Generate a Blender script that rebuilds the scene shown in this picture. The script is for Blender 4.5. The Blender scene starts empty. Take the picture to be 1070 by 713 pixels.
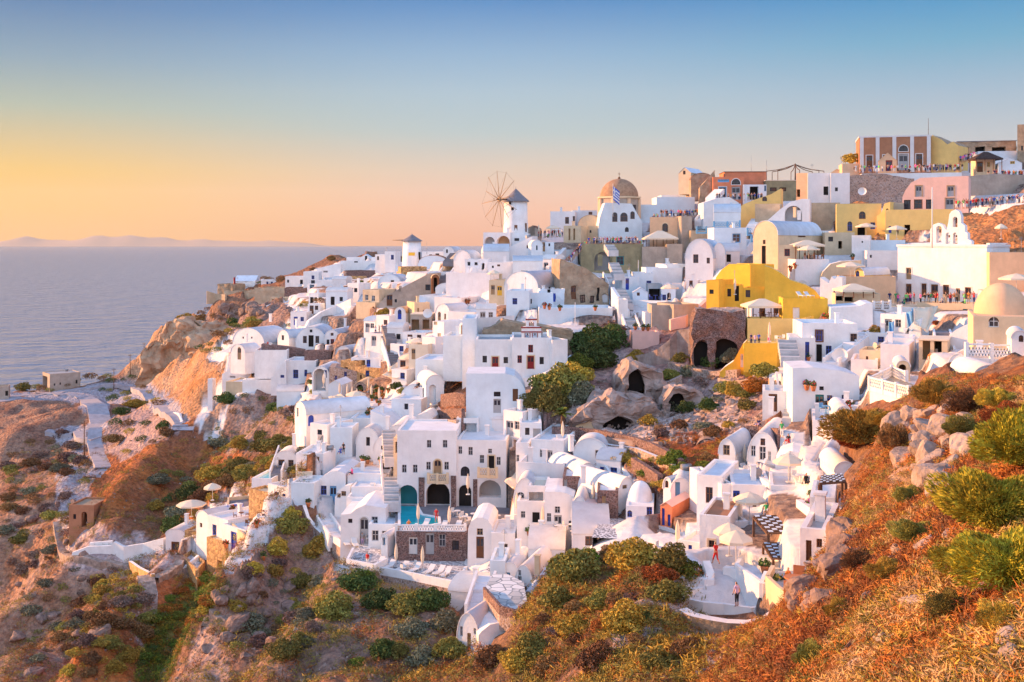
import bpy, bmesh, math, random
import numpy as np
from mathutils import Vector, Matrix
from mathutils.geometry import tessellate_polygon
R = math.radians
random.seed(7)
C = bpy.context.scene.collection
F, CX, HY, ZC = 1150.0, 535.0, 254.0, 120.0      # surveyed from the photo: focal length, centre, horizon, eye height

# ---------------------------------------------------------------- camera, world, sun
cd = bpy.data.cameras.new('camera'); cam = bpy.data.objects.new('camera', cd); C.objects.link(cam)
cam.location = (0, 0, ZC); cam.rotation_euler = (R(90), 0, 0)
cd.sensor_width = 36; cd.lens = 36*F/1070; cd.shift_y = -(356.5-HY)/1070
cd.clip_start = 0.5; cd.clip_end = 120000
sc = bpy.context.scene; sc.camera = cam
SUN_AZ, SUN_EL = -74.0, 12.0                       # left of the view axis
w = bpy.data.worlds.new('World'); sc.world = w; w.use_nodes = True
nt = w.node_tree; N = nt.nodes; L = nt.links; N.clear()
def nd(t, **k):
    n = N.new(t)
    for a, b in k.items(): setattr(n, a, b)
    return n
wo = nd('ShaderNodeOutputWorld'); bg = nd('ShaderNodeBackground')
sky = nd('ShaderNodeTexSky', sky_type='NISHITA', sun_disc=False, sun_elevation=R(SUN_EL), sun_rotation=R(SUN_AZ), altitude=120, air_density=1.0, dust_density=2.0, ozone_density=2.0)
tc = nd('ShaderNodeTexCoord'); sp = nd('ShaderNodeSeparateXYZ'); L.new(tc.outputs['Generated'], sp.inputs[0])
def ramp(src, stops, interp='LINEAR'):
    r = nd('ShaderNodeValToRGB'); cr = r.color_ramp; cr.interpolation = interp
    while len(cr.elements) > 1: cr.elements.remove(cr.elements[0])
    for i, (p, c) in enumerate(stops):
        e = cr.elements[0] if i == 0 else cr.elements.new(p)
        e.position = p; e.color = (*c, 1)
    L.new(src, r.inputs[0]); return r
# position of the ramp = height of the view ray (sine of elevation)
LEFT = [(0, (.92,.53,.18)), (.03, (.95,.58,.13)), (.06, (.92,.60,.13)), (.085, (.70,.57,.28)), (.115, (.42,.53,.44)), (.155, (.22,.39,.51)), (.20, (.07,.24,.48)), (.3, (.03,.17,.40)), (1, (.30,.42,.8))]
MID = [(0, (.84,.42,.26)), (.03, (.88,.52,.36)), (.065, (.70,.61,.50)), (.10, (.44,.60,.63)), (.135, (.38,.57,.69)), (.17, (.25,.47,.69)), (.22, (.04,.26,.60)), (.3, (.03,.20,.48)), (1, (.30,.42,.8))]
RIGHT = [(0, (.72,.58,.54)), (.05, (.62,.60,.60)), (.09, (.48,.58,.64)), (.13, (.32,.51,.66)), (.17, (.13,.43,.64)), (.22, (.0,.28,.62)), (.3, (.02,.22,.52)), (1, (.30,.42,.8))]
BACK_FILL = [(0, (.95,.98,1.1)), (.12, (1.2,1.3,1.5)), (.35, (1.2,1.45,1.85)), (.6, (.85,1.2,1.85)), (1, (.45,.7,1.25))]  # unseen sky behind the camera, brightened as added ambient fill
rl = ramp(sp.outputs['Z'], LEFT); rm = ramp(sp.outputs['Z'], MID); rr = ramp(sp.outputs['Z'], RIGHT); rb = ramp(sp.outputs['Z'], BACK_FILL)
at = nd('ShaderNodeMath', operation='ARCTAN2'); L.new(sp.outputs['X'], at.inputs[0]); L.new(sp.outputs['Y'], at.inputs[1])
def mrange(src, a, b):
    m = nd('ShaderNodeMapRange'); m.interpolation_type = 'SMOOTHSTEP'
    m.inputs['From Min'].default_value = a; m.inputs['From Max'].default_value = b; L.new(src, m.inputs['Value']); return m.outputs[0]
def mix(f, a, b, bt='MIX'):
    m = nd('ShaderNodeMix', data_type='RGBA', blend_type=bt)
    if isinstance(f, float): m.inputs[0].default_value = f
    else: L.new(f, m.inputs[0])
    L.new(a, m.inputs[6]); L.new(b, m.inputs[7]); return m.outputs[2]
m1 = mix(mrange(at.outputs[0], -.46, -.02), rl.outputs[0], rm.outputs[0])
m2 = mix(mrange(at.outputs[0], .0, .42), m1, rr.outputs[0])
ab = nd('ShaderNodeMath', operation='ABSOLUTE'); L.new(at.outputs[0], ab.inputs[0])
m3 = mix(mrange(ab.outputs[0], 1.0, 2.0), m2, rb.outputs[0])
ns = nd('ShaderNodeVectorMath', operation='SCALE'); ns.inputs['Scale'].default_value = .12; L.new(sky.outputs[0], ns.inputs[0])
m4 = mix(.015, m3, ns.outputs[0])
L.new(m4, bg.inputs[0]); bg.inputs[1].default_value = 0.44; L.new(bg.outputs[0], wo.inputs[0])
sd = bpy.data.lights.new('sun', 'SUN'); sd.energy = 5.0; sd.angle = R(1.2); sd.color = (1.0, .49, .20)
so = bpy.data.objects.new('sun', sd); C.objects.link(so)
to_sun = Vector((math.sin(R(SUN_AZ))*math.cos(R(SUN_EL)), math.cos(R(SUN_AZ))*math.cos(R(SUN_EL)), math.sin(R(SUN_EL))))
so.rotation_euler = to_sun.to_track_quat('Z', 'Y').to_euler(); so.location = (-200, 100, 300)
vs = sc.view_settings; vs.view_transform = 'Standard'; vs.look = 'None'; vs.exposure = 1.15; vs.gamma = 1
sc.cycles.max_bounces = 5; sc.cycles.diffuse_bounces = 3; sc.cycles.glossy_bounces = 2; sc.cycles.transmission_bounces = 2; sc.cycles.volume_bounces = 0
sc.cycles.use_denoising = True

# ---------------------------------------------------------------- materials
M = {}
def mat(name, col, rough=.85, var=.12, scale=.6, bump=.15, bscale=6, col2=None, spec=.3, stain=0.0, kind='noise', metal=0.0, crack=None, joint=(.3,.25,.22), jw=.06):
    m = bpy.data.materials.new(name); m.use_nodes = True; t = m.node_tree; n = t.nodes; l = t.links; n.clear()
    o = n.new('ShaderNodeOutputMaterial'); b = n.new('ShaderNodeBsdfPrincipled'); l.new(b.outputs[0], o.inputs[0])
    b.inputs['Roughness'].default_value = rough; b.inputs['Specular IOR Level'].default_value = spec; b.inputs['Metallic'].default_value = metal
    g = n.new('ShaderNodeNewGeometry')
    nz = n.new('ShaderNodeTexNoise'); nz.inputs['Scale'].default_value = scale; nz.inputs['Detail'].default_value = 6; nz.inputs['Roughness'].default_value = .65
    l.new(g.outputs['Position'], nz.inputs['Vector'])
    r = n.new('ShaderNodeValToRGB'); e = r.color_ramp.elements
    c2 = col2 or tuple(x*(1-2.2*var) for x in col)
    e[0].position = .3; e[0].color = (*c2, 1); e[1].position = .68; e[1].color = (*[min(1, x*(1+var*.6)) for x in col], 1)
    l.new(nz.outputs[0], r.inputs[0]); out = r.outputs[0]; h = None
    if kind in ('stone', 'paving'):
        v = n.new('ShaderNodeTexVoronoi'); v.feature = 'F1'; v.inputs['Scale'].default_value = bscale; l.new(g.outputs['Position'], v.inputs['Vector'])
        v2 = n.new('ShaderNodeTexVoronoi'); v2.feature = 'DISTANCE_TO_EDGE'; v2.inputs['Scale'].default_value = bscale; l.new(g.outputs['Position'], v2.inputs['Vector'])
        hs = n.new('ShaderNodeSeparateColor'); l.new(v.outputs['Color'], hs.inputs[0])
        rr_ = n.new('ShaderNodeValToRGB'); ee = rr_.color_ramp.elements
        ee[0].color = (*[x*.45 for x in col], 1); ee[1].color = (*[min(1, x*1.5) for x in col], 1)
        em = ee.new(.6); em.color = (*(col2 or col), 1)
        l.new(hs.outputs[0], rr_.inputs[0])
        mx = n.new('ShaderNodeMix'); mx.data_type = 'RGBA'; mx.inputs[0].default_value = .75; l.new(out, mx.inputs[6]); l.new(rr_.outputs[0], mx.inputs[7])
        st = n.new('ShaderNodeMath'); st.operation = 'LESS_THAN'; st.inputs[1].default_value = jw; l.new(v2.outputs[0], st.inputs[0])
        mj = n.new('ShaderNodeMix'); mj.data_type = 'RGBA'; l.new(st.outputs[0], mj.inputs[0]); l.new(mx.outputs[2], mj.inputs[6]); mj.inputs[7].default_value = (*joint, 1)
        out = mj.outputs[2]; h = v2.outputs[0]
    if stain:
        n2 = n.new('ShaderNodeTexNoise'); n2.inputs['Scale'].default_value = .35; n2.inputs['Detail'].default_value = 8; n2.inputs['Roughness'].default_value = .75
        mp = n.new('ShaderNodeMapping'); mp.inputs['Scale'].default_value = (1.6, 1.6, .35); l.new(g.outputs['Position'], mp.inputs[0]); l.new(mp.outputs[0], n2.inputs['Vector'])
        r2 = n.new('ShaderNodeValToRGB'); r2.color_ramp.elements[0].position = .45; r2.color_ramp.elements[1].position = .72
        l.new(n2.outputs[0], r2.inputs[0])
        ml = n.new('ShaderNodeMath'); ml.operation = 'MULTIPLY'; ml.inputs[1].default_value = stain; l.new(r2.outputs[0], ml.inputs[0])
        ms = n.new('ShaderNodeMix'); ms.data_type = 'RGBA'; l.new(ml.outputs[0], ms.inputs[0]); l.new(out, ms.inputs[6]); ms.inputs[7].default_value = (*(crack or tuple(x*.5 for x in col)), 1)
        out = ms.outputs[2]
    if kind == 'leaf':
        oi = n.new('ShaderNodeObjectInfo'); hv = n.new('ShaderNodeHueSaturation'); l.new(out, hv.inputs['Color'])
        a1 = n.new('ShaderNodeMapRange'); a1.inputs['To Min'].default_value = .7; a1.inputs['To Max'].default_value = 1.3; l.new(oi.outputs['Random'], a1.inputs[0]); l.new(a1.outputs[0], hv.inputs['Value'])
        a2 = n.new('ShaderNodeMapRange'); a2.inputs['To Min'].default_value = .485; a2.inputs['To Max'].default_value = .52; l.new(oi.outputs['Random'], a2.inputs[0]); l.new(a2.outputs[0], hv.inputs['Hue'])
        out = hv.outputs[0]
    l.new(out, b.inputs['Base Color'])
    if bump:
        if h is None:
            nb = n.new('ShaderNodeTexNoise'); nb.inputs['Scale'].default_value = bscale; nb.inputs['Detail'].default_value = 4; l.new(g.outputs['Position'], nb.inputs['Vector']); h = nb.outputs[0]
        bp = n.new('ShaderNodeBump'); bp.inputs['Strength'].default_value = bump; bp.inputs['Distance'].default_value = .12; l.new(h, bp.inputs['Height']); l.new(bp.outputs[0], b.inputs['Normal'])
    M[name] = m; return m
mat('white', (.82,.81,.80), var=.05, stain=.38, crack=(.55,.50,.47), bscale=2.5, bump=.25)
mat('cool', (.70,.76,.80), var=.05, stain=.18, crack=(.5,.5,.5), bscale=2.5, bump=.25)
mat('pinkwhite', (.82,.78,.76), var=.05, stain=.2, crack=(.55,.42,.36), bscale=2.5, bump=.25)
mat('roofblue', (.62,.72,.82), var=.08, stain=.25, crack=(.45,.48,.5), bscale=2.5, bump=.2)  # pale roofs with the sky's blue reflection put into the colour
mat('roofwhite', (.76,.76,.78), var=.07, stain=.25, crack=(.5,.48,.46), bscale=2.5, bump=.2)
mat('greyroof', (.40,.42,.44), var=.15, stain=.3, crack=(.3,.28,.26))
mat('cream', (.72,.55,.36), var=.08, stain=.35, crack=(.45,.32,.2))
mat('sand', (.55,.42,.28), var=.12, stain=.4, crack=(.3,.24,.17))
mat('taupe', (.46,.38,.31), var=.12, stain=.45, crack=(.27,.22,.18))
mat('olive', (.33,.28,.16), var=.15, stain=.5, crack=(.16,.15,.11))
mat('peach', (.80,.50,.30), var=.07, stain=.25, crack=(.55,.33,.2))
mat('coral', (.72,.24,.12), var=.1, stain=.25, crack=(.45,.2,.12))
mat('yellow', (.86,.50,.055), var=.07, stain=.25, crack=(.52,.28,.05))
mat('paleyellow', (.80,.56,.20), var=.06, stain=.2, crack=(.5,.4,.2))
mat('pink', (.80,.50,.42), var=.06, stain=.2, crack=(.5,.35,.3))
mat('brick', (.42,.20,.11), var=.1, stain=.2)
mat('dome', (.42,.25,.15), var=.2, stain=.4, crack=(.24,.16,.11), scale=1.5)
mat('stone', (.28,.20,.17), kind='stone', bscale=3.4, stain=.3, bump=.6, joint=(.5,.42,.38), jw=.05, col2=(.42,.28,.2))
mat('redstone', (.20,.105,.085), kind='stone', bscale=4.2, bump=.8, joint=(.33,.24,.21), jw=.05, col2=(.12,.07,.065), stain=.3)
mat('road', (.40,.38,.42), var=.15, stain=.3, crack=(.5,.44,.42))
mat('ochrestone', (.50,.28,.10), kind='stone', bscale=2.2, bump=.6, joint=(.35,.2,.1), jw=.05, col2=(.6,.38,.18))
mat('ruin', (.45,.33,.22), var=.2, stain=.6, crack=(.25,.18,.12), scale=.8, bump=.8, bscale=3)
mat('limestone', (.42,.33,.29), var=.25, stain=.6, crack=(.3,.17,.13), scale=.7, bump=1.0, bscale=1.6)
mat('marble', (.62,.63,.62), kind='paving', bscale=.9, joint=(.25,.28,.3), jw=.05, bump=.2, col2=(.75,.75,.74))
mat('paving', (.36,.35,.36), kind='paving', bscale=1.6, joint=(.7,.68,.66), jw=.06, bump=.2, col2=(.3,.3,.33))
mat('step', (.58,.56,.56), var=.1, stain=.2)
mat('cobble', (.12,.12,.14), kind='paving', bscale=3.2, joint=(.72,.7,.7), jw=.12, bump=.2, col2=(.2,.19,.2))
mat('terracotta', (.62,.22,.09), var=.15)
mat('slate', (.22,.21,.23), var=.15)
mat('glass', (.035,.04,.055), rough=.12, var=.1, bump=0, spec=.6)
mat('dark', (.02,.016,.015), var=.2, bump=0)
mat('blue', (.03,.08,.46), rough=.5, var=.1, bump=0)
mat('lightblue', (.16,.40,.66), rough=.6, var=.1, bump=0)
mat('teal', (.02,.22,.25), rough=.5, var=.1, bump=0)
mat('red', (.28,.02,.02), rough=.5, var=.1, bump=0)
mat('brown', (.18,.075,.035), rough=.6, var=.15, bump=.1)
mat('tan', (.42,.27,.15), rough=.7, var=.1, bump=.1)
mat('grey', (.42,.42,.43), rough=.6, var=.08, bump=0)
mat('frame', (.70,.68,.66), rough=.6, var=.05, bump=0)
mat('wood', (.16,.085,.05), rough=.8, var=.25, scale=2)
mat('thatch', (.075,.048,.042), rough=.95, var=.25, scale=2, bump=.6)
mat('canvas', (.78,.64,.48), rough=.9, var=.05, bump=.1)
mat('metal', (.3,.3,.31), rough=.4, var=.05, bump=0, metal=.6)
mat('poolwater', (.02,.42,.52), rough=.06, var=.1, bump=.05, spec=.6, bscale=3)
mat('lightpool', (.22,.62,.66), rough=.08, var=.1, bump=.05, spec=.6, bscale=3)
mat('skin', (.55,.30,.20), var=.05, bump=0); mat('hair', (.05,.03,.02), var=.1, bump=0)
for k, c in dict(s_red=(.6,.03,.03), s_black=(.03,.03,.035), s_white=(.75,.75,.75), s_blue=(.05,.12,.5), s_navy=(.02,.03,.12), s_pink=(.85,.12,.4), s_orange=(.8,.25,.05), s_green=(.05,.35,.12), s_grey=(.3,.3,.32), s_lilac=(.55,.4,.6), s_lime=(.2,.75,.2), s_jeans=(.08,.12,.25), s_khaki=(.4,.3,.2)).items():
    mat(k, c, var=.08, bump=0)
mat('leaf_olive', (.30,.26,.06), kind='leaf', var=.4, scale=3.5, bump=0)
mat('leaf_gold', (.56,.37,.06), kind='leaf', var=.4, scale=3.5, bump=0)
mat('hazyrock', (.54,.42,.31), bump=0)  # island rock paled towards the sky, haze fade put into its colour
mat('cliffrock', (.56,.38,.24), var=.25, stain=.6, crack=(.36,.20,.12), scale=.25, bump=1.0, bscale=.9)
mat('leaf_green', (.10,.145,.035), kind='leaf', var=.4, scale=3.5, bump=0)
mat('leaf_lime', (.42,.33,.03), kind='leaf', var=.4, scale=3.5, bump=0)
mat('leaf_bright', (.19,.24,.03), kind='leaf', var=.4, scale=3.5, bump=0)
mat('leaf_brown', (.28,.14,.06), kind='leaf', var=.4, scale=3.5, bump=0)
mat('leaf_rust', (.48,.15,.03), kind='leaf', var=.4, scale=3.5, bump=0)
mat('leaf_grey', (.24,.24,.15), kind='leaf', var=.4, scale=3.5, bump=0)
mat('leaf_mauve', (.27,.17,.14), kind='leaf', var=.4, scale=3.5, bump=0)
mat('grass_orange', (.58,.20,.035), kind='leaf', var=.4, scale=.5, bump=0, col2=(.22,.08,.03))
mat('grass_straw', (.62,.38,.16), kind='leaf', var=.3, scale=.5, bump=0, col2=(.30,.17,.08))
mat('grass_rust', (.30,.09,.03), kind='leaf', var=.3, scale=.5, bump=0)
mat('rock', (.30,.20,.16), var=.3, scale=1.5, bump=1.0, bscale=4)
mat('palerock', (.44,.33,.27), var=.3, scale=1.2, bump=1.0, bscale=3)

# ---------------------------------------------------------------- terrain from surveyed points (photo x, photo y, distance)
S = """-150 700 150;0 713 165;0 640 190;0 560 230;0 500 270;0 450 320;0 412 400;-120 430 400;-250 470 350
60 405 400;100 400 395;135 386 392;30 412 390;100 440 300;60 430 340;120 470 270;165 418 378;142 412 388;150 385 392;156 362 396;165 345 398;175 378 391;190 348 396;190 400 384;205 405 376;205 352 392;212 428 345;170 432 318;190 440 285;143 388 392;160 365 395;166 340 400;185 328 400;200 320 410
100 713 130;150 713 122;80 540 230;70 580 205;60 630 180;110 620 165;180 590 175;130 580 185;150 540 200;150 500 230;200 500 215;200 540 180;120 500 245;60 500 255
230 470 225;250 440 240;220 430 258;250 405 250;290 440 225;280 470 200;250 500 195;200 400 300;190 370 340;220 350 330;200 385 318
240 365 262;215 375 290;250 330 350;230 305 400;260 300 405;300 320 330;330 300 350;330 280 410;345 268 420;380 265 405;370 285 380;300 355 248
300 410 222;330 360 232;330 385 215;330 410 200;330 450 170;320 520 150;290 540 150;240 570 160;240 600 153;215 560 162;200 600 160;300 540 150;270 560 146
200 650 135;180 640 143;230 620 142;250 650 125;300 600 135;330 545 145;300 640 118;340 600 128;370 630 116;300 690 106;300 713 103;220 713 112;400 713 95;400 660 104;450 713 90;450 660 103;350 560 139;390 575 130;400 607 122;450 630 117;490 650 106;361 595 122;430 590 125;478 600 121;430 572 131
440 555 133;500 555 133;400 540 136;350 520 148;380 510 148;400 480 152;400 500 149;420 440 165;440 420 172;400 400 190;380 380 205;440 380 190;400 350 215;380 320 250;440 310 245;440 340 222;480 330 207;470 370 187;460 400 178;480 290 238;520 285 230;500 260 255;520 249 258;540 247 260;430 276 325;455 275 290;400 290 345;410 262 400
480 440 146;520 432 145;560 440 142;540 388 163;590 390 158;600 340 182;650 330 190;560 310 200;600 300 215;540 300 215;580 280 232;560 262 245;600 280 238;640 282 238;700 280 238;640 252 246;600 245 262;570 240 270;640 225 265;690 245 255
650 360 178;650 400 160;600 420 150;645 440 145;690 345 180;750 345 178;700 380 165;750 390 158;720 440 140;680 420 150;640 470 132;600 470 136;560 470 138;600 520 126;560 530 128;560 560 124;640 500 127;700 500 118;740 460 130;700 470 128;650 545 115;600 590 112;560 600 112;540 620 108;520 660 99;490 690 98;650 575 107
650 600 97;650 640 84;600 640 92;600 713 76;650 713 66;550 713 82;540 680 92;700 600 88;700 640 78;740 655 74;720 685 72;740 692 71;770 694 68;800 678 64;700 713 58;740 713 52;752 713 56;700 690 68;700 560 100;730 590 86;800 640 74;840 600 72;800 600 78;830 560 80;760 560 90;730 560 94;780 530 96;850 530 86;870 500 88;850 470 96;800 500 104;760 500 112;800 460 116;760 450 125;830 430 112;880 420 108;890 400 116;850 385 135;800 385 143;770 400 150;760 330 165;800 330 165;850 320 158;870 345 150;830 300 178
790 640 62;845 605 46;850 580 49;870 560 50;815 650 42;775 713 36;890 500 56;895 470 58;915 430 62;960 400 64;1000 395 60;1070 400 50;1070 450 38;1070 500 30;1070 560 24;1070 600 21;1070 713 15;950 500 48;950 550 37;950 600 30;950 650 25;950 713 20;860 713 27;860 650 34;900 600 37;1000 450 48;1000 500 37;1000 600 25
1040 380 90;1000 385 100;855 645 60;875 605 65;885 565 70;828 695 50;905 525 70;935 480 74;965 450 78;1000 430 75;1040 430 68;1075 430 62;1070 360 90;960 385 112;930 395 108;900 385 125;930 350 145;950 330 160;980 315 168;1020 312 162;900 320 158;1060 320 140;900 290 185;870 275 198;930 290 185;850 250 215;870 225 232;920 230 222;800 275 200;760 290 196;740 310 188;760 250 235;730 230 250;760 215 262;800 205 268;760 196 280;830 190 275;870 185 265;900 180 262;940 178 262;990 175 262;1040 160 272;1070 155 275;900 200 246;990 225 215;1040 213 205;1070 210 200;1040 240 190;1070 250 175;1000 250 190;960 250 200;1070 180 250;1030 185 245"""
pts = []
for tok in S.replace('\n', ';').split(';'):
    px, py, D = map(float, tok.split()); pts.append(((px-CX)*D/F, D, -(py-HY)*D/F))
# the far side of the ridge, the shore and the ground under the camera (metres)
pts += [(0,-1,-2),(8,4,-2.4),(2,-8,-1.6),(-3,3,-5),(1,8,-5.6),(3,16,-8.8),(5,28,-14),(7,40,-19.5),(-6,14,-12),(-5,30,-21),(0,20,-12.5),(-8,4,-9),(25,-10,2),(-30,0,-18),(-30,30,-26),(-14,24,-19),(8,17,-5.6),(30,20,-2),(45,40,-2),(-60,55,-37),(-40,65,-34),(-20,60,-26),(-95,90,-58),(-130,60,-75),(-60,0,-30),(-140,130,-66),
 (70,80,-2),(90,110,0),(110,150,6),(140,190,14),(150,240,24),(190,260,24),
 (160,330,18),(120,330,16),(90,330,12),(60,330,4),(30,330,-4),(0,330,-8),(-25,350,-12),(-40,420,-18),(-10,450,-25),(60,450,-15),(150,450,0),(220,450,0),(-60,480,-30),(-90,470,-30),(-90,520,-60),(-40,560,-60),(60,600,-70),(200,600,-60),(-100,600,-125),(0,700,-125),(150,800,-125),(300,800,-125),
 (-130,450,-55),(-140,500,-125),(-165,430,-70),(-180,470,-125),(-200,420,-80),(-230,450,-125),(-150,412,-60),(-126,428,-75),(-112,442,-85),(-260,400,-90),(-300,420,-125),(-300,300,-95),(-380,350,-125),(-250,200,-90),(-350,200,-125),(-200,120,-95),(-300,100,-128),(-120,405,-50),(-110,430,-40)]
P = np.array(pts); cp = P[:, :2]; cz = P[:, 2]
# thin spacing: average duplicates away, then solve phi = r with a little smoothing and a linear tail
n_ = len(P); dd = np.sqrt(((cp[:, None]-cp[None])**2).sum(-1)); A = np.zeros((n_+3, n_+3)); A[:n_, :n_] = dd - np.eye(n_)*0.35
A[:n_, n_] = 1; A[:n_, n_+1:] = cp; A[n_, :n_] = 1; A[n_+1:, :n_] = cp.T
sol = np.linalg.solve(A, np.concatenate([cz, [0, 0, 0]]))
def rbf(x, y):
    sh = x.shape; x = x.ravel(); y = y.ravel(); out = np.empty(len(x))
    for i in range(0, len(x), 20000):
        a = x[i:i+20000]; b = y[i:i+20000]
        out[i:i+20000] = np.sqrt((a[:, None]-cp[:, 0])**2+(b[:, None]-cp[:, 1])**2) @ sol[:n_] + sol[n_]+sol[n_+1]*a+sol[n_+2]*b
    return out.reshape(sh)
rng = np.random.RandomState(3); LAT = rng.rand(256, 256)
def vn(x, y):
    xi = np.floor(x).astype(int); yi = np.floor(y).astype(int); fx = x-xi; fy = y-yi; fx = fx*fx*(3-2*fx); fy = fy*fy*(3-2*fy)
    a = LAT[xi & 255, yi & 255]; b = LAT[(xi+1) & 255, yi & 255]; c = LAT[xi & 255, (yi+1) & 255]; d = LAT[(xi+1) & 255, (yi+1) & 255]
    return (a*(1-fx)+b*fx)*(1-fy)+(c*(1-fx)+d*fx)*fy - .5
def inpoly(px, py, poly):
    c = np.zeros(px.shape, bool); n = len(poly)
    for i in range(n):
        x1, y1 = poly[i]; x2, y2 = poly[(i+1) % n]
        if y1 == y2: continue
        c ^= ((y1 > py) != (y2 > py)) & (px < (x2-x1)*(py-y1)/(y2-y1)+x1)
    return c
def PL(s): return [tuple(map(float, q.split(','))) for q in s.split()]
GX0, GX1, GY0, GY1, GS = -420., 330., -30., 860., 1.0
gx, gy = np.meshgrid(np.arange(GX0, GX1+.1, GS), np.arange(GY0, GY1+.1, GS), indexing='ij')
GZ = rbf(gx, gy)
def blerp(G, x, y):
    u = np.clip((x-GX0)/GS, 0, G.shape[0]-1.001); v = np.clip((y-GY0)/GS, 0, G.shape[1]-1.001); i = u.astype(int); j = v.astype(int); a = u-i; b = v-j
    return (G[i, j]*(1-a)+G[i+1, j]*a)*(1-b)+(G[i, j+1]*(1-a)+G[i+1, j+1]*a)*b
def topix(x, y, z): yy = np.maximum(y, 1.); return CX+F*x/yy, HY-F*z/yy

def spurs():
    """rocky spurs and gullies of the seaward slope, along lines surveyed in the photo"""
    global GZ
    def w(px, py, d0=44):
        t = (px-CX)/F; sl = -(py-HY)/F; d = np.arange(d0, 700, .5); h = blerp(GZ, t*d, d)-sl*d; k = int(np.argmax(h > 0)); return np.array([t*d[k], d[k]])
    out = []
    for line, A_, wd in (("0,612 50,596 100,585 130,548 160,512 205,480 250,452", 7, 7), ("0,690 60,640 110,600", 5, 6), ("90,713 120,670 155,640 190,605", 4.5, 4), ("235,650 262,600 290,560 322,530", 5, 4.5), ("300,713 330,660 350,610", 2.5, 5),
                         ("0,560 50,545 90,530", -5, 8), ("60,713 100,650 130,620", -3.5, 5), ("150,713 180,660 215,620", -3.5, 4), ("240,713 290,650 320,600", -3, 5), ("560,700 600,630 650,580", 2.5, 5), ("640,713 670,650 700,615", 2, 4), ("20,470 60,450 95,440", 4, 8), ("120,455 150,440 200,436", 3, 8)):
        P_ = [w(*q) for q in PL(line)]; dm = np.full(gx.shape, 1e9)
        for a, b in zip(P_[:-1], P_[1:]):
            d = b-a; L2 = max((d**2).sum(), 1e-6); t = np.clip(((gx-a[0])*d[0]+(gy-a[1])*d[1])/L2, 0, 1); dm = np.minimum(dm, np.hypot(gx-a[0]-t*d[0], gy-a[1]-t*d[1]))
        out.append(1.3*A_*np.exp(-(dm/wd)**2))
    for o in out: GZ = GZ+o
spurs()
VILL = [PL("205,440 215,410 235,390 215,375 240,345 290,345 310,330 290,300 330,280 400,262 500,248 560,232 620,215 700,215 760,180 900,150 1075,140 1075,380 1010,385 960,395 900,425 880,470 890,540 850,600 810,640 720,650 690,600 640,580 560,590 500,690 470,680 480,640 360,605 330,560 330,500 295,540 250,600 205,600 185,600 175,560 250,500 320,480 320,430 290,440 240,440 225,470"), 68, 460]
HOLES = [PL("560,400 600,350 660,345 700,345 760,330 780,400 830,400 815,440 760,470 740,500 700,530 640,480 560,470 545,430"), PL("300,440 330,440 330,480 250,500 230,470 240,415 300,395"),PL("440,400 500,385 495,440 450,450"),PL("860,190 910,185 905,240 870,240"),PL("1000,225 1075,215 1075,265 1000,255"), PL("835,592 850,560 875,532 897,540 872,600 830,648")]
def fbm(x, y, s): return vn(x/s, y/s)+.5*vn(x/s*2.1+7, y/s*2.1+3)+.25*vn(x/s*4.3+17, y/s*4.3+31)
def vmask(x, y, z):
    px, py = topix(x, y, z); px = px+4*vn(x/3., y/3.); py = py+4*vn(x/3.+50, y/3.)
    m = inpoly(px, py, VILL[0]) & (y > VILL[1]) & (y < VILL[2])
    for h in HOLES: m &= ~inpoly(px, py, h)
    return m
def step(z, q=2.4):
    k = np.floor(z/q); f = z/q-k; f = np.clip((f-.8)/.2, 0, 1); return (k+f*f*(3-2*f))*q
def terr(x, y):
    z = blerp(GZ, x, y); vm = vmask(x, y, z)
    near = np.clip(y/60., .12, 1.)
    rough = 1.9*fbm(x, y, 10)+1.5*np.abs(vn(x/4.1, y/4.1))+.35*vn(x/1.1+9, y/1.1)
    cliff = inpoly(*topix(x, y, z), PL("130,420 150,330 210,300 400,300 300,345 230,400 210,440")) & (y > 290)
    rough = rough+np.where(cliff, 2.5*np.abs(fbm(x*1.6, y*.5, 6))-1, 0)
    zv = step(z+1.0*vn(x/19., y/19.))
    return np.where(vm, z*.12+zv*.88, z+rough*near)
GT = terr(gx, gy)
def hit(px, py, D=None, dmin=None, dmax=700):
    """where the line of sight through a photo point meets the ground"""
    t = (px-CX)/F; s = -(py-HY)/F
    if D: return Vector((t*D, D, s*D))
    d0 = dmin or (44 if px < 740 else 11)
    d = np.arange(d0, dmax, .25); h = blerp(GT, t*d, d) - s*d
    k = np.argmax(h > 0)
    if h[k] <= 0: k = int(np.argmax(h - d*.0001))
    d = d[k]; return Vector((t*d, d, s*d))
def gz(x, y): return float(blerp(GT, np.array([x]), np.array([y]))[0])

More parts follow.
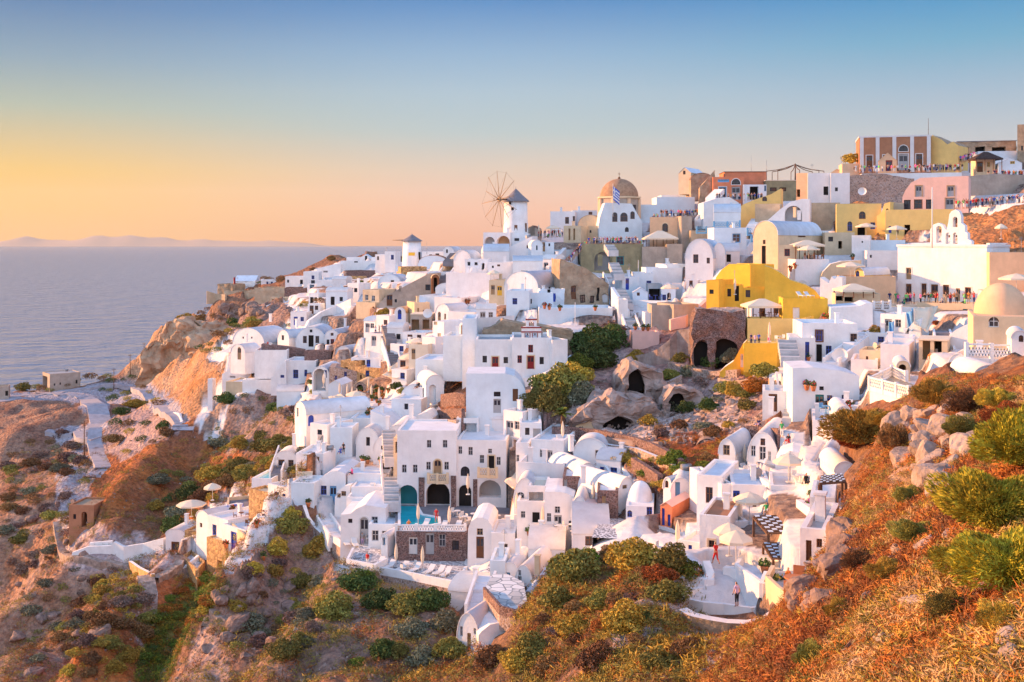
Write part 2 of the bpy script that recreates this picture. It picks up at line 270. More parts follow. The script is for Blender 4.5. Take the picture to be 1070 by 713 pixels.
# ---------------------------------------------------------------- object helpers (z is measured from eye height; everything is lifted by ZC)
def tag(o, label=None, cat=None, group=None, kind=None):
    if label: o['label'] = label
    if cat: o['category'] = cat
    if group: o['group'] = group
    if kind: o['kind'] = kind
    return o
def empty(name, loc, rz=0, label=None, cat=None, group=None):
    o = bpy.data.objects.new(name, None); C.objects.link(o); o.location = (loc[0], loc[1], loc[2]+ZC); o.rotation_euler = (0, 0, rz); o.empty_display_size = .3
    return tag(o, label, cat, group)
class MB:
    def __init__(s): s.v = []; s.f = []; s.m = []; s.sm = []
    def face(s, ps, m=0, smooth=False):
        i = len(s.v); s.v += [tuple(p) for p in ps]; s.f.append(tuple(range(i, i+len(ps)))); s.m.append(m); s.sm.append(smooth)
    def box(s, x0, x1, y0, y1, z0, z1, m=0, rot=None, org=(0, 0, 0)):
        c = [(x, y, z) for x in (x0, x1) for y in (y0, y1) for z in (z0, z1)]
        if rot is not None: c = [tuple(rot @ Vector(q)+Vector(org)) for q in c]
        i = len(s.v); s.v += c
        for q in ((0,1,3,2),(4,6,7,5),(0,4,5,1),(2,3,7,6),(0,2,6,4),(1,5,7,3)): s.f.append(tuple(i+k for k in q)); s.m.append(m); s.sm.append(False)
    def tube(s, a, b, r0, r1=None, n=8, m=0, cap=True, smooth=True):
        a = Vector(a); b = Vector(b); r1 = r0 if r1 is None else r1; d = (b-a).normalized(); u = d.orthogonal().normalized(); w_ = d.cross(u); i = len(s.v)
        for c, r in ((a, r0), (b, r1)):
            for k in range(n): t = 2*math.pi*k/n; s.v.append(tuple(c+(u*math.cos(t)+w_*math.sin(t))*r))
        for k in range(n): s.f.append((i+k, i+(k+1) % n, i+n+(k+1) % n, i+n+k)); s.m.append(m); s.sm.append(smooth)
        if cap: s.f.append(tuple(i+n-1-k for k in range(n))); s.f.append(tuple(i+n+k for k in range(n))); s.m += [m, m]; s.sm += [False, False]
    def lathe(s, prof, c=(0, 0, 0), n=16, m=0, smooth=True, a0=0, a1=2*math.pi):
        full = abs(a1-a0-2*math.pi) < 1e-6; nn = n if full else n+1; i = len(s.v)
        for r, z in prof:
            for k in range(nn): t = a0+(a1-a0)*k/n; s.v.append((c[0]+r*math.cos(t), c[1]+r*math.sin(t), c[2]+z))
        for j in range(len(prof)-1):
            for k in range(n):
                k2 = (k+1) % nn if full else k+1; s.f.append((i+j*nn+k, i+j*nn+k2, i+(j+1)*nn+k2, i+(j+1)*nn+k)); s.m.append(m); s.sm.append(smooth)
    def build(s, name, mats, parent=None, loc=None):
        me = bpy.data.meshes.new(name); me.from_pydata(s.v, [], s.f); mats = mats if isinstance(mats, (list, tuple)) else [mats]
        for q in mats: me.materials.append(M[q] if isinstance(q, str) else q)
        me.polygons.foreach_set('material_index', s.m); me.polygons.foreach_set('use_smooth', s.sm); me.update()
        o = bpy.data.objects.new(name, me); C.objects.link(o)
        if parent: o.parent = parent
        if loc is not None: o.location = (loc[0], loc[1], loc[2]+(0 if parent else ZC))
        return o
def copytree(o, parent=None):
    c = o.copy(); C.objects.link(c)
    if parent: c.parent = parent
    for ch in o.children: copytree(ch, c)
    return c
FLAT = []     # footprints levelled into the hillside: (centre, axis, half width, y0, y1, z)
# ---------------------------------------------------------------- buildings
COLS = {'b': 'blue', 'l': 'lightblue', 'g': 'grey', 'r': 'red', 'n': 'brown', 'w': 'frame', 't': 'tan', 'e': 'teal', 'k': 'dark', 'p': 'pinkwhite', 'y': 'yellow', 'c': 'cream'}
def arcpts(x0, x1, z, rise, n=12, lip=0):
    """profile of a vault from the right springing over to the left one"""
    cx = (x0+x1)/2; a = (x1-x0)/2+lip
    return [(cx+a*math.cos(math.pi*k/n), z+(rise+lip)*math.sin(math.pi*k/n)) for k in range(n+1)]
def hole_loop(u0, u1, v0, v1, arch):
    if not arch: return [(u0, v0), (u1, v0), (u1, v1), (u0, v1)]
    r = (u1-u0)/2; rise = min(r, (v1-v0)*.6)
    return [(u0, v0), (u1, v0)]+arcpts(u0, u1, v1-rise, rise, 8)
def panel(mb, o, u, inn, outline, holes, m=0):
    """flat wall with real openings; o origin, u along, z up, inn points into the building; holes = [(loop, reveal)]"""
    to = lambda p, dd=0: Vector(o)+Vector(u)*p[0]+Vector((0, 0, p[1]))+Vector(inn)*dd
    loops = [[Vector((p[0], p[1], 0)) for p in outline]]+[[Vector((p[0], p[1], 0)) for p in h[0]] for h in holes]
    flat = [p for lp in loops for p in lp]
    for t in tessellate_polygon(loops): mb.face([to(flat[k]) for k in t], m)
    for lp, dep in holes:
        for k in range(len(lp)):
            a = lp[k]; b = lp[(k+1) % len(lp)]; mb.face([to(a), to(b), to(b, dep), to(a, dep)], m)
def opening(root, o, u, inn, code, u0, u1, v0, v1, arch, rev, small):
    """the window or door that fills one opening"""
    to = lambda a, b, dd: Vector(o)+Vector(u)*a+Vector((0, 0, b))+Vector(inn)*dd
    kind = code[0]; col = COLS.get(code[1], 'frame') if len(code) > 1 and code[1] in COLS else 'frame'
    lp = hole_loop(u0, u1, v0, v1, arch); w_ = u1-u0; h = v1-v0
    def bar(mb, a0, a1, b0, b1, d0, d1, m):
        ps = [to(a, b, d) for a in (a0, a1) for b in (b0, b1) for d in (d0, d1)]; i = len(mb.v); mb.v += [tuple(p) for p in ps]
        for q in ((0,1,3,2),(4,6,7,5),(0,4,5,1),(2,3,7,6),(0,2,6,4),(1,5,7,3)): mb.f.append(tuple(i+k for k in q)); mb.m.append(m); mb.sm.append(False)
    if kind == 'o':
        mb = MB(); panel_pts = [to(p[0], p[1], rev-.01) for p in lp]; mb.face(panel_pts, 0); mb.build('opening', {'frame': 'dark'}.get(col, col), root); return  # sheet closing the recess; the dark one is painted as the shade inside
    if kind == 'n':
        mb = MB(); mb.face([to(p[0], p[1], rev-.01) for p in lp], 0); mb.build('niche', 'white' if col == 'frame' else col, root); return
    if kind == 'd':
        mb = MB(); mb.face([to(p[0], p[1], rev-.02) for p in lp], 0)
        f = max(.05, w_*.08)
        bar(mb, u0+.003, u0+f, v0, v1-.01 if not arch else v1-w_/2, rev-.09, rev-.03, 0); bar(mb, u1-f, u1-.003, v0, v1-.01 if not arch else v1-w_/2, rev-.09, rev-.03, 0)
        bar(mb, (u0+u1)/2-.03, (u0+u1)/2+.03, v0, v1-.03, rev-.07, rev-.03, 0)
        if not arch: bar(mb, u0+f, u1-f, v0+h*.45, v0+h*.5, rev-.06, rev-.03, 0)
        d = mb.build('door', [col], root)
        if not small and h > 1.7 and col not in ('dark',):
            g = MB(); 
            for a, b in ((u0+f+.03, (u0+u1)/2-.06), ((u0+u1)/2+.06, u1-f-.03)): g.face([to(a, v0+h*.55, rev-.035), to(b, v0+h*.55, rev-.035), to(b, v0+h*.88, rev-.035), to(a, v0+h*.88, rev-.035)], 0)
            g.build('pane', 'glass', d)
    else:
        f = max(.05, w_*.10); mb = MB()
        tgt = mb if small else MB()
        tgt.face([to(p[0], p[1], rev-.02) for p in lp], 1 if small else 0)
        vt = v1 if not arch else v1-min(w_/2, h*.6)
        bar(mb, u0+.003, u0+f, v0+.003, vt, rev-.09, rev-.025, 0); bar(mb, u1-f, u1-.003, v0+.003, vt, rev-.09, rev-.025, 0)
        bar(mb, u0+f, u1-f, v0+.003, v0+f, rev-.09, rev-.025, 0)
        if not arch: bar(mb, u0+f, u1-f, v1-f, v1-.003, rev-.09, rev-.025, 0)
        bar(mb, (u0+u1)/2-.03, (u0+u1)/2+.03, v0+f, v1-f if not arch else v1-.02, rev-.08, rev-.03, 0)
        bar(mb, u0+f, u1-f, v0+h*.55, v0+h*.55+.06, rev-.075, rev-.035, 0)
        wo_ = mb.build('window', [col, 'glass'] if small else [col], root)
        if not small: tgt.build('pane', 'glass', wo_)
    if '+' in code:
        tc_ = COLS.get(code[code.index('+')+1:][:1], 'frame'); mb = MB(); e = .16
        bar(mb, u0-e, u0-.002, v0-(0 if kind == 'd' else e), v1+(e if not arch else -w_/2), -.05, .03, 0); bar(mb, u1+.002, u1+e, v0-(0 if kind == 'd' else e), v1+(e if not arch else -w_/2), -.05, .03, 0)
        if not arch: bar(mb, u0-.002, u1+.002, v1+.002, v1+e, -.05, .03, 0)
        else:
            ar = arcpts(u0, u1, v1-w_/2, w_/2, 8); ao = arcpts(u0-e, u1+e, v1-w_/2, w_/2+e, 8)
            for k in range(8): mb.face([to(*ar[k], -.05), to(*ar[k+1], -.05), to(*ao[k+1], -.05), to(*ao[k], -.05)]); mb.face([to(*ao[k], -.05), to(*ao[k+1], -.05), to(*ao[k+1], .02), to(*ao[k], .02)])
        if kind == 'w': bar(mb, u0-.002, u1+.002, v0-e, v0-.002, -.06, .03, 0)
        mb.build('surround', tc_, root)
HS = []
BB = []
CR = random.Random(77)
def house(label, xl, xr, yt, yb, yaw=0, d=6, kind='box', wall='white', roof='roofwhite', wins=(), D=None, rise=None, par=.35, found=3.2, group=None, name='house', cat='house', chim=None, flat=True, poly=None, dome=None, cornice=None):
    P0 = hit((xl+xr)/2, yb, D); c = math.cos(R(yaw)); s = math.sin(R(yaw)); tl = (xl-CX)/F; tr = (xr-CX)/F
    a = (P0.x-tl*P0.y)/(c+tl*s); b = (tr*P0.y-P0.x)/(c+tr*s)
    sc_ = P0.y/F; H = (yb-yt)*sc_
    root = empty(name, P0, -R(yaw), label, cat, group)
    if flat: FLAT.append((P0.x, P0.y, c, -s, -a, b, -.2, d, P0.z))
    n_ = Vector((-s, -c)); wx = Vector((c, -s)); O = Vector((P0.x, P0.y))
    def px2(face, px, py):     # photo point -> (u, v) on a face
        t = (px-CX)/F
        if face == 'F': q = O; dr = wx
        elif face == 'R': q = O+wx*b; dr = -n_
        else: q = O-wx*a; dr = -n_
        # q + k*dr = t*y , y
        k = (t*q.y-q.x)/(dr.x-t*dr.y); y = q.y+k*dr.y
        return k, -(py-HY)*y/F-P0.z
    holes = {'F': [], 'L': [], 'R': []}; fit = []
    if rise is None: rise = {'vaultF': min((a+b)/2, H*.55), 'vaultS': min(d*.3, 1.6), 'gableF': (a+b)*.3, 'gableS': d*.25}.get(kind, 0)
    Hs = H-rise if kind in ('vaultF', 'gableF') else H
    n = 2 if kind[:3] == 'gab' else 12
    if kind == 'poly': out = [px2('F', *p) for p in poly]; out = [(-a, -found), (b, -found)]+out
    elif kind in ('vaultF', 'gableF'): out = [(-a, -found), (b, -found)]+arcpts(-a, b, Hs, rise, n)
    else: out = [(-a, -found), (b, -found), (b, H), (-a, H)]
    frames = {'F': ((0, 0, 0), (1, 0, 0), (0, 1, 0)), 'R': ((b, 0, 0), (0, 1, 0), (-1, 0, 0)), 'L': ((-a, 0, 0), (0, 1, 0), (1, 0, 0))}
    lim = {'F': (-a, b), 'R': (0, d), 'L': (0, d)}
    for wv in wins:
        px, py, pw, ph, code = wv[:5]; face = wv[5] if len(wv) > 5 else 'F'
        u0, v0 = px2(face, px-pw/2, py+ph/2); u1, v1 = px2(face, px+pw/2, py-ph/2)
        if u0 > u1: u0, u1 = u1, u0
        arch = code[0] == 'a'; cc = code[1:] if arch else code
        u0 = max(u0, lim[face][0]+.06); u1 = min(u1, lim[face][1]-.06); top = {'F': H, 'R': Hs, 'L': Hs}[face]
        v1 = min(v1, top-.06)
        if cc[0] in 'do' and abs(v0) < .7: v0 = .03
        v0 = max(v0, .03 if found < 1 else -found+.1)
        if u1-u0 < .15 or v1-v0 < .2: continue
        rev = .22 if cc[0] in 'wdn' else 1.6
        if cc[0] == 'n': rev = .5
        holes[face].append((hole_loop(u0, u1, v0, v1, arch), min(rev, d*.6))); fit.append((face, cc, u0, u1, v0, v1, arch, min(rev, d*.6), ph < 7))
    wl = MB()
    panel(wl, *frames['F'], out, holes['F'])
    so_ = lambda f: [(0, -found), (d, -found), (d, Hs), (0, Hs)] if kind not in ('vaultS', 'gableS') else [(0, -found), (d, -found)]+arcpts(0, d, H, rise, n)
    hr = [p for p in (out[2:] if kind == 'poly' else [])]
    if kind == 'poly':
        for k in range(len(out)):
            p = out[k]; q = out[(k+1) % len(out)]; top = 1 <= k < len(out)-1 and abs(p[0]-q[0]) > abs(p[1]-q[1])*.5
            if k == 0: continue
            wl.face([(p[0], 0, p[1]), (q[0], 0, q[1]), (q[0], d, q[1]), (p[0], d, p[1])], 1 if top else 0)
        panel(wl, (0, d, 0), (1, 0, 0), (0, -1, 0), out, [])
    else:
        for f in 'RL': panel(wl, *frames[f], so_(f), holes[f])
        panel(wl, (0, d, 0), (1, 0, 0), (0, -1, 0), out, [])
    if kind in ('box', 'dome'):
        t = .28
        if par > 0:
            for (x0, x1, y0, y1) in ((-a, b, 0, t), (-a, b, d-t, d), (-a, -a+t, t, d-t), (b-t, b, t, d-t)):
                wl.face([(x0, y0, H), (x1, y0, H), (x1, y1, H), (x0, y1, H)])
            X0, X1, Y0, Y1 = -a+t, b-t, t, d-t; cs = [(X0, Y0), (X1, Y0), (X1, Y1), (X0, Y1)]
            for k in range(4): p = cs[k]; q = cs[(k+1) % 4]; wl.face([(*p, H-par), (*q, H-par), (*q, H), (*p, H)])
        rf = MB(); e = t if par > 0 else 0
        if par > 0: rf.face([(-a+e, e, H-par), (b-e, e, H-par), (b-e, d-e, H-par), (-a+e, d-e, H-par)])
        else: rf.box(-a-.12, b+.12, -.12, d+.12, H+.002, H+.16)
        if kind == 'dome':
            r = min(a+b, d)/2*.9; hh = rise or r*.8; rf.lathe([(r*math.cos(q*math.pi/16), H-par+hh*math.sin(q*math.pi/16)) for q in range(9)], ((b-a)/2, d/2, 0), 24)
        rf.build('roof', roof, root)
    elif kind in ('vaultF', 'gableF'):
        rf = MB(); o1 = arcpts(-a, b, Hs, rise, n, .08); o0 = arcpts(-a, b, Hs, rise, n, .0)
        for k in range(len(o1)-1):
            p, q = o1[k], o1[k+1]; rf.face([(p[0], -.07, p[1]), (q[0], -.07, q[1]), (q[0], d+.05, q[1]), (p[0], d+.05, p[1])], 0, n > 2)
            p0, q0 = o0[k], o0[k+1]; rf.face([(p[0], -.07, p[1]), (q[0], -.07, q[1]), (q0[0], -.07, q0[1]), (p0[0], -.07, p0[1])], 0)
        i = rf.build('roof', roof, root); weld(i)
    elif kind in ('vaultS', 'gableS'):
        rf = MB(); o1 = arcpts(0, d, H, rise, n, .08)
        for k in range(len(o1)-1):
            p, q = o1[k], o1[k+1]; rf.face([(-a-.06, p[0], p[1]), (-a-.06, q[0], q[1]), (b+.06, q[0], q[1]), (b+.06, p[0], p[1])], 0, n > 2)
        for xx in (-a-.06, b+.06): rf.face([(xx, p[0], p[1]) for p in o1])
        i = rf.build('roof', roof, root); weld(i)
    if cornice:
        mb = MB(); mb.box(-a-.15, b+.15, -.15, -.003, H-.3, H+.05); mb.box(-a-.15, -a-.003, .0, d, H-.3, H+.05); mb.box(b+.003, b+.15, 0, d, H-.3, H+.05); mb.build('cornice', cornice, root)
    wl.build('wall', [wall, roof], root)
    for (face, cc, u0, u1, v0, v1, arch, rev, small) in fit: opening(root, *frames[face], cc, u0, u1, v0, v1, arch, rev, small)
    if chim is None and kind in ('box', 'vaultF', 'vaultS') and wall in ('white', 'pinkwhite', 'cool', 'cream') and yb-yt > 11 and CR.random() < .5: chim = xl+(xr-xl)*CR.uniform(.2, .8)
    if chim is not None:
        for ch in ([chim] if isinstance(chim, (int, float)) else chim):
            k, v = px2('F', ch, yb); mb = MB(); hh = 1.0; zz = H+(rise*.6 if kind[:5] in ('vault', 'gable') else 0)
            mb.box(k-.25, k+.25, d*.5, d*.5+.5, zz-.8, zz+hh); mb.box(k-.32, k+.32, d*.5-.07, d*.5+.57, zz+hh+.002, zz+hh+.12); mb.build('chimney', wall, root)
    BB.append((xl-1, xr+1, yt-1, yb+1, P0.y, 1.0)); root['_a'] = a; root['_b'] = b; root['_H'] = H; root['_d'] = d
    HS.append(root); return root
def weld(o):
    bm = bmesh.new(); bm.from_mesh(o.data); bmesh.ops.remove_doubles(bm, verts=bm.verts, dist=.001); bm.to_mesh(o.data); bm.free()
def onz(px, py, z):
    """photo point on the level plane z (below or above the eye)"""
    y = -z*F/(py-HY); return Vector(((px-CX)*y/F, y, z))
def wallrun(label, pts_, t=.35, m='white', cap=None, name='wall', cat='wall', found=2.0, D=None, group=None, closed=False):
    """free-standing wall; points are (x, y of the top, y of the foot) in the photo"""
    B = [hit(p[0], p[2], D[i] if isinstance(D, (list, tuple)) else D) for i, p in enumerate(pts_)]; T = [(p[2]-p[1])*q.y/F for p, q in zip(pts_, B)]
    o = B[0]; mb = MB(); k = len(B); L_ = []; R_ = []
    for i in range(k):
        d = (B[min(i+1, k-1)]-B[max(i-1, 0)]); d.z = 0; d = d.normalized() if d.length > 1e-4 else Vector((1, 0, 0)); nn = Vector((-d.y, d.x, 0))*t/2; q = B[i]-o; L_.append(q-nn); R_.append(q+nn)
    for i in range(k-1):
        z0 = min(L_[i].z, L_[i+1].z)-found; t0 = L_[i].z+T[i]; t1 = L_[i+1].z+T[i+1]
        f = lambda p, z: (p.x, p.y, z)
        mb.face([f(L_[i], z0), f(L_[i+1], z0), f(L_[i+1], t1), f(L_[i], t0)]); mb.face([f(R_[i], z0), f(R_[i+1], z0), f(R_[i+1], t1), f(R_[i], t0)])
        mb.face([f(L_[i], t0), f(L_[i+1], t1), f(R_[i+1], t1), f(R_[i], t0)], 1)
        if i == 0: mb.face([f(L_[0], z0), f(R_[0], z0), f(R_[0], t0), f(L_[0], t0)])
        if i == k-2: mb.face([f(L_[i+1], z0), f(R_[i+1], z0), f(R_[i+1], t1), f(L_[i+1], t1)])
    ob = mb.build(name, [m, cap or m], loc=o); return tag(ob, label, cat, group)
def deck(label, poly, z=None, drop=3.0, top='paving', side='white', rim=0.0, rimt=.25, skip=(), name='terrace', cat='terrace', group=None, rimm=None, D=None, structure=False):
    """level terrace: photo outline laid on the plane z; drops as a retaining wall; rim = parapet height"""
    if z is None: z = hit(*poly[0], D).z
    W = [onz(p[0], p[1], z) for p in poly]; o = W[0]; Q = [p-o for p in W]; n = len(Q)
    mb = MB(); lp = [Vector((q.x, q.y, 0)) for q in Q]
    for t in tessellate_polygon([lp]): mb.face([tuple(Q[k]) for k in t], 0)
    for i in range(n):
        p, q = Q[i], Q[(i+1) % n]; mb.face([(p.x, p.y, -drop), (q.x, q.y, -drop), (q.x, q.y, 0), (p.x, p.y, 0)], 1)
    if structure:
        ob = mb.build(name, [top, side], loc=o); ob['kind'] = 'structure'; return ob
    root = empty(name, o, 0, label, cat, group); mb.build('floor', [top, side], root)
    area = sum(Q[i].x*Q[(i+1) % n].y-Q[(i+1) % n].x*Q[i].y for i in range(n)); sg = 1 if area > 0 else -1
    if rim:
        rm_ = MB()
        for i in range(n):
            if i in skip: continue
            p, q = Q[i], Q[(i+1) % n]; d = q-p
            if d.length < .05: continue
            d.normalize(); nn = Vector((-d.y, d.x, 0))*rimt*sg
            e0 = p-d*.02; e1 = q+d*.02; c = [e0-nn*.1, e1-nn*.1, e1+nn, e0+nn]; i0 = len(rm_.v)
            for zz in (-.4, rim): rm_.v += [(v.x, v.y, zz+(.003*(i % 3))) for v in c]
            for fz in ((0,1,5,4),(1,2,6,5),(2,3,7,6),(3,0,4,7),(4,5,6,7)): rm_.f.append(tuple(i0+k for k in fz)); rm_.m.append(0); rm_.sm.append(False)
        rm_.build('parapet', rimm or side, root)
    BB.append((min(p[0] for p in poly), max(p[0] for p in poly), min(p[1] for p in poly)-6, max(p[1] for p in poly)+3, o.y, .6))
    # level the hillside under the terrace
    cx = sum(p.x for p in W)/n; cy = sum(p.y for p in W)/n
    POLYFLAT.append(([(p.x, p.y) for p in W], z)); return root
POLYFLAT = []
def stairs(label, pts_, width=1.4, m='roofwhite', side='white', rail=True, D=None, group=None, rise=.24):
    """flight of steps along photo points lying on the ground (foot to head)"""
    B = [hit(p[0], p[1], p[2] if len(p) > 2 else D) for p in pts_]; o = B[0]; root = empty('staircase', o, 0, label, 'stairs', group); st = MB(); rl_ = MB()
    for A_, B_ in zip(B[:-1], B[1:]):
        d = B_-A_; hz = Vector((d.x, d.y, 0)); Lh = max(hz.length, .3); u = hz.normalized() if hz.length > 1e-3 else Vector((1, 0, 0)); nn = Vector((-u.y, u.x, 0)); n = max(2, int(abs(d.z)/rise)); ang = math.atan2(u.y, u.x); rot = Matrix.Rotation(ang, 3, 'Z')
        for k in range(n):
            z = A_.z-o.z+d.z*(k+1)/n if d.z > 0 else A_.z-o.z+d.z*k/n
            st.box(Lh*k/n, Lh*(k+1)/n+.02, -width/2, width/2, z-1.2, z, k % 2 if m != 'roofwhite' else 0, rot, A_-o)
        if rail:
            for sgn in (-1, 1):
                off = nn*(width/2+.14)*sgn; t = .13
                for q0, q1 in ((A_-o+off, B_-o+off),):
                    c = [q0-nn*t, q1-nn*t, q1+nn*t, q0+nn*t]; i0 = len(rl_.v); rl_.v += [(v.x, v.y, v.z-1.5) for v in c]+[(v.x, v.y, v.z+.75) for v in c]
                    for fz in ((0,1,5,4),(1,2,6,5),(2,3,7,6),(3,0,4,7),(4,5,6,7)): rl_.f.append(tuple(i0+k for k in fz)); rl_.m.append(0); rl_.sm.append(False)
    st.build('steps', ['step', 'greyroof'] if m == 'cobble' else [m, 'slate'] if m != 'roofwhite' else [m], root)
    if rail: rl_.build('parapet', side, root)
    return root
# ---------------------------------------------------------------- small things
def near_hit(px, py, D=None):
    """a point at distance D, or on the ground if the ground is nearer"""
    g = hit(px, py); return hit(px, py, D) if D and D < g.y+1 else g
def umbrella(label, px, py, D=None, open_=True, r=1.6, h=2.5, col='canvas', group='parasols on the terraces', z=None):
    P0 = onz(px, py, z) if z is not None else near_hit(px, py, D); root = empty('parasol', P0, random.random()*6, label, 'parasol', group)
    a = MB(); a.tube((0, 0, 0), (0, 0, h), .04, .03, 6); a.tube((0, 0, 0), (0, 0, .08), .28, .25, 10); a.build('pole', 'frame', root)
    b = MB()
    if open_:
        n = 8
        for k in range(n):
            t0, t1 = 2*math.pi*k/n, 2*math.pi*(k+1)/n; p0 = (r*math.cos(t0), r*math.sin(t0)); p1 = (r*math.cos(t1), r*math.sin(t1)); m0 = (p0[0]*.5, p0[1]*.5); m1 = (p1[0]*.5, p1[1]*.5)
            b.face([(0, 0, h+.05), (*m0, h-.2), (*m1, h-.2)]); b.face([(*m0, h-.2), (*p0, h-.6), (*p1, h-.6), (*m1, h-.2)]); b.face([(*p0, h-.6), (*p1, h-.6), (*p1, h-.8), (*p0, h-.8)])
    else: b.lathe([(.05, h*.28), (.16, h*.35), (.21, h*.55), (.17, h*.8), (.03, h+.1)], n=10)
    b.build('canopy', col, root); return root
def lounger(label, px, py, ang=0, z=None, D=None, group='sun loungers on the terraces'):
    P0 = onz(px, py, z) if z is not None else near_hit(px, py, D); root = empty('sun_lounger', P0, R(ang), label, 'sun lounger', group)
    a = MB(); a.box(-.33, .33, -1.0, .25, .28, .36); a.build('seat', 'frame', root)
    b = MB(); rot = Matrix.Rotation(R(38), 3, 'X'); b.box(-.33, .33, 0, .8, 0, .07, 0, rot, (0, .25, .29)); b.build('backrest', 'frame', root)
    for x in (-.3, .3):
        for y in (-.9, .2): l_ = MB(); l_.tube((x, y, 0), (x, y, .29), .03, n=6); l_.build('leg', 'frame', root)
    return root
def tableset(label, px, py, z=None, D=None, group='table sets on the terraces', col='frame', n=2):
    P0 = onz(px, py, z) if z is not None else near_hit(px, py, D); an = random.random()*3; root = empty('table', P0, an, label, 'table', group)
    a = MB(); a.tube((0, 0, .7), (0, 0, .75), .4, n=12); a.build('tabletop', col, root); b = MB(); b.tube((0, 0, 0), (0, 0, .7), .05, n=6); b.tube((0, 0, 0), (0, 0, .04), .25, n=8); b.build('leg', col, root)
    for k in range(n):
        t = k*2*math.pi/n+an; q = P0+Vector((math.cos(t)*.85, math.sin(t)*.85, 0)); c = empty('chair', q, t+math.pi/2, label.replace('table', 'chair', 1) if 'table' in label else label+' chair', 'chair', 'chairs on the terraces')
        s = MB(); s.box(-.22, .22, -.22, .22, .42, .47); s.build('seat', col, c); s = MB(); s.box(-.22, .22, -.26, -.22, .45, .9); s.build('backrest', col, c)
        for x in (-.2, .2):
            for y in (-.2, .2): s = MB(); s.box(x-.02, x+.02, y-.02, y+.02, 0, .42); s.build('leg', col, c)
POTM = {}
def pot(label, px, py, z=None, D=None, h=.5, leaf='leaf_green', col='terracotta', group='potted plants', ph=.5, flower=None):
    P0 = onz(px, py, z) if z is not None else near_hit(px, py, D); root = empty('potted_plant', P0, 0, label, 'potted plant', group)
    key = (col, h)
    a = MB(); a.lathe([(.0, 0), (h*.3, 0), (h*.48, h*.75), (h*.52, h*.8), (h*.52, h), (h*.42, h), (h*.4, h*.85), (0, h*.85)], n=12); a.build('pot', col, root)
    b = MB(); rs = random.Random(px*31+py)
    for k in range(70):
        v = Vector((rs.gauss(0, 1), rs.gauss(0, 1), rs.gauss(0, 1))).normalized()*ph*rs.uniform(.4, 1); v.z = abs(v.z)*1.2; c = v+Vector((0, 0, h)); u = Vector((rs.uniform(-1, 1), rs.uniform(-1, 1), rs.uniform(-1, 1))).normalized()*.12; w_ = u.orthogonal().normalized()*.1
        b.face([c-u, c+w_, c+u, c-w_], 1 if (flower and k % 3 == 0) else 0)
    b.build('foliage', [leaf, flower or leaf], root); return root
def dish(label, px, py, D=None, r=.5, face=0):
    P0 = near_hit(px, py, D); root = empty('satellite_dish', P0, -R(face), label, 'satellite dish')
    a = MB(); i = 0
    prof = [(r*k/5, .35*r*(k/5)**2) for k in range(6)]; rot = Matrix.Rotation(R(70), 3, 'X'); b = MB(); b.lathe(prof, n=16); b.v = [tuple(rot @ Vector(v)+Vector((0, -.1, .9))) for v in b.v]; b.build('reflector', 'frame', root)
    a.tube((0, 0, 0), (0, 0, .9), .04, n=6); a.tube((0, -.1, .9), (0, -.1-r*.9, .95), .02, n=5); a.build('mast', 'metal', root); return root
def pole(label, px, py, h, D=None, r=.08, name='utility_pole', cat='pole', col='wood', cross=True, group=None):
    P0 = hit(px, py, D); root = empty(name, P0, .4, label, cat, group); a = MB(); a.tube((0, 0, -.5), (0, 0, h), r, r*.7, 8); a.build('post', col, root)
    if cross: b = MB(); b.box(-.7, .7, -.05, .05, h-.6, h-.48); [b.tube((x, 0, h-.48), (x, 0, h-.3), .05, n=6) for x in (-.6, 0, .6)]; b.build('crossarm', col, root)
    return root
# ---------------------------------------------------------------- people: one skinned surface per pose, coloured by region
POSES = {
 'stand': dict(hip=(0, 0, .92), lk=(.10, .0, .48), lf=(.11, .02, .05), rk=(-.10, -.02, .48), rf=(-.12, -.02, .05), le=(.25, .0, 1.15), lh=(.27, -.10, .90), re=(-.25, .02, 1.15), rh=(-.27, -.06, .90)),
 'photo': dict(hip=(0, 0, .92), lk=(.11, .0, .48), lf=(.13, .02, .05), rk=(-.09, -.02, .48), rf=(-.10, -.02, .05), le=(.24, -.12, 1.22), lh=(.09, -.30, 1.48), re=(-.24, -.12, 1.22), rh=(-.09, -.30, 1.48)),
 'walk': dict(hip=(0, 0, .90), lk=(.09, -.16, .50), lf=(.10, -.26, .06), rk=(-.09, .06, .47), rf=(-.10, .34, .12), le=(.24, .14, 1.16), lh=(.26, .10, .93), re=(-.24, -.08, 1.16), rh=(-.24, -.24, .96)),
 'sit': dict(hip=(0, 0, .16), lk=(.12, -.40, .42), lf=(.12, -.62, .05), rk=(-.12, -.42, .36), rf=(-.13, -.74, .03), le=(.26, -.10, .44), lh=(.16, -.34, .46), re=(-.26, .06, .42), rh=(-.28, .16, .10)),
}
PM = {}
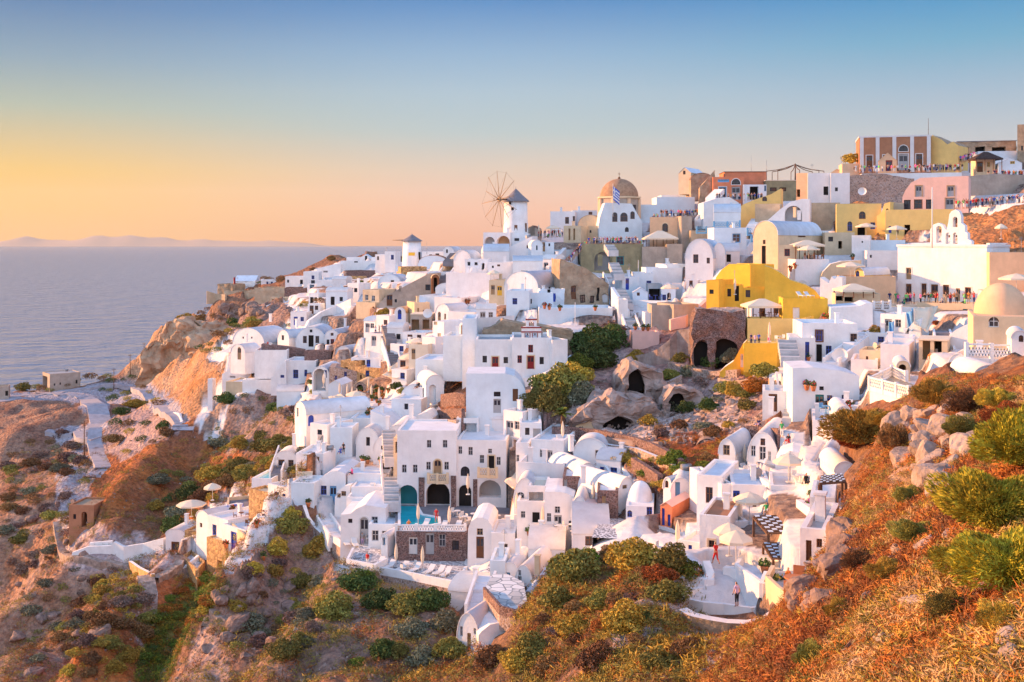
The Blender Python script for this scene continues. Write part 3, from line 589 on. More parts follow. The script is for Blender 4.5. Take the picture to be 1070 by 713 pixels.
def person_mesh(pose):
    p = POSES[pose]; h = Vector(p['hip']); sh = h+Vector((0, -.02, .50)); V = lambda k: Vector(p[k])
    vs_ = [h, h+Vector((0, 0, .2)), h+Vector((0, -.01, .38)), sh+Vector((0, 0, .02)), sh+Vector((0, -.01, .11)), sh+Vector((0, -.02, .20)), sh+Vector((0, -.03, .30))]
    rr_ = [(.15, .12), (.13, .10), (.16, .11), (.10, .08), (.05, .05), (.085, .10), (.07, .08)]; ed = [(0, 1), (1, 2), (2, 3), (3, 4), (4, 5), (5, 6)]
    def add(v, r, par): vs_.append(v); rr_.append((r, r)); ed.append((par, len(vs_)-1)); return len(vs_)-1
    for sx, k1, k2 in ((1, 'lk', 'lf'), (-1, 'rk', 'rf')):
        a = add(h+Vector((.09*sx, 0, -.05)), .095, 0); b = add(V(k1), .062, a); c = add(V(k2), .042, b); add(V(k2)+Vector((0, -.15, -.01)), .035, c)
    for sx, k1, k2 in ((1, 'le', 'lh'), (-1, 're', 'rh')):
        a = add(sh+Vector((.17*sx, 0, -.02)), .06, 3); b = add(V(k1), .042, a); c = add(V(k2), .032, b)
        d = (V(k2)-V(k1)).normalized(); add(V(k2)+d*.10, .03, c)
    nose = add(sh+Vector((0, -.13, .22)), .018, 5)
    me = bpy.data.meshes.new('body'); me.from_pydata([tuple(v) for v in vs_], ed, []); o = bpy.data.objects.new('tmp', me); C.objects.link(o)
    md = o.modifiers.new('s', 'SKIN'); 
    for i, r in enumerate(rr_): me.skin_vertices[0].data[i].radius = r
    me.skin_vertices[0].data[0].use_root = True
    o.modifiers.new('b', 'SUBSURF').levels = 1
    dg = bpy.context.evaluated_depsgraph_get(); me2 = bpy.data.meshes.new_from_object(o.evaluated_get(dg)); bpy.data.objects.remove(o)
    while len(me2.materials): me2.materials.pop()
    for k in ('skin', 's_red', 's_jeans', 'hair'): me2.materials.append(M[k])
    hd = sh+Vector((0, -.02, .22))
    for f in me2.polygons:
        c = f.center; f.use_smooth = True
        if c.z > hd.z+.03 or (c.z > hd.z-.07 and c.y > hd.y+.02): k = 3
        elif c.z > sh.z+.06: k = 0
        elif c.z > h.z+.02 and (pose != 'sit' or (c.y > -.25)): 
            k = 1
            for q in ('le', 're'):
                hh = V(q.replace('e', 'h'))
                if (c-hh).length < .24 or (c-V(q)).length < .08: k = 0
        else:
            k = 2
            if min((c-V('lf')).length, (c-V('rf')).length) < .30: k = 0
        f.material_index = k
    me2.name = 'person'; return me2
GIRL = ['s_red','s_black','s_white','s_blue','s_navy','s_pink','s_orange','s_green','s_grey','s_lilac','s_lime','s_khaki']
CN = dict(s_red='red', s_black='black', s_white='white', s_blue='blue', s_navy='navy', s_pink='pink', s_orange='orange', s_green='green', s_grey='grey', s_lilac='lilac', s_lime='lime green', s_khaki='khaki', s_jeans='jeans blue')
def person(P0, pose='stand', top=None, low=None, face=0, label=None, group=None, s=1.0, rs=random):
    if pose not in PM: PM[pose] = person_mesh(pose)
    o = bpy.data.objects.new('person', PM[pose]); C.objects.link(o); o.location = (P0[0], P0[1], P0[2]+ZC); o.rotation_euler = (0, 0, -R(face)); o.scale = (s, s, s)
    top = top or rs.choice(GIRL[:5]+GIRL[:2]+GIRL); low = low or rs.choice(['s_jeans', 's_black', 's_khaki', 's_grey', 's_white', 's_navy'])
    for i, k in ((1, top), (2, low)): o.material_slots[i].link = 'OBJECT'; o.material_slots[i].material = M[k]
    return tag(o, label or 'person', 'person', group)
def crowd(where, x0, y0, x1, y1, D0, D1, n, rows=1, face=50, seed=1, dy=1.0, jit=1.5, poses=('stand', 'stand', 'photo', 'sit')):
    """people along a photo line; feet at (x, y) at distance D; further rows stand dy metres behind"""
    rs = random.Random(seed)
    for k in range(n):
        f = (k+.5)/n+rs.uniform(-.4, .4)/n; r = rs.randrange(rows); x = x0+(x1-x0)*f; y = y0+(y1-y0)*f; D = D0+(D1-D0)*f
        P0 = hit(x, y, D); P0 = P0+Vector((0, dy*r+rs.uniform(-.2, .2), 0)); P0.z = hit(x, y, D).z; po = rs.choice(poses) if r == 0 else rs.choice(('stand', 'photo'))
        t = rs.choice(GIRL[:5]+GIRL[:2]+GIRL); lo = rs.choice(['s_jeans', 's_black', 's_khaki', 's_grey', 's_white', 's_navy'])
        act = {'stand': 'standing', 'photo': 'holding up a camera', 'sit': 'sitting', 'walk': 'walking'}[po]
        person(P0, po, t, lo, face+rs.uniform(-60, 40), 'person in %s top, %s trousers, %s %s' % (CN[t], CN[lo].split()[0], act.replace('holding up a camera', 'filming'), where), 'crowd '+where, rs.uniform(1.0, 1.15))
h = house
# ---- far left spur
h('low ruined stone keep at the tip of the cliff castle', 227,243,297,307,20,8,wall='ruin',roof='ruin',par=.6,D=400)
h('long tan castle bastion wall above the cliff', 234,267,304,316,10,10,wall='sand',roof='ruin',par=.4,D=398,found=6)
h('tall tan castle curtain wall with bare plaster', 266,298,301,326,12,10,wall='sand',roof='ruin',par=.4,D=385,found=6)
h('dark red rubble block joined to the castle wall', 297,320,301,311,0,8,wall='redstone',roof='ruin',D=370)
h('low white roofed shed behind the castle wall', 245,267,294,301,0,8,'gableS',D=410,roof='roofblue')
h('tiny white cottage between dark bushes on the castle', 273,289,292,299,0,6,wins=[(279,296,2,3,'wb'),(284,296,2,3,'wb')],D=405)
h('cream pergola house below the castle rubble wall', 282,318,311,320,5,5,wall='cream',wins=[(290,316,12,6,'ot'),(308,316,12,6,'ot')],D=360)
h('small white house with blue window under the castle', 278,305,319,330,0,6,wins=[(296,327,3,5,'wb')],D=345)
h('white cottage with round bush at the end of the ridge', 298,318,289,300,0,7,wins=[(301,294,2,3,'wk'),(315,295,3,5,'dk')],D=385)
h('white two window house beside the ridge cottage', 317,333,284,302,0,7,wins=[(327,290,3,4,'wb'),(327,295,4,4,'wk')],D=375)
h('white house with pale balcony below the ridge houses', 321,331,297,307,0,5,wins=[(326,300,5,5,'wl')],D=365)
h('white house over an orange arched cave room', 331,347,293,307,0,6,wins=[(338,302,9,7,'aon')],D=362)
h('white sloping roof house climbing the far ridge', 331,356,278,290,15,9,'poly',poly=[(356,276),(350,276),(331,281)],wins=[(340,284,5,2,'wg')],D=385)
h('long white wall house below the top far house', 356,396,273,284,0,8,wins=[(372,273.5,4,2,'wk')],D=385,cat='house')
h('small gabled white house on top of the far ridge', 375,389,266,274,0,6,'gableF',wins=[(382.5,270,2.4,5,'dk')],D=395,roof='roofblue')
h('low blue roofed house at the left of the far top house', 362,377,269,274,0,6,D=396,roof='lightblue')
h('blue roofed house right of the far top house', 388,404,269,276,0,8,roof='roofblue',D=392)
h('dark stone terrace house below the far ridge', 362,393,283,291,0,6,wall='redstone',roof='ruin',D=372)
h('yellowish low wall house under the dark stone terrace', 363,381,289,294,0,5,wall='ochrestone',roof='cream',D=362)
h('white flat roofed house with sunlit front by orange shrubs', 380,398,291,301,20,8,roof='roofblue',D=300)
h('big white block with sunken patio in its roof', 324,366,328,344,-4,11,wall='white',roof='roofblue',par=.9,D=262,found=5)
h('white house at the right end of the sunken patio', 358,381,321,343,18,8,wins=[(368,331,2,7,'dt'),(378,335,3,5,'dk')],D=262,found=5)
h('cream house with two pale shuttered windows', 379,396,303,318,25,9,wall='cream',roof='roofblue',wins=[(383,311,3.6,6,'ww'),(390,312,3.6,6,'ww')],D=252,found=5)
h('sunlit cream wall house under the shuttered house', 372,392,316,330,30,6,wall='cream',wins=[(390,325,3,9,'adn')],D=247)
h('pale teal vaulted house behind the sloping taupe house', 395,419,287,306,15,7,'vaultF',wall='cool',roof='roofblue',wins=[(410,296.5,3.5,7,'dk')],D=268)
h('large taupe plaster building with a sloping roofline', 394,453,286,320,8,12,'poly',wall='taupe',roof='greyroof',poly=[(453,286),(449,285.5),(404,309),(394,320)],wins=[(447,300.5,5,6,'wk'),(418,302,3,6,'wk'),(407,313,6,10,'dn'),(413.5,314.5,2.6,3.4,'wk')],D=243,found=4)
h('brown arched porch at the right of the sloping taupe house', 451,459,287,305,-10,6,'vaultF',wall='brown',roof='cream',wins=[(455,296,4,12,'aok')],D=241)
h('ochre stone fronted block below the small windmill', 419,446,279,290,-15,7,wall='ochrestone',roof='roofwhite',wins=[(429,288,2.5,5,'dk'),(436,289,2,3,'wk')],D=275)
h('white cottage with small door left of the small windmill', 402,413,263,274,10,6,wins=[(410,269,3,5,'wb')],D=340)
h('white stepped cottage at the back left of the small windmill', 392,403,266,275,10,6,wins=[(395,270,2,4,'wn')],D=345)
h('low white house with vents right of the small windmill', 441,463,263,271,0,8,roof='roofblue',wins=[(450,267,3,2,'wk'),(457,266,4,2,'wk')],D=318)
h('tiny arched white chapel on the skyline behind the stairs', 463,474,258,267,15,7,'vaultF',wins=[(467,262.5,2,4,'awk')],D=312)
h('wide low brown vaulted roof beside the small windmill', 437,468,267,278,0,9,'vaultF',wall='cool',roof='brick',rise=2.2,D=300)
h('blue grey flat house under the brown vaulted roof', 447,479,284,298,0,9,wall='cool',roof='roofblue',D=250)
h('pale teal slope roofed house right of the taupe building', 455,480,296,308,12,8,'vaultF',wall='cool',roof='roofblue',D=236)
# ---- windmill hill
h('white arcade building with two arches below the big windmill', 505,533,243,262,12,8,wall='pinkwhite',wins=[(511.5,254,11,13,'aog'),(526,253,14,13,'aot')],D=249,par=.3)
h('white base house right of the windmill arcade', 533,552,244,260,5,8,wall='cool',wins=[(540,250.5,5,3,'wk')],D=250)
h('brown pyramid roofed hut beside the big windmill', 551,562,236,246,10,6,'gableF',wall='taupe',roof='brown',D=256,wins=[(556,241,6,8,'ok')])
h('pinkish sloping white wall house under the windmill', 526,556,249,273,10,8,'poly',wall='pinkwhite',poly=[(556,247),(526,261)],wins=[(551,258,1.6,3.6,'awn')],D=240)
h('small white chapel with narrow window below the windmill', 555,567,251,271,-12,7,'vaultF',wall='cool',wins=[(561,259,1.6,5,'awk')],D=237)
h('white house with closed shutter next to the small chapel', 564,579,253,269,0,7,wall='cool',wins=[(568,258,3.2,10,'dt'),(574,256,1.8,3,'wk')],D=239)
h('low lilac vault roof under the windmill arcade', 505,532,263,275,0,6,'vaultS',wall='pinkwhite',roof='roofblue',rise=1.6,D=237)
h('stepped lilac ruin with round openings under the windmill', 486,510,271,282,8,5,wall='pinkwhite',roof='roofwhite',wins=[(490,276,3,4,'wk'),(497,275,3,3,'wk'),(505,277,3,4,'aon')],D=228)
h('grey lilac low house with doorways below the vault roof', 510,536,274,287,0,7,wall='pinkwhite',roof='roofwhite',wins=[(515,279,2,2.4,'wk'),(521,277.5,3,2,'wn')],D=226)
h('curved sunlit white wall at the top of the long stairs', 474,492,262,284,25,5,'vaultF',wall='roofwhite',D=236)
h('blue roofed white box above the big vault', 536,567,273,289,0,8,'vaultS',roof='roofblue',rise=1.0,wins=[(548,284,7,2,'wn')],D=221)
h('pink lit cube house left of the blue roofed box', 466,512,285,300,20,8,wall='pinkwhite',D=222)
h('yellow awning cafe house under the pink cube house', 511,535,293,313,12,7,wall='cream',roof='canvas',wins=[(522,304,5,10,'dy'),(530,305,6,8,'aok'),(515,303,4,10,'dt')],D=210)
h('big white barrel vault with sunlit round gable', 527,562,284,313,30,12,'vaultF',wall='white',roof='roofblue',wins=[(575,303,3.4,6,'dk','R'),(566,302,2,2,'wk','R')],D=208)
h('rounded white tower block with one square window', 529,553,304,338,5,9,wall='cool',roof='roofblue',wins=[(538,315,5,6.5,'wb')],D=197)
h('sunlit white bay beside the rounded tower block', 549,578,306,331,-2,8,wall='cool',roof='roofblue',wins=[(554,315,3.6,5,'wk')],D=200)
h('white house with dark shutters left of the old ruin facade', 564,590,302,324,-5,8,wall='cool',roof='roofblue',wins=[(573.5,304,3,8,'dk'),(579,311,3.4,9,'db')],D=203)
h('crumbling tan mansion facade with white sloping parapet', 585,636,271,322,-8,9,'poly',wall='ruin',roof='white',poly=[(636,297),(625,289),(612,281),(598,275),(585,271)],wins=[(599.5,306,5.5,14,'dn'),(609,312.5,5,8,'wk'),(618.5,313,4.4,7,'wk'),(625,307,3,14,'dk'),(633,312,7,9,'anw')],D=206,found=4)
h('long high white retaining house with blue door', 563,640,322,353,0,10,wall='cool',roof='roofblue',par=.7,wins=[(601,347,7,16,'db+w'),(602,334,4,3,'wn')],D=192,found=8)
h('white gate tower at the end of the long white wall', 646,656,313,345,0,5,wall='white',D=190)
# ---- red trimmed church and stair
h('white church hall with two dark red doors', 497,535,355,388,0,9,wall='white',roof='greyroof',wins=[(506.5,375.5,4.6,7,'wk'),(517.5,380,6.6,14,'dr+c'),(528.5,376.5,4.6,6.5,'wk')],D=161,found=5)
h('taller white church front with red door under the belfry', 535,577,353,386,0,10,wall='white',roof='greyroof',wins=[(543,375.5,4.6,8,'wr'),(554.5,378.5,7,13,'dr+c'),(566,377,4.4,7.6,'wk'),(554.5,364.5,5,8,'wr')],D=160.5,found=5)
h('white side wing of the belfry church', 577,593,355,382,-25,8,wall='white',roof='greyroof',wins=[(567,380,3,5,'wk')],D=160,found=5)
h('tan rubble outcrop wall behind the church roof', 505,598,337,352,0,4,'poly',wall='ruin',roof='ruin',poly=[(598,346),(580,343),(562,340),(548,339),(525,335),(512,343),(505,345)],D=172,name='retaining_wall',cat='wall')
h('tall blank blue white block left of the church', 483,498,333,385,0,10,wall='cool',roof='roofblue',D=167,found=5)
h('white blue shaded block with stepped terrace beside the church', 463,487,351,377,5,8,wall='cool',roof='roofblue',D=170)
h('white house with sunlit gable above the blank block', 480,497,333,352,38,10,'poly',wall='pinkwhite',roof='roofwhite',poly=[(497,333),(487,334),(480,339)],wins=[(483,346,3,12,'dt')],D=176)
h('big rounded white house with black door and grey wall', 487,550,390,432,0,8,'poly',wall='cool',roof='roofwhite',poly=[(550,417),(549,408),(545,400),(538,393),(528,390.5),(500,390.5),(487,390.5)],wins=[(519.5,412,7,5,'wk'),(519.5,424.5,8,15,'dg'),(538.5,413,5.6,13,'dn')],D=147,found=6)
h('curved white wing behind the stone terraced plot', 445,464,392,428,-15,7,'vaultF',wall='cool',roof='roofwhite',wins=[(452,413,7,22,'anw')],D=168)
h('tall pale blue rounded block above the sitting couple', 434,463,376,410,8,9,wall='cool',roof='roofblue',D=176,found=5)
h('white vault roof where a dark dressed couple sits', 419,446,402,420,5,8,'vaultF',wall='white',roof='roofblue',rise=2.2,D=171)
h('plain white cube with one small window under the vault', 409,440,417,450,12,9,wall='white',roof='roofblue',wins=[(424.5,425,4,6,'wk')],D=165,found=5)
h('triangular sunlit white stair wall house', 386,421,429,462,10,7,'poly',wall='white',roof='roofwhite',poly=[(421,455),(415,448),(400,434),(387,429)],D=160,found=4)
# ---- cafe terraces left of centre
h('white cafe building with arch niche above the terraces', 454,482,311,330,25,8,wall='pinkwhite',wins=[(470,325,8,7,'anp'),(458,322,2,5,'wt')],D=216)
h('white belfry house with sunlit arched gable', 455,470,318,338,35,6,'vaultF',wall='white',wins=[(459,330,3.2,8,'at' if False else 'adt'),(465,331,2,6,'wt')],D=209)
h('narrow sunlit tower house with stacked yellow shutters', 452,464,336,372,38,7,wall='white',wins=[(455,336.5,4,6,'dc'),(459,351.5,4,6,'dc'),(459,364,3,12,'dt')],D=192,found=5)
h('white annex with dark terrace below the arch niche', 468,497,326,345,25,8,wall='pinkwhite',wins=[(476,338,9,6,'og')],D=203)
h('pink white block with sloping parapet in the cafe row', 438,462,309,322,20,9,wall='roofblue',D=226)
h('cream veranda house with shaded room under a flat roof', 429,451,329,346,5,6,wall='taupe',roof='canvas',par=0,wins=[(434,339,8,10,'ot'),(445,339,7,10,'ot')],D=214)
h('sand coloured house with two doors behind the veranda house', 433,449,316,331,-20,6,wall='cream',roof='roofblue',wins=[(437,325,2,6,'dt'),(443,327,2.4,6,'dn')],D=224)
h('little domed cream house with blue arched door', 412,424,321,334,15,5,'vaultF',wall='pinkwhite',roof='cream',wins=[(417.5,328,4,9,'adb')],D=226)
h('white restaurant block with pink awning below the parasol', 427,447,360,376,15,7,wall='canvas',roof='canvas',wins=[(432,369,4,9,'dt')],D=188)
h('white curved gable restaurant wing with clay pots', 441,455,352,372,35,6,wall='pinkwhite',D=190)
# ---- left centre houses
h('weathered white barrel vault at the edge of the scrub', 243,276,343,371,28,9,'vaultF',wall='white',roof='roofblue',wins=[(254,353,1.6,2,'wk'),(258,353,1.6,2,'wk'),(263,353,1.6,2,'wk')],D=256)
h('small sunlit arched porch before the weathered vault', 241,256,360,376,30,5,'vaultF',wins=[(250,368,4,10,'adt')],D=248)
h('white cottage gable with single tall window on the left', 290,302,345,364,35,8,'vaultF',roof='roofblue',wins=[(295.5,353,2.4,5,'wk')],D=240)
h('white vaulted cottage with black door and two windows', 309,341,342,367,3,10,'vaultF',roof='roofblue',rise=3.2,wins=[(325,356.5,5.4,12,'dk'),(318.5,355,4,7.5,'wn'),(331.5,355,4,7.5,'wn'),(325,346,2.8,3,'wk')],D=236)
h('white vault house with dark red door', 339,355,345,369,10,11,'vaultF',roof='roofblue',wins=[(342.7,358.5,3,7,'wk'),(347.3,360,4,11,'dr'),(347,349.5,3,3,'wn')],D=234)
h('brown arched room with blue door between white vaults', 354,366,349,361,10,10,'vaultF',wall='taupe',roof='roofblue',wins=[(360,356,5,9,'adb')],D=240)
h('white long roofed house behind the brown arched room', 366,384,350,358,0,7,'vaultS',roof='roofblue',rise=1.3,wall='taupe',D=243)
h('vaulted white house with open sunlit window hole', 351,367,362,380,20,9,'vaultF',roof='roofblue',wins=[(358,373,8,7,'ot')],D=223)
h('white gabled house with small window above stone arches', 372,388,355,375,28,10,'gableF',roof='roofblue',wins=[(379,361,2.4,5,'wn')],D=224)
h('small stone arch house with dark blue door', 386,402,364,375,-5,6,'vaultS',wall='stone',roof='roofblue',rise=.8,wins=[(394,370,4,6,'adb')],D=216)
h('white box house with long pale roof and blue doors', 396,416,371,389,25,9,wall='white',roof='roofblue',wins=[(393,380,3,9,'db'),(399,380,2.4,7,'wb')],D=206)
h('white veranda cafe with blue door and red awning', 367,396,374,386,3,5,wins=[(372,380,5,7,'ok'),(379,380,5,7,'or'),(385,380,4,8,'db')],D=209)
h('dark red brick retaining wall under the white cottages', 273,318,362,370,-6,3,'poly',wall='redstone',roof='redstone',poly=[(318,366),(300,363),(273,360)],D=233,name='retaining_wall',cat='wall')
h('shorter dark red brick wall beside the white vaults', 318,346,367,377,3,3,wall='redstone',roof='redstone',par=0.1,D=226,name='retaining_wall',cat='wall')
h('broad white house with blue cross window', 297,330,377,397,3,8,wins=[(309,391,5.4,9,'wb'),(319.5,390,3,7,'wb'),(296,393,3,3,'wb')],D=224)
h('white wedge shaped wall house beside the cross window house', 283,299,377,397,0,6,'poly',poly=[(299,377),(296,379),(286,393),(283,395)],D=223,wins=[(295,393.5,4,3,'wb')])
h('pale flat house roof behind the broad white house', 266,300,366,380,-3,8,roof='roofblue',D=230,wins=[(311,376,3,3,'wb')])
h('long low white wall below the broad white house', 253,326,397,410,-2,3,name='retaining_wall',cat='wall',found=5)
h('cream cube on the cliff edge left of the long wall', 236,253,399,414,10,7,wall='cream',roof='roofwhite',wins=[(243,405,.6,2,'wn')])
h('white flat house with sloping front on the cliff edge', 232,266,385,398,12,7,'poly',poly=[(266,384),(240,386),(232,391)],roof='roofblue',wins=[(243,394,6,2,'wg')])
h('tall narrow white buttress wall on the cliff edge', 217,222,396,430,15,1.5,wall='pinkwhite',name='retaining_wall',cat='wall')
h('white vault with deep arched porch and blue door', 326,344,383,409,6,9,'vaultF',roof='roofblue',wins=[(334,397,13,23,'aog'),(340,391,3,8,'wb')],D=207)
h('grey and ochre stone house with blue shutters', 344,373,383,406,-5,7,'poly',wall='stone',roof='stone',poly=[(373,388),(366,388),(350,384),(344,384)],wins=[(361,392,3,7,'wb'),(351,395,2.6,5,'wb'),(366,398,2,3,'wk')],D=206)
h('sunlit ochre stone house with tall blue shutter', 371,397,384,402,30,7,wall='ochrestone',roof='roofwhite',wins=[(384,391.5,4,8,'wb'),(377,394,2,4,'wn')],D=205)
h('sunlit ochre block below the white veranda cafe', 356,372,377,391,25,4,wall='ochrestone',roof='white',wins=[(362,386,3,4,'wn')],D=208)
h('small white tent shaped gable house between cafe parasols', 343,357,398,416,10,6,'gableF',wall='cool',D=196)
h('stone arch house with dark doorway among the parasols', 370,383,399,416,5,7,'vaultF',wall='stone',roof='cream',wins=[(376,408,7,12,'aok')],D=197)
h('white vaulted house with tall blue arched door', 308,320,420,463,55,11,'vaultF',roof='roofblue',rise=1.8,wins=[(311,431,2,9,'wg'),(325,437,6,17,'adb','R')],D=170,found=5)
h('white lower gate house with round mirror below blue door', 324,342,443,463,30,6,wall='pinkwhite',wins=[(334,452,5,5,'wk'),(335,459,6,8,'dg')],D=163)
h('white cafe box with brown slatted awning', 348,369,421,436,12,5,wall='cream',roof='wood',wins=[(358,430,18,6,'oc')],D=185)
h('cream cafe front with wide pink canvas', 349,379,432,446,5,5,wall='canvas',roof='canvas',wins=[(352,440,3,8,'dy')],D=176)
h('pale blue white box beyond the canvas terrace', 366,390,437,452,5,6,wall='cool',roof='roofblue',D=168)
h('teal awning house behind the small blue clad group', 345,368,447,468,3,5,wall='cool',roof='roofwhite',D=160)
h('white vault house with narrow tall window and pots', 372,396,447,477,8,9,'vaultF',roof='roofwhite',rise=2.4,wins=[(384.5,461.5,4,9,'wk')],D=157,found=4)
h('small rounded white house with tiny square window', 390,410,457,481,5,8,'vaultF',roof='roofwhite',rise=2.0,wins=[(400,468,3.6,4,'wk')],D=154)
h('white ribbed roof house left of the chapel post', 309,330,474,487,8,7,roof='roofwhite',D=155)
h('stubby white tower with niche beside ribbed roof', 328,338,474,492,15,4,wall='white',wins=[(332,480,3,5,'nt')],D=151)
h('ruined beige room with white couch', 310,327,487,503,8,5,wall='cream',wins=[(318,495,13,11,'ot')],D=151,par=.2)
h('white rounded house with blue window and blue door', 330,361,493,528,6,8,'poly',wall='white',roof='roofwhite',poly=[(361,495),(353,492),(345,493),(337,498),(331,504)],wins=[(338,512.5,6.4,9.5,'wb'),(348,517.5,7,19,'dl')],D=146,found=4)
h('small curved white annex with square wooden hatch', 349,366,507,536,10,6,'poly',wall='white',poly=[(366,507),(360,508),(354,512),(350,519)],wins=[(359,516,5,5,'wt'),(354,518,4,5,'nt')],D=144)
h('white wall with two rows of small dark holes', 363,406,495,509,2,4,wall='white',roof='roofblue',par=.1,D=146,name='retaining_wall',cat='wall',wins=[(367+3.2*k,498.3+(k*7%4)*.5,1.0,1.3,'wk') for k in range(12)]+[(368+4.1*k,504+(k*5%3)*.7,1.0,1.3,'wk') for k in range(9)])
h('lower white wall with scattered round holes', 367,407,509,523,2,4,wall='white',roof='roofblue',par=.1,D=142,name='retaining_wall',cat='wall',wins=[(371+4.6*k,512.3+(k*7%4)*.9,1.3,1.4,'wk') for k in range(8)]+[(372+5.3*k,518+(k*5%3)*.7,1.2,1.3,'wk') for k in range(6)])
h('white house with grey arched door and fanlight', 355,403,529,569,3,8,'poly',wall='pinkwhite',roof='roofwhite',poly=[(403,531),(390,529),(381,528),(372,532),(366,537),(356,538)],wins=[(380.5,553,9,25,'adg+w'),(366,544.5,4.4,4.4,'wk'),(391.5,544.5,6.6,9,'wg')],D=133,found=4)
h('white blind wall terrace house above the arched door', 362,406,520,533,4,6,wall='white',roof='roofwhite',D=140)
h('sunlit white house with blue windows over the shrubs', 280,304,508,538,38,9,wins=[(289,519,5,9,'wb'),(296.6,524.5,3,16,'db'),(301,526,1.4,4,'wt')],roof='roofwhite',D=149,found=6,rise=0)
h('small white patio house with green canvas roof', 263,284,500,515,10,6,roof='lightpool',wall='white',D=160)
h('white house with deep blue balcony door on the slope', 232,257,551,588,42,9,wall='white',roof='roofblue',wins=[(246,567,10,18,'db'),(272,563,2,4,'wk','R'),(279,571,8,5,'wg','R')],D=151,found=7)
h('white house with tall blue framed window above tan stonework', 217,238,541,566,40,8,wins=[(224,554,4.4,10,'wb')],D=155,found=3)
h('small round topped white hut at the left of the blue houses', 205,219,534,561,42,6,'vaultF',rise=1.1,wins=[(210,549,2.6,4,'wn')],D=158)
h('tan stone base with arched gap below the blue houses', 216,236,564,604,40,7,wall='ochrestone',roof='cream',wins=[(230,594,6,14,'ok')],D=153,par=.2,found=6)
h('orange tan wall of the restaurant terrace', 260,281,513,531,38,3,wall='ochrestone',roof='cream',D=154,name='retaining_wall',cat='wall')
h('orange tan wall below the sunlit white house', 276,297,528,545,40,3,'poly',wall='ochrestone',roof='cream',poly=[(297,541),(288,533),(276,528)],D=147,name='retaining_wall',cat='wall')
h('white arched shed with brown double door by the path', 173,193,553,586,12,6,'vaultF',rise=1.0,wall='pinkwhite',wins=[(183,575,8.4,17,'dn')],D=176)
h('tan stone wall right of the arched shed', 193,215,555,582,15,4,wall='ochrestone',roof='cream',D=171,name='retaining_wall',cat='wall')
h('brown stone hut with dark doorway in the valley', 72,98,528,551,5,6,wall='brick',roof='ruin',wins=[(88,542,6,14,'aok'),(78,540,3,5,'wk')],par=.3)
h('long flat roofed stone storehouse by the coast road', 52,84,390,404,-38,9,wall='taupe',roof='greyroof',par=.2,wins=[(57,402,1.6,2.4,'wk'),(63,401,1.6,2.4,'wk'),(80,399,2,4,'dk'),(45,399,9,10,'ok','L')],found=4)
h('small stone hut at the left edge of the coast road', -6,9,404,414,-20,6,wall='taupe',roof='ruin',wins=[(7,411,3,5,'dk')])
# ---- skyline centre
h('white twin house with tall dark windows by the windmill cafe', 575,601,221,243,8,9,wins=[(592.5,230.5,4,7,'wn'),(600,229.5,3,7,'wn')],wall='cool',roof='greyroof',D=266)
h('white upper house with tiny window behind the twin house', 598,624,220,236,0,9,wall='cool',roof='roofblue',wins=[(617,223,4,3,'wn')],D=272)
h('cream gabled house in front of the white upper house', 604,629,225,240,18,8,'vaultF',wall='cream',roof='taupe',rise=2.4,D=262)
h('grey cream house with small arched window below the gable', 606,629,236,252,12,6,wall='cream',roof='greyroof',wins=[(617,242,2,3,'awk')],D=256)
h('cream fluted house with tall buttresses left of the crowd', 589,607,236,262,22,7,wall='cream',roof='greyroof',wins=[(595,245,2,12,'nt'),(600,245,2,12,'nt')],D=252,found=4)
h('large cool white church wing with three arched windows', 626,671,211,256,0,10,'poly',wall='cool',roof='roofwhite',poly=[(671,231),(668,227),(664,220),(660,213),(640,212),(632,212),(628,224),(626,236)],wins=[(642.5,227,5.4,10,'awn'),(652,227,7.6,9.5,'awn'),(661,225,4.6,8,'awn'),(655,240,4,5,'awk')],D=252,found=4)
h('white blue roofed house behind the coral terrace', 664,690,214,232,0,9,wall='cool',roof='roofblue',D=262)
h('long pale blue house under the skyline cottage', 686,726,206,224,0,9,wall='cool',roof='roofblue',D=266)
h('white gable cottage on the skyline with small window', 709,722,175,190,30,10,'gableF',wall='cream',roof='roofblue',wins=[(715,180.5,2.6,4,'wn')],D=275,rise=1.4)
h('small white skyline house left of the gable cottage', 691,710,204,211,0,7,roof='roofwhite',D=278)
h('brown rubble hillock house at the end of the skyline cottage', 722,745,181,196,0,8,'vaultF',wall='ruin',roof='rock',rise=1.6,D=272)
h('olive plaster building with arched gateway under the crowd', 607,640,255,283,0,9,wall='olive',roof='sand',par=.7,wins=[(629.5,273.5,17,20,'aog'),(627,272,5,12,'we')],D=239,found=5)
h('olive plaster wing with turquoise window', 640,672,255,284,2,9,wall='olive',roof='sand',par=.7,wins=[(648,272.5,8,9.5,'we')],D=238,found=5)
h('bare taupe wall house under the canvas pavilion', 671,698,258,284,0,8,wall='taupe',roof='sand',par=.4,D=237,found=5)
h('taller taupe wall house right of the pavilion', 697,713,255,285,5,8,wall='taupe',roof='sand',par=.4,D=236,found=5)
h('coral plastered terrace house with arched niche window', 679,713,227,259,8,8,wall='peach',roof='sand',par=.5,wins=[(695,238,6,9,'awn+c')],D=246)
h('tall taupe side tower at the right of the coral house', 712,723,226,270,-8,8,wall='taupe',roof='sand',D=243,found=4)
h('sand coloured low wall house behind blue railings', 722,748,241,258,0,6,wall='sand',roof='sand',D=240)
h('pink lit double barrel vault house with brown windows', 716,745,250,294,20,11,'vaultF',wall='pinkwhite',roof='roofblue',rise=3.6,wins=[(727,270.5,5.4,9,'wn'),(740,272.5,3.4,6,'wn')],D=205,found=4)
h('shaded vault house attached to the pink double vault', 745,758,254,286,12,11,'vaultF',wall='pinkwhite',roof='roofblue',rise=2.2,wins=[(761.5,270,4,9,'dk','F')],D=207)
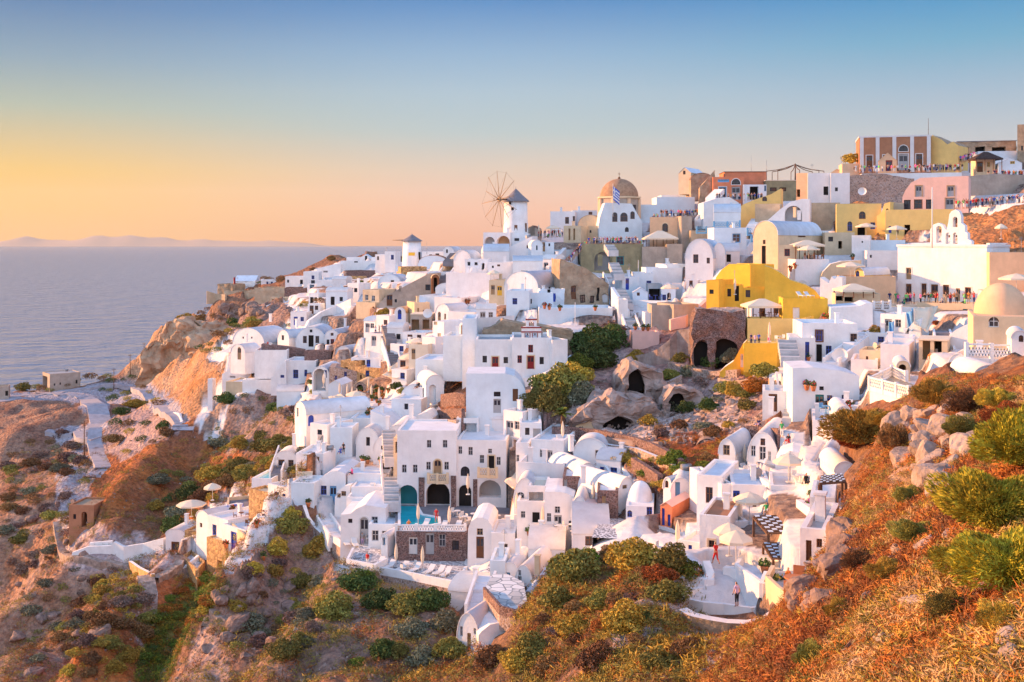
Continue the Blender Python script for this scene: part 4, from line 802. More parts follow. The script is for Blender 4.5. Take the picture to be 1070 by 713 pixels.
h('grey blue vaulted roof house with dark door by the stairs', 757,773,263,281,5,8,'vaultS',wall='pinkwhite',roof='roofblue',wins=[(761.5,270,4.6,8,'dk')],D=212)
h('low pink wall with a lit orange doorway', 717,729,293,308,15,5,wall='pinkwhite',wins=[(722,298.5,3.6,11,'dn')],D=198)
h('white cube with blue door in the courtyard cluster', 650,668,289,312,-8,6,wall='cool',roof='roofblue',wins=[(655.5,297,3.6,12,'db')],D=206)
h('low white house with blue hatch behind the courtyard', 662,683,285,300,3,7,wall='cool',roof='roofblue',wins=[(678,295.5,5,4,'wb'),(667,294,2,2,'wn')],D=212)
h('long pale blue blank house behind the courtyard cluster', 675,713,280,295,0,8,wall='cool',roof='roofwhite',D=217)
h('white corner block against the taupe tower', 697,716,276,290,-15,6,wall='cool',roof='roofwhite',D=221)
h('white gabled kiosk in the courtyard cluster', 661,677,301,315,5,4,'gableF',wall='cool',wins=[(667,307.5,3,3.4,'wn')],D=200)
h('dark grey awning shop in the courtyard cluster', 677,692,297,315,3,5,wall='greyroof',roof='greyroof',wins=[(684,307,12,10,'ok')],D=202)
h('white curved arch wall beside the dark awning shop', 691,706,297,317,8,5,'vaultF',wall='cool',wins=[(694,311,4,6,'wb'),(699,310,4,8,'awk')],D=199)
h('pink flat house behind the curved arch wall', 700,724,297,312,8,6,wall='pinkwhite',roof='pink',D=204)
h('grey taupe plaster block above the cave slope', 681,705,319,350,0,6,wall='taupe',roof='greyroof',D=181,found=6)
h('sunless taupe block with soot stained corner', 704,730,318,346,-15,7,wall='taupe',roof='greyroof',D=180,found=6)
h('narrow white pier in front of the taupe block', 674,683,327,346,0,4,wall='cool',roof='roofwhite',wins=[(671,334,3,10,'dt')],D=182)
h('mauve planter wall with flower pots', 661,689,347,361,0,4,wall='pink',roof='taupe',D=174,name='retaining_wall',cat='wall')
h('dark rubble wall with two deep arched vaults', 724,780,325,386,8,9,'poly',wall='redstone',roof='stone',poly=[(780,325),(728,325),(724,338),(722,350)],wins=[(732,371,17,28,'aok'),(759,369,26,32,'aok')],D=158,found=5)
h('limestone outcrop pierced by an upright cave mouth', 650,700,380,416,-4,6,'poly',wall='limestone',roof='limestone',poly=[(700,404),(690,388),(681,386),(665,379),(657,381),(650,398)],wins=[(665.5,398,17,25,'aok')],D=150,found=4,name='cave',cat='cave')
h('pale outcrop with a wide dark cave of old presses', 596,704,414,459,-3,5,'poly',wall='limestone',roof='limestone',poly=[(704,442),(694,434),(682,420),(662,417),(640,412),(622,420),(606,428),(596,440)],wins=[(646,446,36,21,'aok'),(612,446,21,11,'anc')],D=141,found=4,name='cave',cat='cave')
h('small outcrop with a round cave on the right of the gully', 694,742,404,434,-6,5,'poly',wall='limestone',roof='limestone',poly=[(742,426),(732,412),(716,405),(704,408),(696,420)],wins=[(709,421,18,19,'aok')],D=143,found=4,name='cave',cat='cave')
# ---- yellow houses
h('small yellow cube with square window at the left', 738,751,293,323,30,7,wall='yellow',roof='yellow',wins=[(743.5,305,4.4,4.4,'wk')],D=173,found=5)
h('tall yellow back wall house with slanting parapet', 748,784,276,302,42,8,'poly',wall='yellow',roof='yellow',poly=[(784,277),(762,276),(754,282),(748,290)],D=184,found=4)
h('yellow upper block with white dish', 783,801,276,303,-5,7,wall='yellow',roof='yellow',D=183,found=4)
h('low yellow front house with two dark windows', 749,777,298,315,8,6,wall='yellow',roof='yellow',wins=[(762,306,4,8,'wk'),(756,304,2,2,'wb'),(770,306,4.4,14,'dk')],D=175)
h('yellow corner room with brown window', 777,801,301,315,18,6,wall='yellow',roof='paleyellow',wins=[(781.5,307,5,7.6,'wn')],D=174)
h('long yellow wall sweeping down to the right', 799,858,279,318,14,5,'poly',wall='yellow',roof='paleyellow',poly=[(858,312),(852,304),(842,298),(826,293),(815,285),(806,280),(799,278)],D=171,found=5)
h('yellow sun deck block with two white loungers on top', 818,865,312,334,8,6,wall='yellow',roof='paleyellow',wins=[(832,326,7,9,'dp')],D=158,found=6,par=.5)
h('pale yellow retaining house under the canvas parasol', 781,836,333,362,5,4,wall='paleyellow',roof='paleyellow',D=157,found=5)
h('yellow stair wall right of the people terrace', 825,842,332,357,30,4,'poly',wall='yellow',roof='pinkwhite',poly=[(842,332),(837,333),(827,348),(825,352)],D=152)
h('lower yellow house with pale shutter below the people', 777,812,361,396,20,7,wall='yellow',roof='paleyellow',wins=[(789,383,10,13,'wp'),(807,371,3,6,'dn')],D=149,found=6,par=0.5)
h('yellow slanting garden wall left of the lower house', 752,780,357,400,15,3,'poly',wall='yellow',roof='pinkwhite',poly=[(780,356),(776,360),(766,378),(757,384),(752,389)],D=151,wins=[(775,377,3,14,'dp')],name='retaining_wall',cat='wall')
# ---- right centre
h('long cream barrel vault house with black door', 787,813,231,276,42,17,'vaultF',wall='cream',roof='roofblue',rise=2.6,wins=[(798.5,253,2.8,4.4,'wn'),(798,265.5,4.4,17,'dk'),(838,247,8,2,'wn','R')],D=199,found=4)
h('cream cube with red framed window before the long vault', 813,833,256,290,15,7,wall='cream',roof='cream',wins=[(822.5,264,5.6,7.6,'wr')],D=190,found=4)
h('cream patio block with dark shaded cafe on top', 831,866,271,302,-3,7,wall='pinkwhite',roof='cream',D=186,found=4)
h('beige house with small openings behind the dark cafe', 862,893,243,272,8,8,wall='cream',roof='cream',wins=[(868,250,5,5,'wk'),(878,256,4,8,'ok')],D=206)
h('pinkish plain block with clay pot and tiny window', 890,909,246,273,20,7,wall='pinkwhite',roof='roofwhite',wins=[(901,253,1.4,1.8,'wk')],D=196,found=4)
h('pale blue parapet house between cream blocks', 907,946,251,264,5,6,wall='cool',roof='roofwhite',D=200)
h('cream terrace house with low steps right of the cafe', 906,940,262,280,10,7,wall='pinkwhite',roof='cream',wins=[(910,268,2,3,'wk')],D=190)
h('curved cream retaining wall above the turquoise pots', 858,900,271,292,10,4,'poly',wall='cream',roof='pinkwhite',poly=[(900,272),(880,273),(868,276),(860,284),(858,289)],D=183,name='retaining_wall',cat='wall')
h('white arched house with deep round porch', 800,846,208,236,18,8,'poly',wall='white',roof='white',poly=[(846,208),(838,208),(826,211),(815,219),(806,227),(800,232)],wins=[(829,224,18,18,'aog'),(835,225,4,10,'wk')],D=222,found=4)
h('yellow sloping wall house below the coral shops', 771,816,203,236,18,6,'poly',wall='paleyellow',roof='sand',poly=[(816,197),(806,203),(788,209),(776,214),(771,219)],wins=[(799,208,5,5,'awn')],D=236)
h('pink beige block left half with open stairwell', 832,845,181,210,30,8,wall='peach',roof='sand',wins=[(834,202,4,8,'ok')],D=240,found=4)
h('pink beige block with single black doorway', 844,869,181,214,5,9,wall='pinkwhite',roof='sand',wins=[(863,199.5,5,9,'dk')],D=239,found=4)
h('pink beige corner block with tiny square window', 868,888,181,216,12,9,wall='pinkwhite',roof='sand',wins=[(874,198,3,4,'wk')],D=237,found=4)
h('bare tan retaining house under the pink beige blocks', 841,878,212,237,8,6,wall='sand',roof='sand',D=227,found=4)
h('sand coloured ledge house left of the white arch', 789,815,213,228,20,5,wall='sand',roof='sand',D=228)
h('pale yellow house with blue arched window and dark balcony', 874,921,213,247,15,9,wall='paleyellow',roof='ruin',wins=[(888,236.5,5,10,'awb'),(901,225,7,8,'awn'),(912,236,5,7,'wb'),(900,240,8,10,'ok')],D=214,found=4)
h('yellow archway wall at the right of the balcony house', 916,930,213,250,30,6,'poly',wall='paleyellow',roof='paleyellow',poly=[(930,211),(924,213),(921,222),(916,226)],wins=[(927,222,3,8,'aoy')],D=212)
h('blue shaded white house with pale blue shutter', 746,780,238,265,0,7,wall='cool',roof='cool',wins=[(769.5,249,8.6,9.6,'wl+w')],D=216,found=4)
h('small white vault with blue railed balcony', 746,774,222,238,10,6,'vaultS',wall='cool',roof='roofblue',rise=1.8,D=228)
h('white sloping stair house up to the coral shops', 735,772,206,224,0,7,'poly',wall='cool',roof='roofwhite',poly=[(772,212),(762,206),(750,207),(735,212)],D=243)
h('coral shop with arched fanlight and blue trim', 745,777,185,209,5,8,wall='coral',roof='ruin',wins=[(755,201,8,11,'wl+w'),(769,190,9,6,'awk+w'),(769,201,9,12,'dg'),(756,189,12,3,'wl')],D=256)
h('coral upper storey under a long maroon roof', 757,801,180,193,3,9,wall='coral',roof='brown',par=0,D=262)
h('white shop front with dark doorway next to coral shop', 777,801,193,209,3,7,wall='cool',roof='lightblue',wins=[(788,201,9,12,'ok'),(800,197,3,6,'wl')],D=254)
h('ruined brown rubble gable left of the coral shop', 731,747,184,206,8,7,'poly',wall='ruin',roof='ruin',poly=[(747,178),(742,184),(736,190),(731,196)],D=258)
h('green canvas covered terrace with small shops', 800,833,189,200,5,7,wall='olive',roof='canvas',par=0,wins=[(808,198,7,4,'wk'),(818,198,7,4,'wk')],D=258)
h('small cream cottage on the skyline behind the tree', 867,882,177,186,20,8,'gableF',wall='cream',roof='cream',D=268)
h('cream cottage with vent right of the skyline tree', 880,898,171,184,10,7,wall='cream',roof='cream',wins=[(893,176,2,3,'wk')],D=262)
MAN = h('big salmon mansion with white pilasters and arched fanlight', 898,973,142,178,14,13,wall='brick',roof='greyroof',cornice='frame',par=.4,wins=[(908.5,168.5,6.4,12,'dn+w'),(925,166,5,8,'dn+w'),(944,155,9.4,6.4,'awk+w'),(944,168,10,14,'dg+w'),(960.5,167,6.6,12,'dn+w')],D=258)
h('sunlit yellow side wing of the salmon mansion', 973,1001,140,176,38,8,'poly',wall='paleyellow',roof='ruin',poly=[(1001,152),(996,148),(990,151),(984,146),(973,141)],D=256)
h('small peach gabled porch in front of the mansion', 918,937,160,179,18,4,'gableF',wall='peach',roof='cream',rise=1.8,wins=[(929,172.5,7,10,'dr')],D=251)
h('long dark timber roofed ruin on the right skyline', 1000,1062,148,160,12,10,wall='ruin',roof='slate',par=0,wins=[(1008,156,8,5,'ok'),(1024,156,10,5,'ok'),(1044,156,14,5,'ok')],D=268)
h('pale blue cottage with lit gable at the right skyline', 1043,1068,165,182,15,7,'gableF',wall='cool',roof='roofblue',rise=1.2,wins=[(1058,170,5,3,'wy')],D=245)
h('sunlit brown tower at the right edge of the skyline', 1063,1082,130,172,25,8,wall='ruin',roof='ruin',wins=[(1068,155,2,5,'wk')],D=258)
h('stacked white terrace houses behind the right crowd', 1022,1064,158,168,10,8,wall='cool',roof='roofwhite',wins=[(1030,163,3,3,'wk')],D=262)
h('cream kiosk house under the dark thatched parasol', 1020,1040,166,180,10,5,wall='cream',roof='thatch',wins=[(1024,173,6,8,'dn'),(1033,172,3,5,'wy')],D=247)
PK = h('large pink house with two rows of brown windows', 942,1012,185,222,25,10,'poly',wall='pink',roof='pinkwhite',poly=[(1012,184),(985,185),(962,186),(952,191),(946,199),(943,206)],wins=[(960,200,6.6,11.5,'dg+t'),(993.5,200,7,11,'dg+t'),(948,214,7,10,'wk'),(959.5,213.5,9,10,'wn'),(971,213.5,7,10,'wk'),(992.5,213,9,11.5,'dg+t')],D=216,found=4)
h('long pale yellow terrace house below the pink house', 925,996,219,250,22,6,wall='paleyellow',roof='paleyellow',wins=[(948,241,6,12,'ok'),(930,240,3,7,'db')],D=207,found=4)
h('low grey railing house front beside the pink house', 932,944,212,220,22,3,wall='taupe',roof='cream',D=214)
h('rubble terrace wall under the mansion', 888,955,184,214,8,4,'poly',wall='stone',roof='limestone',poly=[(955,187),(930,183),(905,182),(888,184)],D=236,name='retaining_wall',cat='wall',found=5)
h('lit plaster parapet wall below the mansion crowd', 900,1005,181,188,12,3,wall='pinkwhite',roof='pinkwhite',D=243,name='retaining_wall',cat='wall',par=0.05)
h('grey blue shaded wall right of the pink house', 1010,1075,182,212,0,4,'poly',wall='taupe',roof='greyroof',poly=[(1075,183),(1040,182),(1012,184)],D=226,name='retaining_wall',cat='wall')
CH = h('great white church with blank upper wall and brown doors', 938,1031,256,320,45,9,wall='white',roof='white',cornice='pinkwhite',par=.3,wins=[(949.5,286,5.4,12,'dt+w'),(949.5,305.5,6,17,'dn+w'),(965.5,303.5,5.4,14,'dn+w'),(976.5,304.5,7.4,14,'dn+w'),(988.5,304.5,6.4,13,'dn+w'),(1001,308,4.4,13,'dt'),(1011.5,306.5,6.4,12,'dn+w')],D=172,found=5)
h('terracotta stained peach wall beside the great church', 1034,1085,264,316,20,8,wall='peach',roof='roofblue',D=160,found=4)
h('blue shaded ledge behind the great church', 1034,1085,254,265,18,5,wall='cool',roof='roofblue',D=176)
h('sand retaining house with two green plaques', 958,1020,317,350,32,5,wall='cream',roof='cream',par=.9,wins=[(1011,325,10,3.4,'we'),(997.5,330,10,3.4,'we')],D=158,found=5)
h('small grey vault house with yellow arched front', 893,903,280,296,48,8,'vaultF',wall='paleyellow',roof='roofblue',rise=1.2,wins=[(896,287,4,8,'awb')],D=176)
h('orange tan roof house below the small grey vault', 876,936,289,300,15,6,wall='peach',roof='peach',D=172)
h('cream pavilion house with pierced railings', 873,920,307,322,10,6,wall='cream',roof='cream',wins=[(877,312,8,5,'ow'),(887,313,9,5,'ow')],D=163)
h('white wave parapet wall right of the yellow houses', 856,880,288,318,25,4,'poly',wall='white',roof='white',poly=[(880,290),(875,289),(872,292),(869,289),(866,296),(861,293),(857,290)],D=168,name='retaining_wall',cat='wall')
h('white upper house with curved blue shaded roof', 866,912,318,342,12,9,'poly',wall='white',roof='roofblue',poly=[(912,317),(905,317),(898,320),(884,321),(868,322)],wins=[(913,330,4,8,'wt')],D=153,found=4)
h('long white house with blue window and black doorway', 838,896,338,384,6,8,wall='white',roof='roofblue',wins=[(856,351,6.4,10.6,'wb+n'),(892,353,7,8.4,'wn+w'),(856,369,6,18,'dk'),(866,366.5,6,10,'wb'),(878,350,.8,14,'wg')],D=140,found=5)
h('white cube with tall blue door before the long white house', 824,852,353,383,12,7,wall='white',roof='roofwhite',wins=[(831,360,3,3.4,'wk'),(843.5,367.5,4.4,20,'db')],D=137,found=5)
h('white low block with tiny hatch near the stair head', 898,920,366,380,25,5,wall='cream',roof='cream',wins=[(906,374.5,2.4,4,'dn')],D=128)
h('broad white block below the orange tree', 889,917,376,400,20,7,wall='pinkwhite',roof='roofwhite',D=126,found=5)
h('wide white house with teal door and flowering balcony', 828,898,388,433,6,7,'poly',wall='cool',roof='roofwhite',poly=[(898,393),(880,388),(850,384),(828,385)],wins=[(856.5,419.5,9,14,'de'),(867,418,5.6,9.6,'wb'),(882.5,417.5,6,9.4,'wb'),(858.5,406,4.6,4,'wk')],D=117,found=5)
h('white side house with blue clothes line shade', 920,950,360,396,25,7,wall='pinkwhite',roof='roofwhite',wins=[(939,387,6,8,'aon')],D=122,found=5)
h('lilac cube house below the turquoise cloth', 925,955,353,382,22,6,wall='pinkwhite',roof='roofwhite',D=128,found=5)
h('cream arched bread oven house', 937,951,377,394,15,5,'vaultF',wall='cream',wins=[(943,385,8,8,'aon')],D=113)
h('pale sail covered white house beside the turquoise cloth', 943,962,325,362,30,6,'poly',wall='cool',roof='white',poly=[(962,333),(955,336),(949,343),(943,352)],wins=[(947,349,6,12,'ww')],D=138)
h('grey white slanting wall house right of the green vine', 991,1018,337,375,30,7,'poly',wall='pinkwhite',roof='white',poly=[(1018,337),(1000,344),(992,350)],D=124)
h('cream stair entry house with orange posts', 960,990,356,385,25,5,wall='cream',roof='canvas',par=0,wins=[(968,366,8,20,'ot'),(980,366,8,20,'ok')],D=121)
DH = h('large sunlit domed house with arched white window', 1017,1085,331,372,20,11,'dome',wall='cream',roof='peach',rise=3.0,par=.02,wins=[(1038.5,335,11,14,'aww')],D=103,found=5)
h('small domed white shed in front of the domed house', 1057,1075,346,366,20,5,'vaultF',wall='pinkwhite',wins=[(1067,354,5,7,'awn')],D=93)
h('round grey white vault end poking out of the scrub', 1018,1052,382,402,5,6,'vaultF',wall='roofblue',roof='white',D=88,found=3)
h('white base house of the balustraded balcony', 1010,1062,372,396,20,5,wall='pinkwhite',roof='pinkwhite',D=96,found=3)
h('cream rounded wall below the orange balcony rail', 990,1012,370,392,30,5,'vaultF',wall='pinkwhite',roof='white',rise=1.6,D=104)
# ---- right lower group
h('white vaulted villa with white shutters and round gable', 781,813,452,492,22,10,'vaultF',rise=3.0,wins=[(787,471.5,5,11,'ww'),(796.8,474,7,14,'ww'),(797,462,5,7,'wn'),(804,477,3,10,'ww')],D=111,found=4)
h('small white vault left of the villa with bright wooden window', 751,768,459,482,25,8,'vaultF',rise=1.6,roof='roofblue',wins=[(759,470.5,7,10,'wt')],D=113)
h('rough tan boulder house left of the small vault', 728,752,459,477,10,6,'vaultF',wall='limestone',roof='limestone',D=124)
h('bright white house with wooden window beside the pergola', 728,755,497,545,22,8,wall='white',roof='roofblue',wins=[(741,517.5,7.4,16,'wn')],D=102,found=5)
h('white flat wing with tall royal blue door', 765,806,507,548,8,7,wall='pinkwhite',roof='roofblue',wins=[(769.5,525,7,24,'db'),(779,523,3,8,'wn'),(788.5,527.5,4,5,'wn')],D=100,found=5)
h('white terrace house beside the near scrub edge',836,864,553,588,22,6,wall='pinkwhite',roof='greyroof',wins=[(845,572,6,14,'dn'),(856,568,6,9,'wn')],found=4)
h('low white annex with arched niche by the near scrub edge',846,872,520,548,18,6,wall='white',roof='roofwhite',wins=[(855,536,8,14,'anp')],found=4)
h('pinkish white side block between wooden window and blue door', 754,767,506,545,-12,8,wall='pinkwhite',roof='roofblue',D=101)
h('lower white house with brown terrace roof', 731,763,539,590,20,7,wall='white',roof='brick',wins=[(743.5,571,6,12,'wn+c'),(756,560,1,2,'wk')],D=91,found=5,par=.25)
h('pink white annex behind the canvas parasols', 761,782,545,585,-5,6,wall='pinkwhite',roof='pinkwhite',wins=[(770,560,8,10,'np')],D=93)
h('small white block with purple door below the white house', 708,732,566,583,30,4,wall='white',roof='pinkwhite',wins=[(721,574,4,8,'db')],D=93,found=3)
h('white cube with buttress left of the planted terrace', 805,836,508,545,12,6,wall='white',roof='roofwhite',wins=[(818,530,12,20,'np')],D=96,found=4)
h('curved white parapet house beside the big parasol', 810,846,474,500,15,5,'poly',wall='white',roof='white',poly=[(846,480),(840,474),(828,472),(815,476),(810,486)],D=105)
h('pink lit house right of the middle staircase', 849,877,440,463,15,8,wall='pinkwhite',roof='roofblue',wins=[(864,455,3,6,'dn')],D=108,found=4)
h('white house front with brown hatch beside the pink lit house', 872,896,441,470,25,6,wall='white',roof='white',wins=[(864,455,3,5,'wn')],D=102)
h('small white cube pair under the teal door house', 870,889,424,442,20,5,wall='white',roof='roofwhite',wins=[(872,434,5,7,'nt')],D=111)
h('smooth white vault above the striped pergola', 853,876,468,506,22,8,'vaultF',rise=2.4,wins=[(862,486,4,12,'np')],D=96,found=4)
h('rounded white vault end against the scrub', 872,894,483,512,5,6,'vaultF',wall='pinkwhite',D=88,found=4)
h('white oven shaped dome with little round arch', 874,890,425,452,10,6,'vaultF',D=103)
h('white house on the far bank with open arch', 693,702,499,530,40,6,'vaultF',rise=1.2,wins=[(696.5,506,4,7,'awn')],D=112)
h('tall white sunlit house with narrow blue roof strip', 701,722,500,532,10,6,'vaultF',rise=1.4,wall='pinkwhite',wins=[(708,517,5,26,'nl')],D=111)
h('little red pink house with blue door', 690,702,525,550,30,5,'gableF',wall='coral',roof='pink',wins=[(693,537,3,11,'db'),(699,542,3,8,'db')],D=106)
h('small round domed chapel with blue windows', 654,683,529,553,8,6,'dome',rise=2.0,par=.05,roof='roofwhite',wins=[(658,537,5,7,'awb'),(678.5,534.5,5.6,9,'wb')],D=112,found=4)
h('white belfry stub behind the domed chapel', 664,675,514,526,10,3,'vaultF',rise=1,wins=[(669,519,3,5,'awk')],D=114)

h('steep ochre cliff face below the castle spur', 140,216,336,424,8,16,'poly',wall='cliffrock',roof='cliffrock',poly=[(216,352),(206,346),(196,341),(184,337),(170,340),(161,350),(154,362),(149,378),(144,392),(140,404)],D=356,found=8,name='cliff',cat='cliff')
from mathutils import noise
def rough(root, amp=.45, cuts=5, fr=.6):
    for c in root.children:
        if c.name.split('.')[0] != 'wall': continue
        bm = bmesh.new(); bm.from_mesh(c.data); bmesh.ops.remove_doubles(bm, verts=bm.verts, dist=.002)
        for _ in range(cuts):
            e = [q for q in bm.edges if q.calc_length() > 1.0]
            if not e: break
            bmesh.ops.subdivide_edges(bm, edges=e, cuts=1); bmesh.ops.triangulate(bm, faces=[f for f in bm.faces if len(f.verts) > 3])
        bm.normal_update()
        for v in bm.verts:
            p = Vector(v.co)*fr+Vector(root.location)*.37; v.co += Vector((noise.noise(p), noise.noise(p+Vector((9, 3, 1)))*1.6, noise.noise(p+Vector((3, 7, 5)))))*amp+Vector((noise.noise(p*4), noise.noise(p*4+Vector((1, 2, 3))), noise.noise(p*4+Vector((5, 1, 2)))))*amp*.35*(1 if v.co.z > -1 else .3)
        for f in bm.faces: f.smooth = False
        bm.to_mesh(c.data); bm.free()
for o in HS:
    l_ = o['label']
    if o.name.startswith('cave'): rough(o, .75, 6, .6)
    elif o.name.startswith('cliff'): rough(o, 3.0, 6, .16)
    elif 'deep arched vaults' in l_ or 'boulder house' in l_: rough(o, .5, 6)
    elif 'ruin' in l_ or 'rubble' in l_ or ('castle' in l_ and 'retaining' not in o.name) or 'crumbling' in l_: rough(o, .22, 4)
# ---- cave hotel, centre
h('main three storey hotel block with pool arch and stone piers', 415,477,450,530,2,9,wall='pinkwhite',roof='roofwhite',par=.2,found=4,D=139,wins=[(448.3,464,4.6,8,'wg'),(465,464,4.8,8,'wg'),(422.4,490,4.8,8.4,'wg'),(433.8,490,4.8,8.4,'wg'),(447.7,487,4.6,8.4,'wg'),(466.6,487,4.8,8.4,'wg'),(457.2,488,7.6,15,'adt+c'),(426,521,20,28,'aoe'),(457.5,516,25,24,'aok')])
h('second hotel block with fanlight arches and open porch', 477,529,460,530,5,9,wall='pinkwhite',roof='roofwhite',par=.2,found=4,D=139,wins=[(480.9,470.6,4,8,'wg'),(491.7,471.6,4.6,8.6,'wg'),(512,471.6,4,5,'wg'),(503.5,480,4.6,8.6,'wg'),(521,482,4.2,8.6,'wg'),(513.5,483.5,6,14,'dk+c'),(486,492.6,9.4,10,'awk'),(486,518,13,22,'adk+w'),(512,511,23,18,'aog')])
h('upper hotel suite with curved roof and small terrace', 499,529,438,463,12,9,wall='pinkwhite',roof='roofwhite',par=.15,D=147,wins=[(507,451,4.6,7.6,'wg'),(514,454,4.2,13,'dg'),(521.3,455,4.6,8,'wg')],found=3,rise=1.2,kind='vaultS')
h('orange lined hotel loggia with slatted roof', 477,500,437,462,2,5,wall='pinkwhite',roof='canvas',wins=[(488,448,20,11,'op')],D=146,par=0.1)
h('right hotel suite with grey shutters under white roof', 543,566,442,472,0,8,wall='white',roof='roofwhite',wins=[(551,451,4.6,7.6,'wk'),(561,455,8,14,'dg'),(543.5,452,2,8,'wt')],D=138,found=5)
h('red stone banded hotel balcony block', 539,553,463,480,8,5,wall='pinkwhite',roof='white',wins=[(541,479,3,7,'wg'),(549,482,3,7,'wg')],D=134)
h('white suite with three windows and pink side wall', 555,589,460,489,15,12,wall='white',roof='roofwhite',wins=[(566,474,4,8,'wg'),(574.6,479,5.4,16,'dg'),(582.4,478,3.6,8,'wg'),(611,476,6,14,'dt','R')],D=133,found=5)
h('long white retaining block under the three window suite', 541,590,484,518,12,5,wall='pinkwhite',roof='white',D=129,found=5,par=.9)
h('round vaulted suite with grey door above stone box', 602,626,484,522,-22,9,'vaultF',wall='pinkwhite',roof='roofwhite',rise=2.2,wins=[(612,507,5,14,'dg'),(611,495,3,4,'wg'),(622,512,4,14,'dg')],D=126,found=5)
h('sunlit vaulted suite facing the cobbled stairs', 645,664,499,532,-34,8,'vaultF',wall='pinkwhite',roof='roofwhite',rise=2.4,wins=[(653,509,5,5,'wt')],D=118,found=5)
h('dark red stone bathroom box left of the vaulted suites', 588,607,498,522,5,5,wall='redstone',roof='white',D=123,found=4,par=.2,wins=[(591,506,3,9,'dg')])
h('dark red stone box with slit window by the cobbles', 624,646,513,542,5,5,wall='redstone',roof='white',D=116,found=4,par=.2,wins=[(631,523,4,9,'dt')])
h('vaulted suite with half round window and canvas porch', 537,560,500,526,6,9,'vaultF',wall='pinkwhite',roof='roofwhite',rise=2.6,wins=[(544,518,7.6,7,'awg')],D=125)
h('striped canvas porch beside the half round window', 552,572,508,530,5,5,wall='pinkwhite',roof='canvas',wins=[(560,519,15,9,'op')],D=123)
h('lower suite block with dark door under the striped porch', 540,570,524,558,5,5,wall='pinkwhite',roof='white',wins=[(560,544,7.6,17,'dk'),(546.5,538,4.6,7,'wg')],D=122,found=5)
h('lower suite block with grey door and small patio', 569,600,514,558,6,7,'poly',wall='pinkwhite',roof='white',poly=[(600,519),(590,515),(580,514),(569,514)],wins=[(573.6,541,4.6,9,'wg'),(583,547,8,17,'dg'),(582.4,533,5.6,7,'wg'),(597,548,5.6,7,'wg')],D=120,found=5)
h('broad round shouldered suite right of the grey door suite', 597,614,519,546,8,8,'vaultF',wall='pinkwhite',roof='white',rise=2.2,D=117,wins=[(598,547,6,7,'wn')],found=4)
h('big smooth roofed suite with brown cross window', 598,637,558,581,3,11,'vaultS',wall='pinkwhite',roof='pinkwhite',rise=1.8,wins=[(616,565.5,9,10,'wn')],D=111,found=5)
h('curved white stair tower house with brown door', 488,514,541,584,5,7,'poly',wall='pinkwhite',roof='white',poly=[(514,550),(510,544),(504,541),(498,541),(492,545),(489,553)],wins=[(501.6,572,8,22,'dn'),(501.4,556,6.4,7,'wt')],D=123,found=4)
h('white house with brown shutters beside the stair tower', 513,538,557,585,5,6,wall='pinkwhite',roof='white',wins=[(526.4,573.5,8,10,'wn'),(512,571,4,6,'wk')],D=122,found=4)
h('stone basement with white doors below the balustrade', 414,488,556,580,2,3,wall='redstone',roof='pinkwhite',wins=[(431.6,570,9,17,'dw'),(449,566,9,18,'dg'),(462,565,7,13,'wg'),(476,570,7,10,'wk')],D=125.6,found=4,par=.05)
h('little white hut with pale blue window below the stairs', 512,528,586,617,5,5,wall='cool',roof='white',wins=[(520,603.4,4.6,5.4,'wl')],D=113,found=4)
h('tall narrow white gable pair beside the marble path', 526,540,588,618,15,6,'vaultF',wall='white',wins=[(531,605,4,13,'dl')],D=113,found=4)
h('white vaulted house with lilac gable over the marble path', 537,557,591,633,18,10,'vaultF',wall='white',roof='pinkwhite',rise=2.6,wins=[(543,599,3,6,'wg'),(543,611,4,18,'dg'),(549,617,3,8,'wn')],D=109,found=5)
h('small round arch house at the edge of the marble path', 544,560,618,643,15,8,'vaultF',wall='cream',roof='roofblue',rise=2.0,wins=[(549,632,5,14,'adw')],D=105,found=5)
h('low white vault cluster behind the marble path', 552,590,574,592,5,7,'vaultS',wall='white',roof='white',rise=1.6,D=116)
h('lowest white vaulted house with pale pink roof', 478,500,641,692,25,11,'vaultF',wall='white',roof='pinkwhite',rise=2.4,wins=[(482,660,3,10,'wg'),(490,672,4,20,'dt'),(496,660,3,6,'wg')],D=100,found=6)
h('white shoulder block right of the lowest vaulted house', 500,541,648,688,-12,6,'poly',wall='pinkwhite',roof='pinkwhite',poly=[(541,652),(525,650),(512,653),(503,660),(500,664)],D=99,found=6)
h('white garage house with pink roof left of hotel stairs', 385,414,548,580,3,6,wall='cool',roof='roofblue',wins=[(392,560,7,11,'wg'),(402,560,6,10,'wg')],D=131,found=4)
h('tiny white gate house at the foot of the long stairs', 398,405,558,573,20,3,'vaultF',wins=[(401,566,3,8,'nl')],D=127)
h('white balcony room with pink lit people', 411,429,458,474,3,4,wall='cream',roof='roofwhite',wins=[(420,467,14,10,'oc')],D=141,par=.1)
h('rounded white roof room left of the hotel', 404,430,444,460,5,8,'vaultF',roof='roofwhite',rise=1.8,D=150)
h('white garden wall block stepping up behind the hotel', 430,452,430,452,10,6,'poly',wall='white',roof='white',poly=[(452,437),(446,430),(436,434),(430,445)],D=152)
